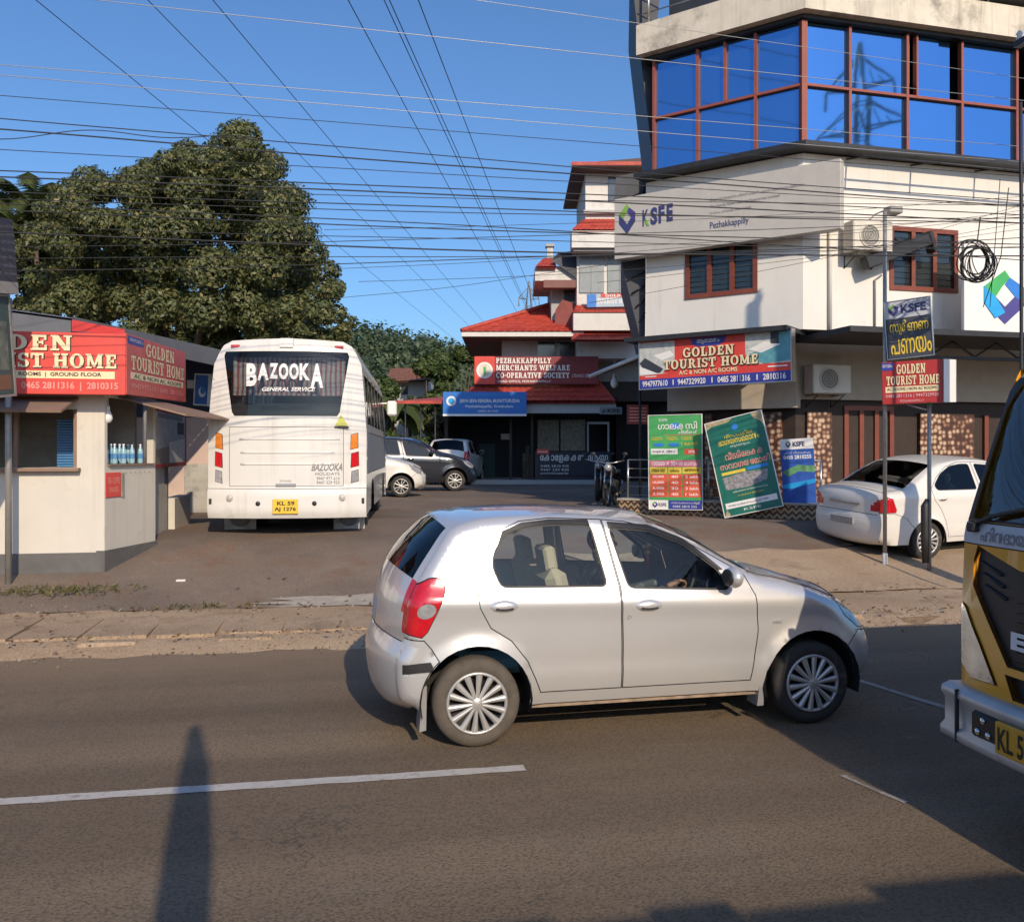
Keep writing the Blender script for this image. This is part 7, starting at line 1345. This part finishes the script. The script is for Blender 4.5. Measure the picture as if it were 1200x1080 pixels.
blob_tree('tree', 'olive tree filling the gap left of the huge dense tree', 75, 232, 400, 44, 110, 9000, .26, g_olive, 31, G); blob_tree('tree', 'low olive tree behind the left edge post', 20, 285, 420, 43, 90, 7000, .26, g_olive, 32, G)
for i, (px, pyt, pyb, D, w, n, s, m, lab) in enumerate([
    (432, 432, 545, 52, 60, 9000, .25, g_mid, 'leafy tree to the right of the bus mirror'),
    (505, 392, 520, 56, 62, 10000, .25, g_mid, 'tall leafy tree behind the thin red canopy'), (545, 400, 540, 50, 56, 10000, .23, g_mid, 'bright green tree just left of the society building'),
    (478, 480, 560, 44, 66, 6000, .22, g_mid, 'dense shrub under the red sheet canopy'), (525, 480, 560, 45, 60, 5000, .22, g_olive, 'olive shrub behind the dark hatchback'), (448, 500, 575, 42, 50, 4500, .2, g_olive, 'shrub between the bus and the white hatchback'),
    (575, 398, 450, 60, 40, 3000, .34, g_mid, 'small tree crown left of the tiled eave'), (455, 440, 500, 60, 50, 4000, .3, g_mid, 'tree in front of the brown-roofed house')]):
    blob_tree('tree', lab, px, pyt, pyb, D, w, n, s, m, 40 + i, G)
# palms and banana plants: arching fronds with leaflets
def frond_plant(name, label, base, h, nf, L_, mat, seed, droop=.55, leaflet=.5, wl=.05, cat='palm', tr=.13, up0=.5, group=None):
    base = Vector(base); t = thing(name, label, cat, base, group=group); r2 = random.Random(seed); top = base + Vector((r2.uniform(-.3, .3), 0, h)); b = MB(); b.tube([base, base.lerp(top, .5) + Vector((.1, 0, 0)), top], [tr, tr * .8, tr * .7], 8); b.build('trunk', m_bark, t)
    b = MB()
    for k in range(nf):
        a = 2 * math.pi * k / nf + r2.uniform(-.2, .2); d = Vector((math.cos(a), math.sin(a), 0)); e = r2.uniform(up0 * .4, up0 * 1.6); pts = []
        for i in range(11): s = i / 10; pts.append(top + d * L_ * s * (.85 - .1 * s) + Vector((0, 0, L_ * (e * s - (droop + e * .6) * s * s))))
        b.tube(pts, [.03 * (1 - .8 * i / 10) for i in range(11)], 4)
        for i in range(1, 11):
            for q in range(3 if leaflet < 1 else 1):
                p = pts[i - 1].lerp(pts[i], q / 3); tg = (pts[i] - pts[i - 1]).normalized(); sd = tg.cross(Vector((0, 0, 1))).normalized()
                for sg in (-1, 1):
                    l = leaflet * (1 - .55 * abs(i / 10 - .45)) * (1 if leaflet < 1 else .22 * L_); tip = p + sd * sg * l * .75 + tg * l * .45 - Vector((0, 0, l * .45)); b.add([p, p + tg * wl * 2, tip], [(0, 1, 2)]) if leaflet < 1 else b.add([pts[i - 1], pts[i], pts[i] + sd * sg * l * math.sin(math.pi * min(.98, (i + .5) / 11)) - Vector((0, 0, l * .3)), pts[i - 1] + sd * sg * l * math.sin(math.pi * (i - .5) / 11) - Vector((0, 0, l * .3))], [(0, 1, 2, 3)])
    o = b.build('fronds', mat, t); o['kind'] = 'stuff'
def fp(px, D): return W(xf(px, D), D, .6)
frond_plant('coconut_palm', 'coconut palm poking above the big tree at far left', fp(46, 41), zf(243, 41) - 1.3, 15, 3.0, g_palm, 3, .35, .75, .09, up0=1.3); frond_plant('coconut_palm', 'palm fronds leaning in at the left picture edge', fp(2, 41), zf(272, 41) - 1, 14, 3.2, g_palm, 4, .4, .75, .09, up0=1.1)
frond_plant('coconut_palm', 'distant coconut palm above the brown-roofed house', fp(497, 66), zf(425, 66) - 1, 13, 3.2, g_palm, 5, .55, .6, .04)
frond_plant('banana_plant', 'pale green banana plant beside the bus front', fp(456, 45), zf(470, 45) - 1, 8, 2.5, g_palm, 6, .6, 1.2, .05, 'banana plant', .12, .9, 'banana plants behind the yard'); frond_plant('banana_plant', 'broad-leaved banana plant in front of the brown roof', fp(482, 47), zf(478, 47) - 1, 8, 2.4, g_palm, 8, .6, 1.2, .05, 'banana plant', .12, .9, 'banana plants behind the yard')
# brown-roofed house among the trees
t = thing('house', 'small house with brown tiled roof among the trees beyond the bus', 'house', W(xf(478, 58), 58, .6)); b = MB(CAM); b.box(xf(455, 58), xf(502, 58), 58, 62, .5, zf(446, 58)); b.build('wall', m_bgrey, t)
tiled(t, 'roof', W(xf(450, 57.5), 57.5, zf(448, 57.5)), W(xf(505, 57.5), 57.5, zf(446, 57.5)), W(xf(458, 60), 60, zf(432, 60)), W(xf(500, 60), 60, zf(431, 60)), 5, 24, .03, M('brown_tile', (.2, .09, .06), .8, var=.2))
pbox(t, 'window', m_wgl, 470, 478, 452, 462, 57.95, 58)
# wooded hill
b = MB(CAM); vs = []; nx, ny = 60, 14; hr = random.Random(9)
def hill_h(X, D): return 30 * math.exp(-((X + 36) / 46) ** 2) * max(0, math.sin(math.pi * min(1, (D - 150) / 260))) + 5 * math.exp(-((X + 70) / 90) ** 2)
for j in range(ny):
    for i in range(nx): X = -330 + i * 11; D = 150 + j * 20; vs.append((X, D, .5 + hill_h(X, D) * .92 + hr.uniform(-.8, .8)))
b.add(vs, [(j * nx + i, j * nx + i + 1, (j + 1) * nx + i + 1, (j + 1) * nx + i) for j in range(ny - 1) for i in range(nx - 1)], True); tag(b.build('hill', M('hill_green', (.05, .085, .045), .95, var=.3, scale=.05)), kind='structure')
rg = np.random.default_rng(12); C = []; Nn = []
for k in range(520):
    X = rg.uniform(-130, 60); D = rg.uniform(150, 300); r = rg.uniform(3, 5.5); c = np.array(W(X, D, .5 + hill_h(X, D) * .92 + r * .5)); m = 170; d = rg.normal(size=(m, 3)); d /= np.linalg.norm(d, axis=1)[:, None]; C.append(c + d * r * rg.uniform(.6, 1.05, m)[:, None]); Nn.append(d + rg.normal(size=(m, 3)) * .4 + np.array([0, 0, .4]))
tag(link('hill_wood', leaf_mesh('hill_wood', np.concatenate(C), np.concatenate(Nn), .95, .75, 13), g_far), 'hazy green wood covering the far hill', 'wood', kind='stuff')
# ------------------------------------------------------------------ poles, wires, pylons
m_wire = M('cable_black', (.025, .025, .028), .6); m_wire_l = M('wire_aluminium', (.42, .42, .42), .4, .5); m_conc = M('pole_concrete', (.36, .34, .31), .9, var=.12, scale=5)
def util_pole(px, D, h, label):
    p = W(xf(px, D), D); z0 = gz(p.y); t = thing('utility_pole', label, 'pole', (p.x, p.y, z0), YAW * 0, group='concrete utility poles'); b = MB(); b.box(-.13, .13, -.11, .11, -.2, h, .05, .04); b.build('pole', m_conc, t, True)
    for z in (h - .3, h - 1.2): b = MB(); b.box(-.05, .05, -.6, .6, z, z + .08); b.build('crossarm', m_dkmet, t, True)
    for y in (-.55, -.2, .2, .55):
        for z in (h - .22, h - 1.12): b = MB(); b.lathe([(.02, 0), (.045, .02), (.03, .06), (.045, .09), (.02, .13)], 10, 'z', (0, y, z)); b.build('insulator', m_wtext, t, True)
    return t, p
tR, pR = util_pole(1232, 11.6, 8.4, 'concrete utility pole at the right edge above the lorry'); tL, pL = util_pole(-260, 9.2, 8.4, 'concrete utility pole beyond the left edge of the view')
def wire(px0, py0, px1, py1, sag=0., r=.007, D0=None, D1=None, mat=None, ext=True, wav=0., seed=0, name='overhead_cable', label='thin black cable strung along the road across the sky', group='cables strung along the road', n=26):
    """from column px0 to px1 in the plane of the roadside poles; carried on in a straight line beyond the frame"""
    def dep(px): r_ = (px - 600) / FPX; return 10.9 / (CS - r_ * SN)       # roadside line v = 10.9
    D0 = D0 or dep(px0); D1 = D1 or dep(px1); a, c = P(px0, py0, D0), P(px1, py1, D1); rr = random.Random(seed); pts = []
    lo_, hi_ = (-.45, 1.08) if ext else (0, 1)
    for i in range(n + 1): t = lo_ + (hi_ - lo_) * i / n; p = a.lerp(c, t); p.z -= sag * (4 * t * (1 - t)) ; p.z += wav * math.sin(7.3 * t + seed) * math.sin(3.1 * t + 2 * seed); pts.append(p)
    b = MB(); b.tube(pts, r * .75, 4); return tag(b.build(name, mat or m_wire), label, 'cable', group)
L1 = 'bare silver wire strung along the road high across the view'
for i, (y0, y1, sg, r, mt) in enumerate([(-12, 118, .0, .006, m_wire_l), (76, 172, .0, .006, m_wire_l), (88, 190, .02, .006, m_wire_l), (112, 207, .0, .0055, m_wire)]):
    wire(0, y0, 1200, y1, sg, r, mat=mt, label='bare silver power wire along the road, %s from the top at the left edge' % ORD[i] if mt == m_wire_l else 'thin black cable just below the bare silver power wires', group='bare power wires along the road' if mt == m_wire_l else 'cables strung along the road')
wire(430, -18, 1200, 92, .0, .005, mat=m_wire_l, label='bare silver wire leaving the top edge and crossing the blue glass', group='bare power wires along the road')
for i, (y0, y1, sg, r, wv) in enumerate([(139, 236, .02, .008, .012), (153, 240, .03, .011, .02), (175, 243, .0, .006, .004), (200, 252, -.02, .009, .003), (207, 262, -.03, .011, .004), (216, 240, .05, .006, .01), (225, 262, .02, .009, .012), (234, 255, .06, .007, .01), (238, 305, -.03, .008, .015), (246, 286, .05, .009, .01), (262, 292, .05, .006, .02), (272, 300, .08, .012, .012), (290, 255, .05, .006, .015), (304, 288, .04, .006, .02), (318, 278, .06, .007, .02)]):
    wire(0, y0, 1200, y1, sg, r, wav=wv, seed=i, label='black road cable, %s from the top at the left edge below the thin ones' % ORD[i])
for i, (x0, y0, x1, y1, sg) in enumerate([(340, 318, 1200, 250, .1), (380, 268, 1200, 230, .1), (420, 330, 1200, 268, .12), (700, 330, 1200, 262, .06), (720, 290, 1200, 246, .06), (690, 355, 1200, 240, .1), (380, 352, 760, 300, .05)]):
    wire(x0, y0, x1, y1, sg, .0038, ext=False, wav=.015, seed=20 + i, label='thin service cable swooping across the office front, %s of those drawn from the left' % ORD[i], group='service cables by the corner office')
# loose loop of cable near the top left
wire(0, 158, 300, 162, .0, .007, ext=False, wav=.07, seed=2, label='slack cable wriggling across the sky at far left')
# coil of spare cable hung beside the pole
cc = P(1145, 308, 12.4); t = thing('cable_coil', 'coil of spare black cable hanging beside the diamond emblem board', 'cable coil', cc); rr = random.Random(4)
for k in range(14):
    ax = Vector((rr.uniform(-.5, .5), -1, rr.uniform(-.3, .3))); o = Vector((rr.uniform(-.08, .08), rr.uniform(-.05, .05), rr.uniform(-.05, .05))); b = MB(); b.tube(ring(o, rr.uniform(.19, .28), ax, 26), .008, 4, False); b.build('cable_loop', m_wire, t, True)
b = MB(); b.tube([(0, 0, .26), (.05, 0, .62)], .008, 5); b.build('hook', m_wire, t, True)
for k, (dx, z0, z1) in enumerate([(-.25, 4.1, 5.6), (-.2, 4.3, 6.2)]):
    a = P(1180 + 8 * k, 340, 12.3); b = MB(); b.tube([P(1172 + 10 * k, 210 + 10 * k, 11.8), P(1165 + 8 * k, 300, 12.2), P(1160 - 8 * k, 360, 13)], .006, 4); tag(b.build('drop_cable', m_wire), ('outer' if k else 'inner') + ' drop cable hanging from the right-hand pole past the coil', 'cable', 'drop cables at the right pole')
b = MB(); b.tube([P(1196, 120, 11.4), P(1197, 260, 11.4), P(1197, 432, 11.4), P(1198, 640, 11.4)], .022, 6); tag(b.build('cable_riser', m_wire), 'thick black riser cable hanging at the right picture edge', 'cable')
# transmission line wires running away overhead, between two steel pylons
HV = R(5.0); hd = Vector((math.sin(HV), math.cos(HV))); rt = Vector((math.cos(HV), -math.sin(HV)))
def hv(off, D, z): q = hd * D + rt * off; return W(q.x, q.y, z)
for i_, (off, H) in enumerate(((-21.4, 18), (-17.1, 18), (-14.6, 18), (-9.4, 18), (-8.2, 18.4), (-7.9, 18.2), (-6.7, 18))):
    b = MB(); b.tube([hv(off, -70 + i * 9.2, CAMZ + H - .6 * math.sin(math.pi * i / 30)) for i in range(31)], .022, 4); tag(b.build('transmission_wire', m_wire), ORD[i_] + ' high-voltage wire from the left, running away overhead to the horizon', 'wire', 'high-voltage wires overhead')
def pylon(label, pos, h, w, yaw, arms):
    t = thing('pylon', label, 'pylon', pos, yaw, group='steel lattice pylons'); b = MB(); lv = [0, .14, .28, .40, .52, .62, .70, .78, .86, 1.0]
    def hw(f): return w / 2 * (1 - .86 * min(1, f / .62)) if f < .62 else w / 2 * .14 * (1 - .9 * max(0, (f - .86) / .14))
    for sx in (-1, 1):
        for sy in (-1, 1): b.tube([(sx * hw(f), sy * hw(f), f * h) for f in lv], .09, 4)
    for i in range(len(lv) - 1):
        a, c = hw(lv[i]), hw(lv[i + 1]); z0, z1 = lv[i] * h, lv[i + 1] * h
        for s in (-1, 1):
            for p, q in (((-a, s * a, z0), (c, s * c, z1)), ((a, s * a, z0), (-c, s * c, z1)), ((s * a, -a, z0), (s * c, c, z1)), ((s * a, a, z0), (s * c, -c, z1)), ((-c, s * c, z1), (c, s * c, z1))): b.tube([p, q], .045, 4)
    b.build('lattice_tower', m_dkmet, t, True)
    for f, L_ in arms:
        for s in (-1, 1):
            b = MB(); z = f * h; x0 = hw(f); 
            for sy in (-1, 1): b.tube([(s * x0, sy * hw(f), z), (s * L_, 0, z + .1)], .07, 4); b.tube([(s * x0, sy * hw(f), z + .06 * h), (s * L_, 0, z + .15)], .06, 4)
            for k in (.33, .66): b.tube([(s * (x0 + (L_ - x0) * k), 0, z + .05), (s * (x0 + (L_ - x0) * (k - .2)), 0, z + .06 * h * (1 - k))], .045, 4)
            b.tube([(s * L_, 0, z), (s * L_, 0, z - 1.2)], .1, 6); b.build('cross_arm', m_dkmet, t, True)
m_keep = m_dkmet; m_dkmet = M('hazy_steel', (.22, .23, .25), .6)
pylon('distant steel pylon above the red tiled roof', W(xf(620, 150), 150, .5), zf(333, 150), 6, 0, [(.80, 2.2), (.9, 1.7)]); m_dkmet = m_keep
pylon('steel pylon behind the viewer, mirrored in the blue glass', W(46.3, -15, 0), 31, 6, R(50), [(.70, 3.3), (.80, 3.0), (.90, 2.4)])
q = hd * 210 + rt * -14; pylon('far pylon hidden behind the society building', W(q.x, q.y, .5), 22, 6, 0, [(.80, 7.4), (.9, 4.5)])
# ------------------------------------------------------------------ tidy up
bpy.data.scenes.remove(tmp)
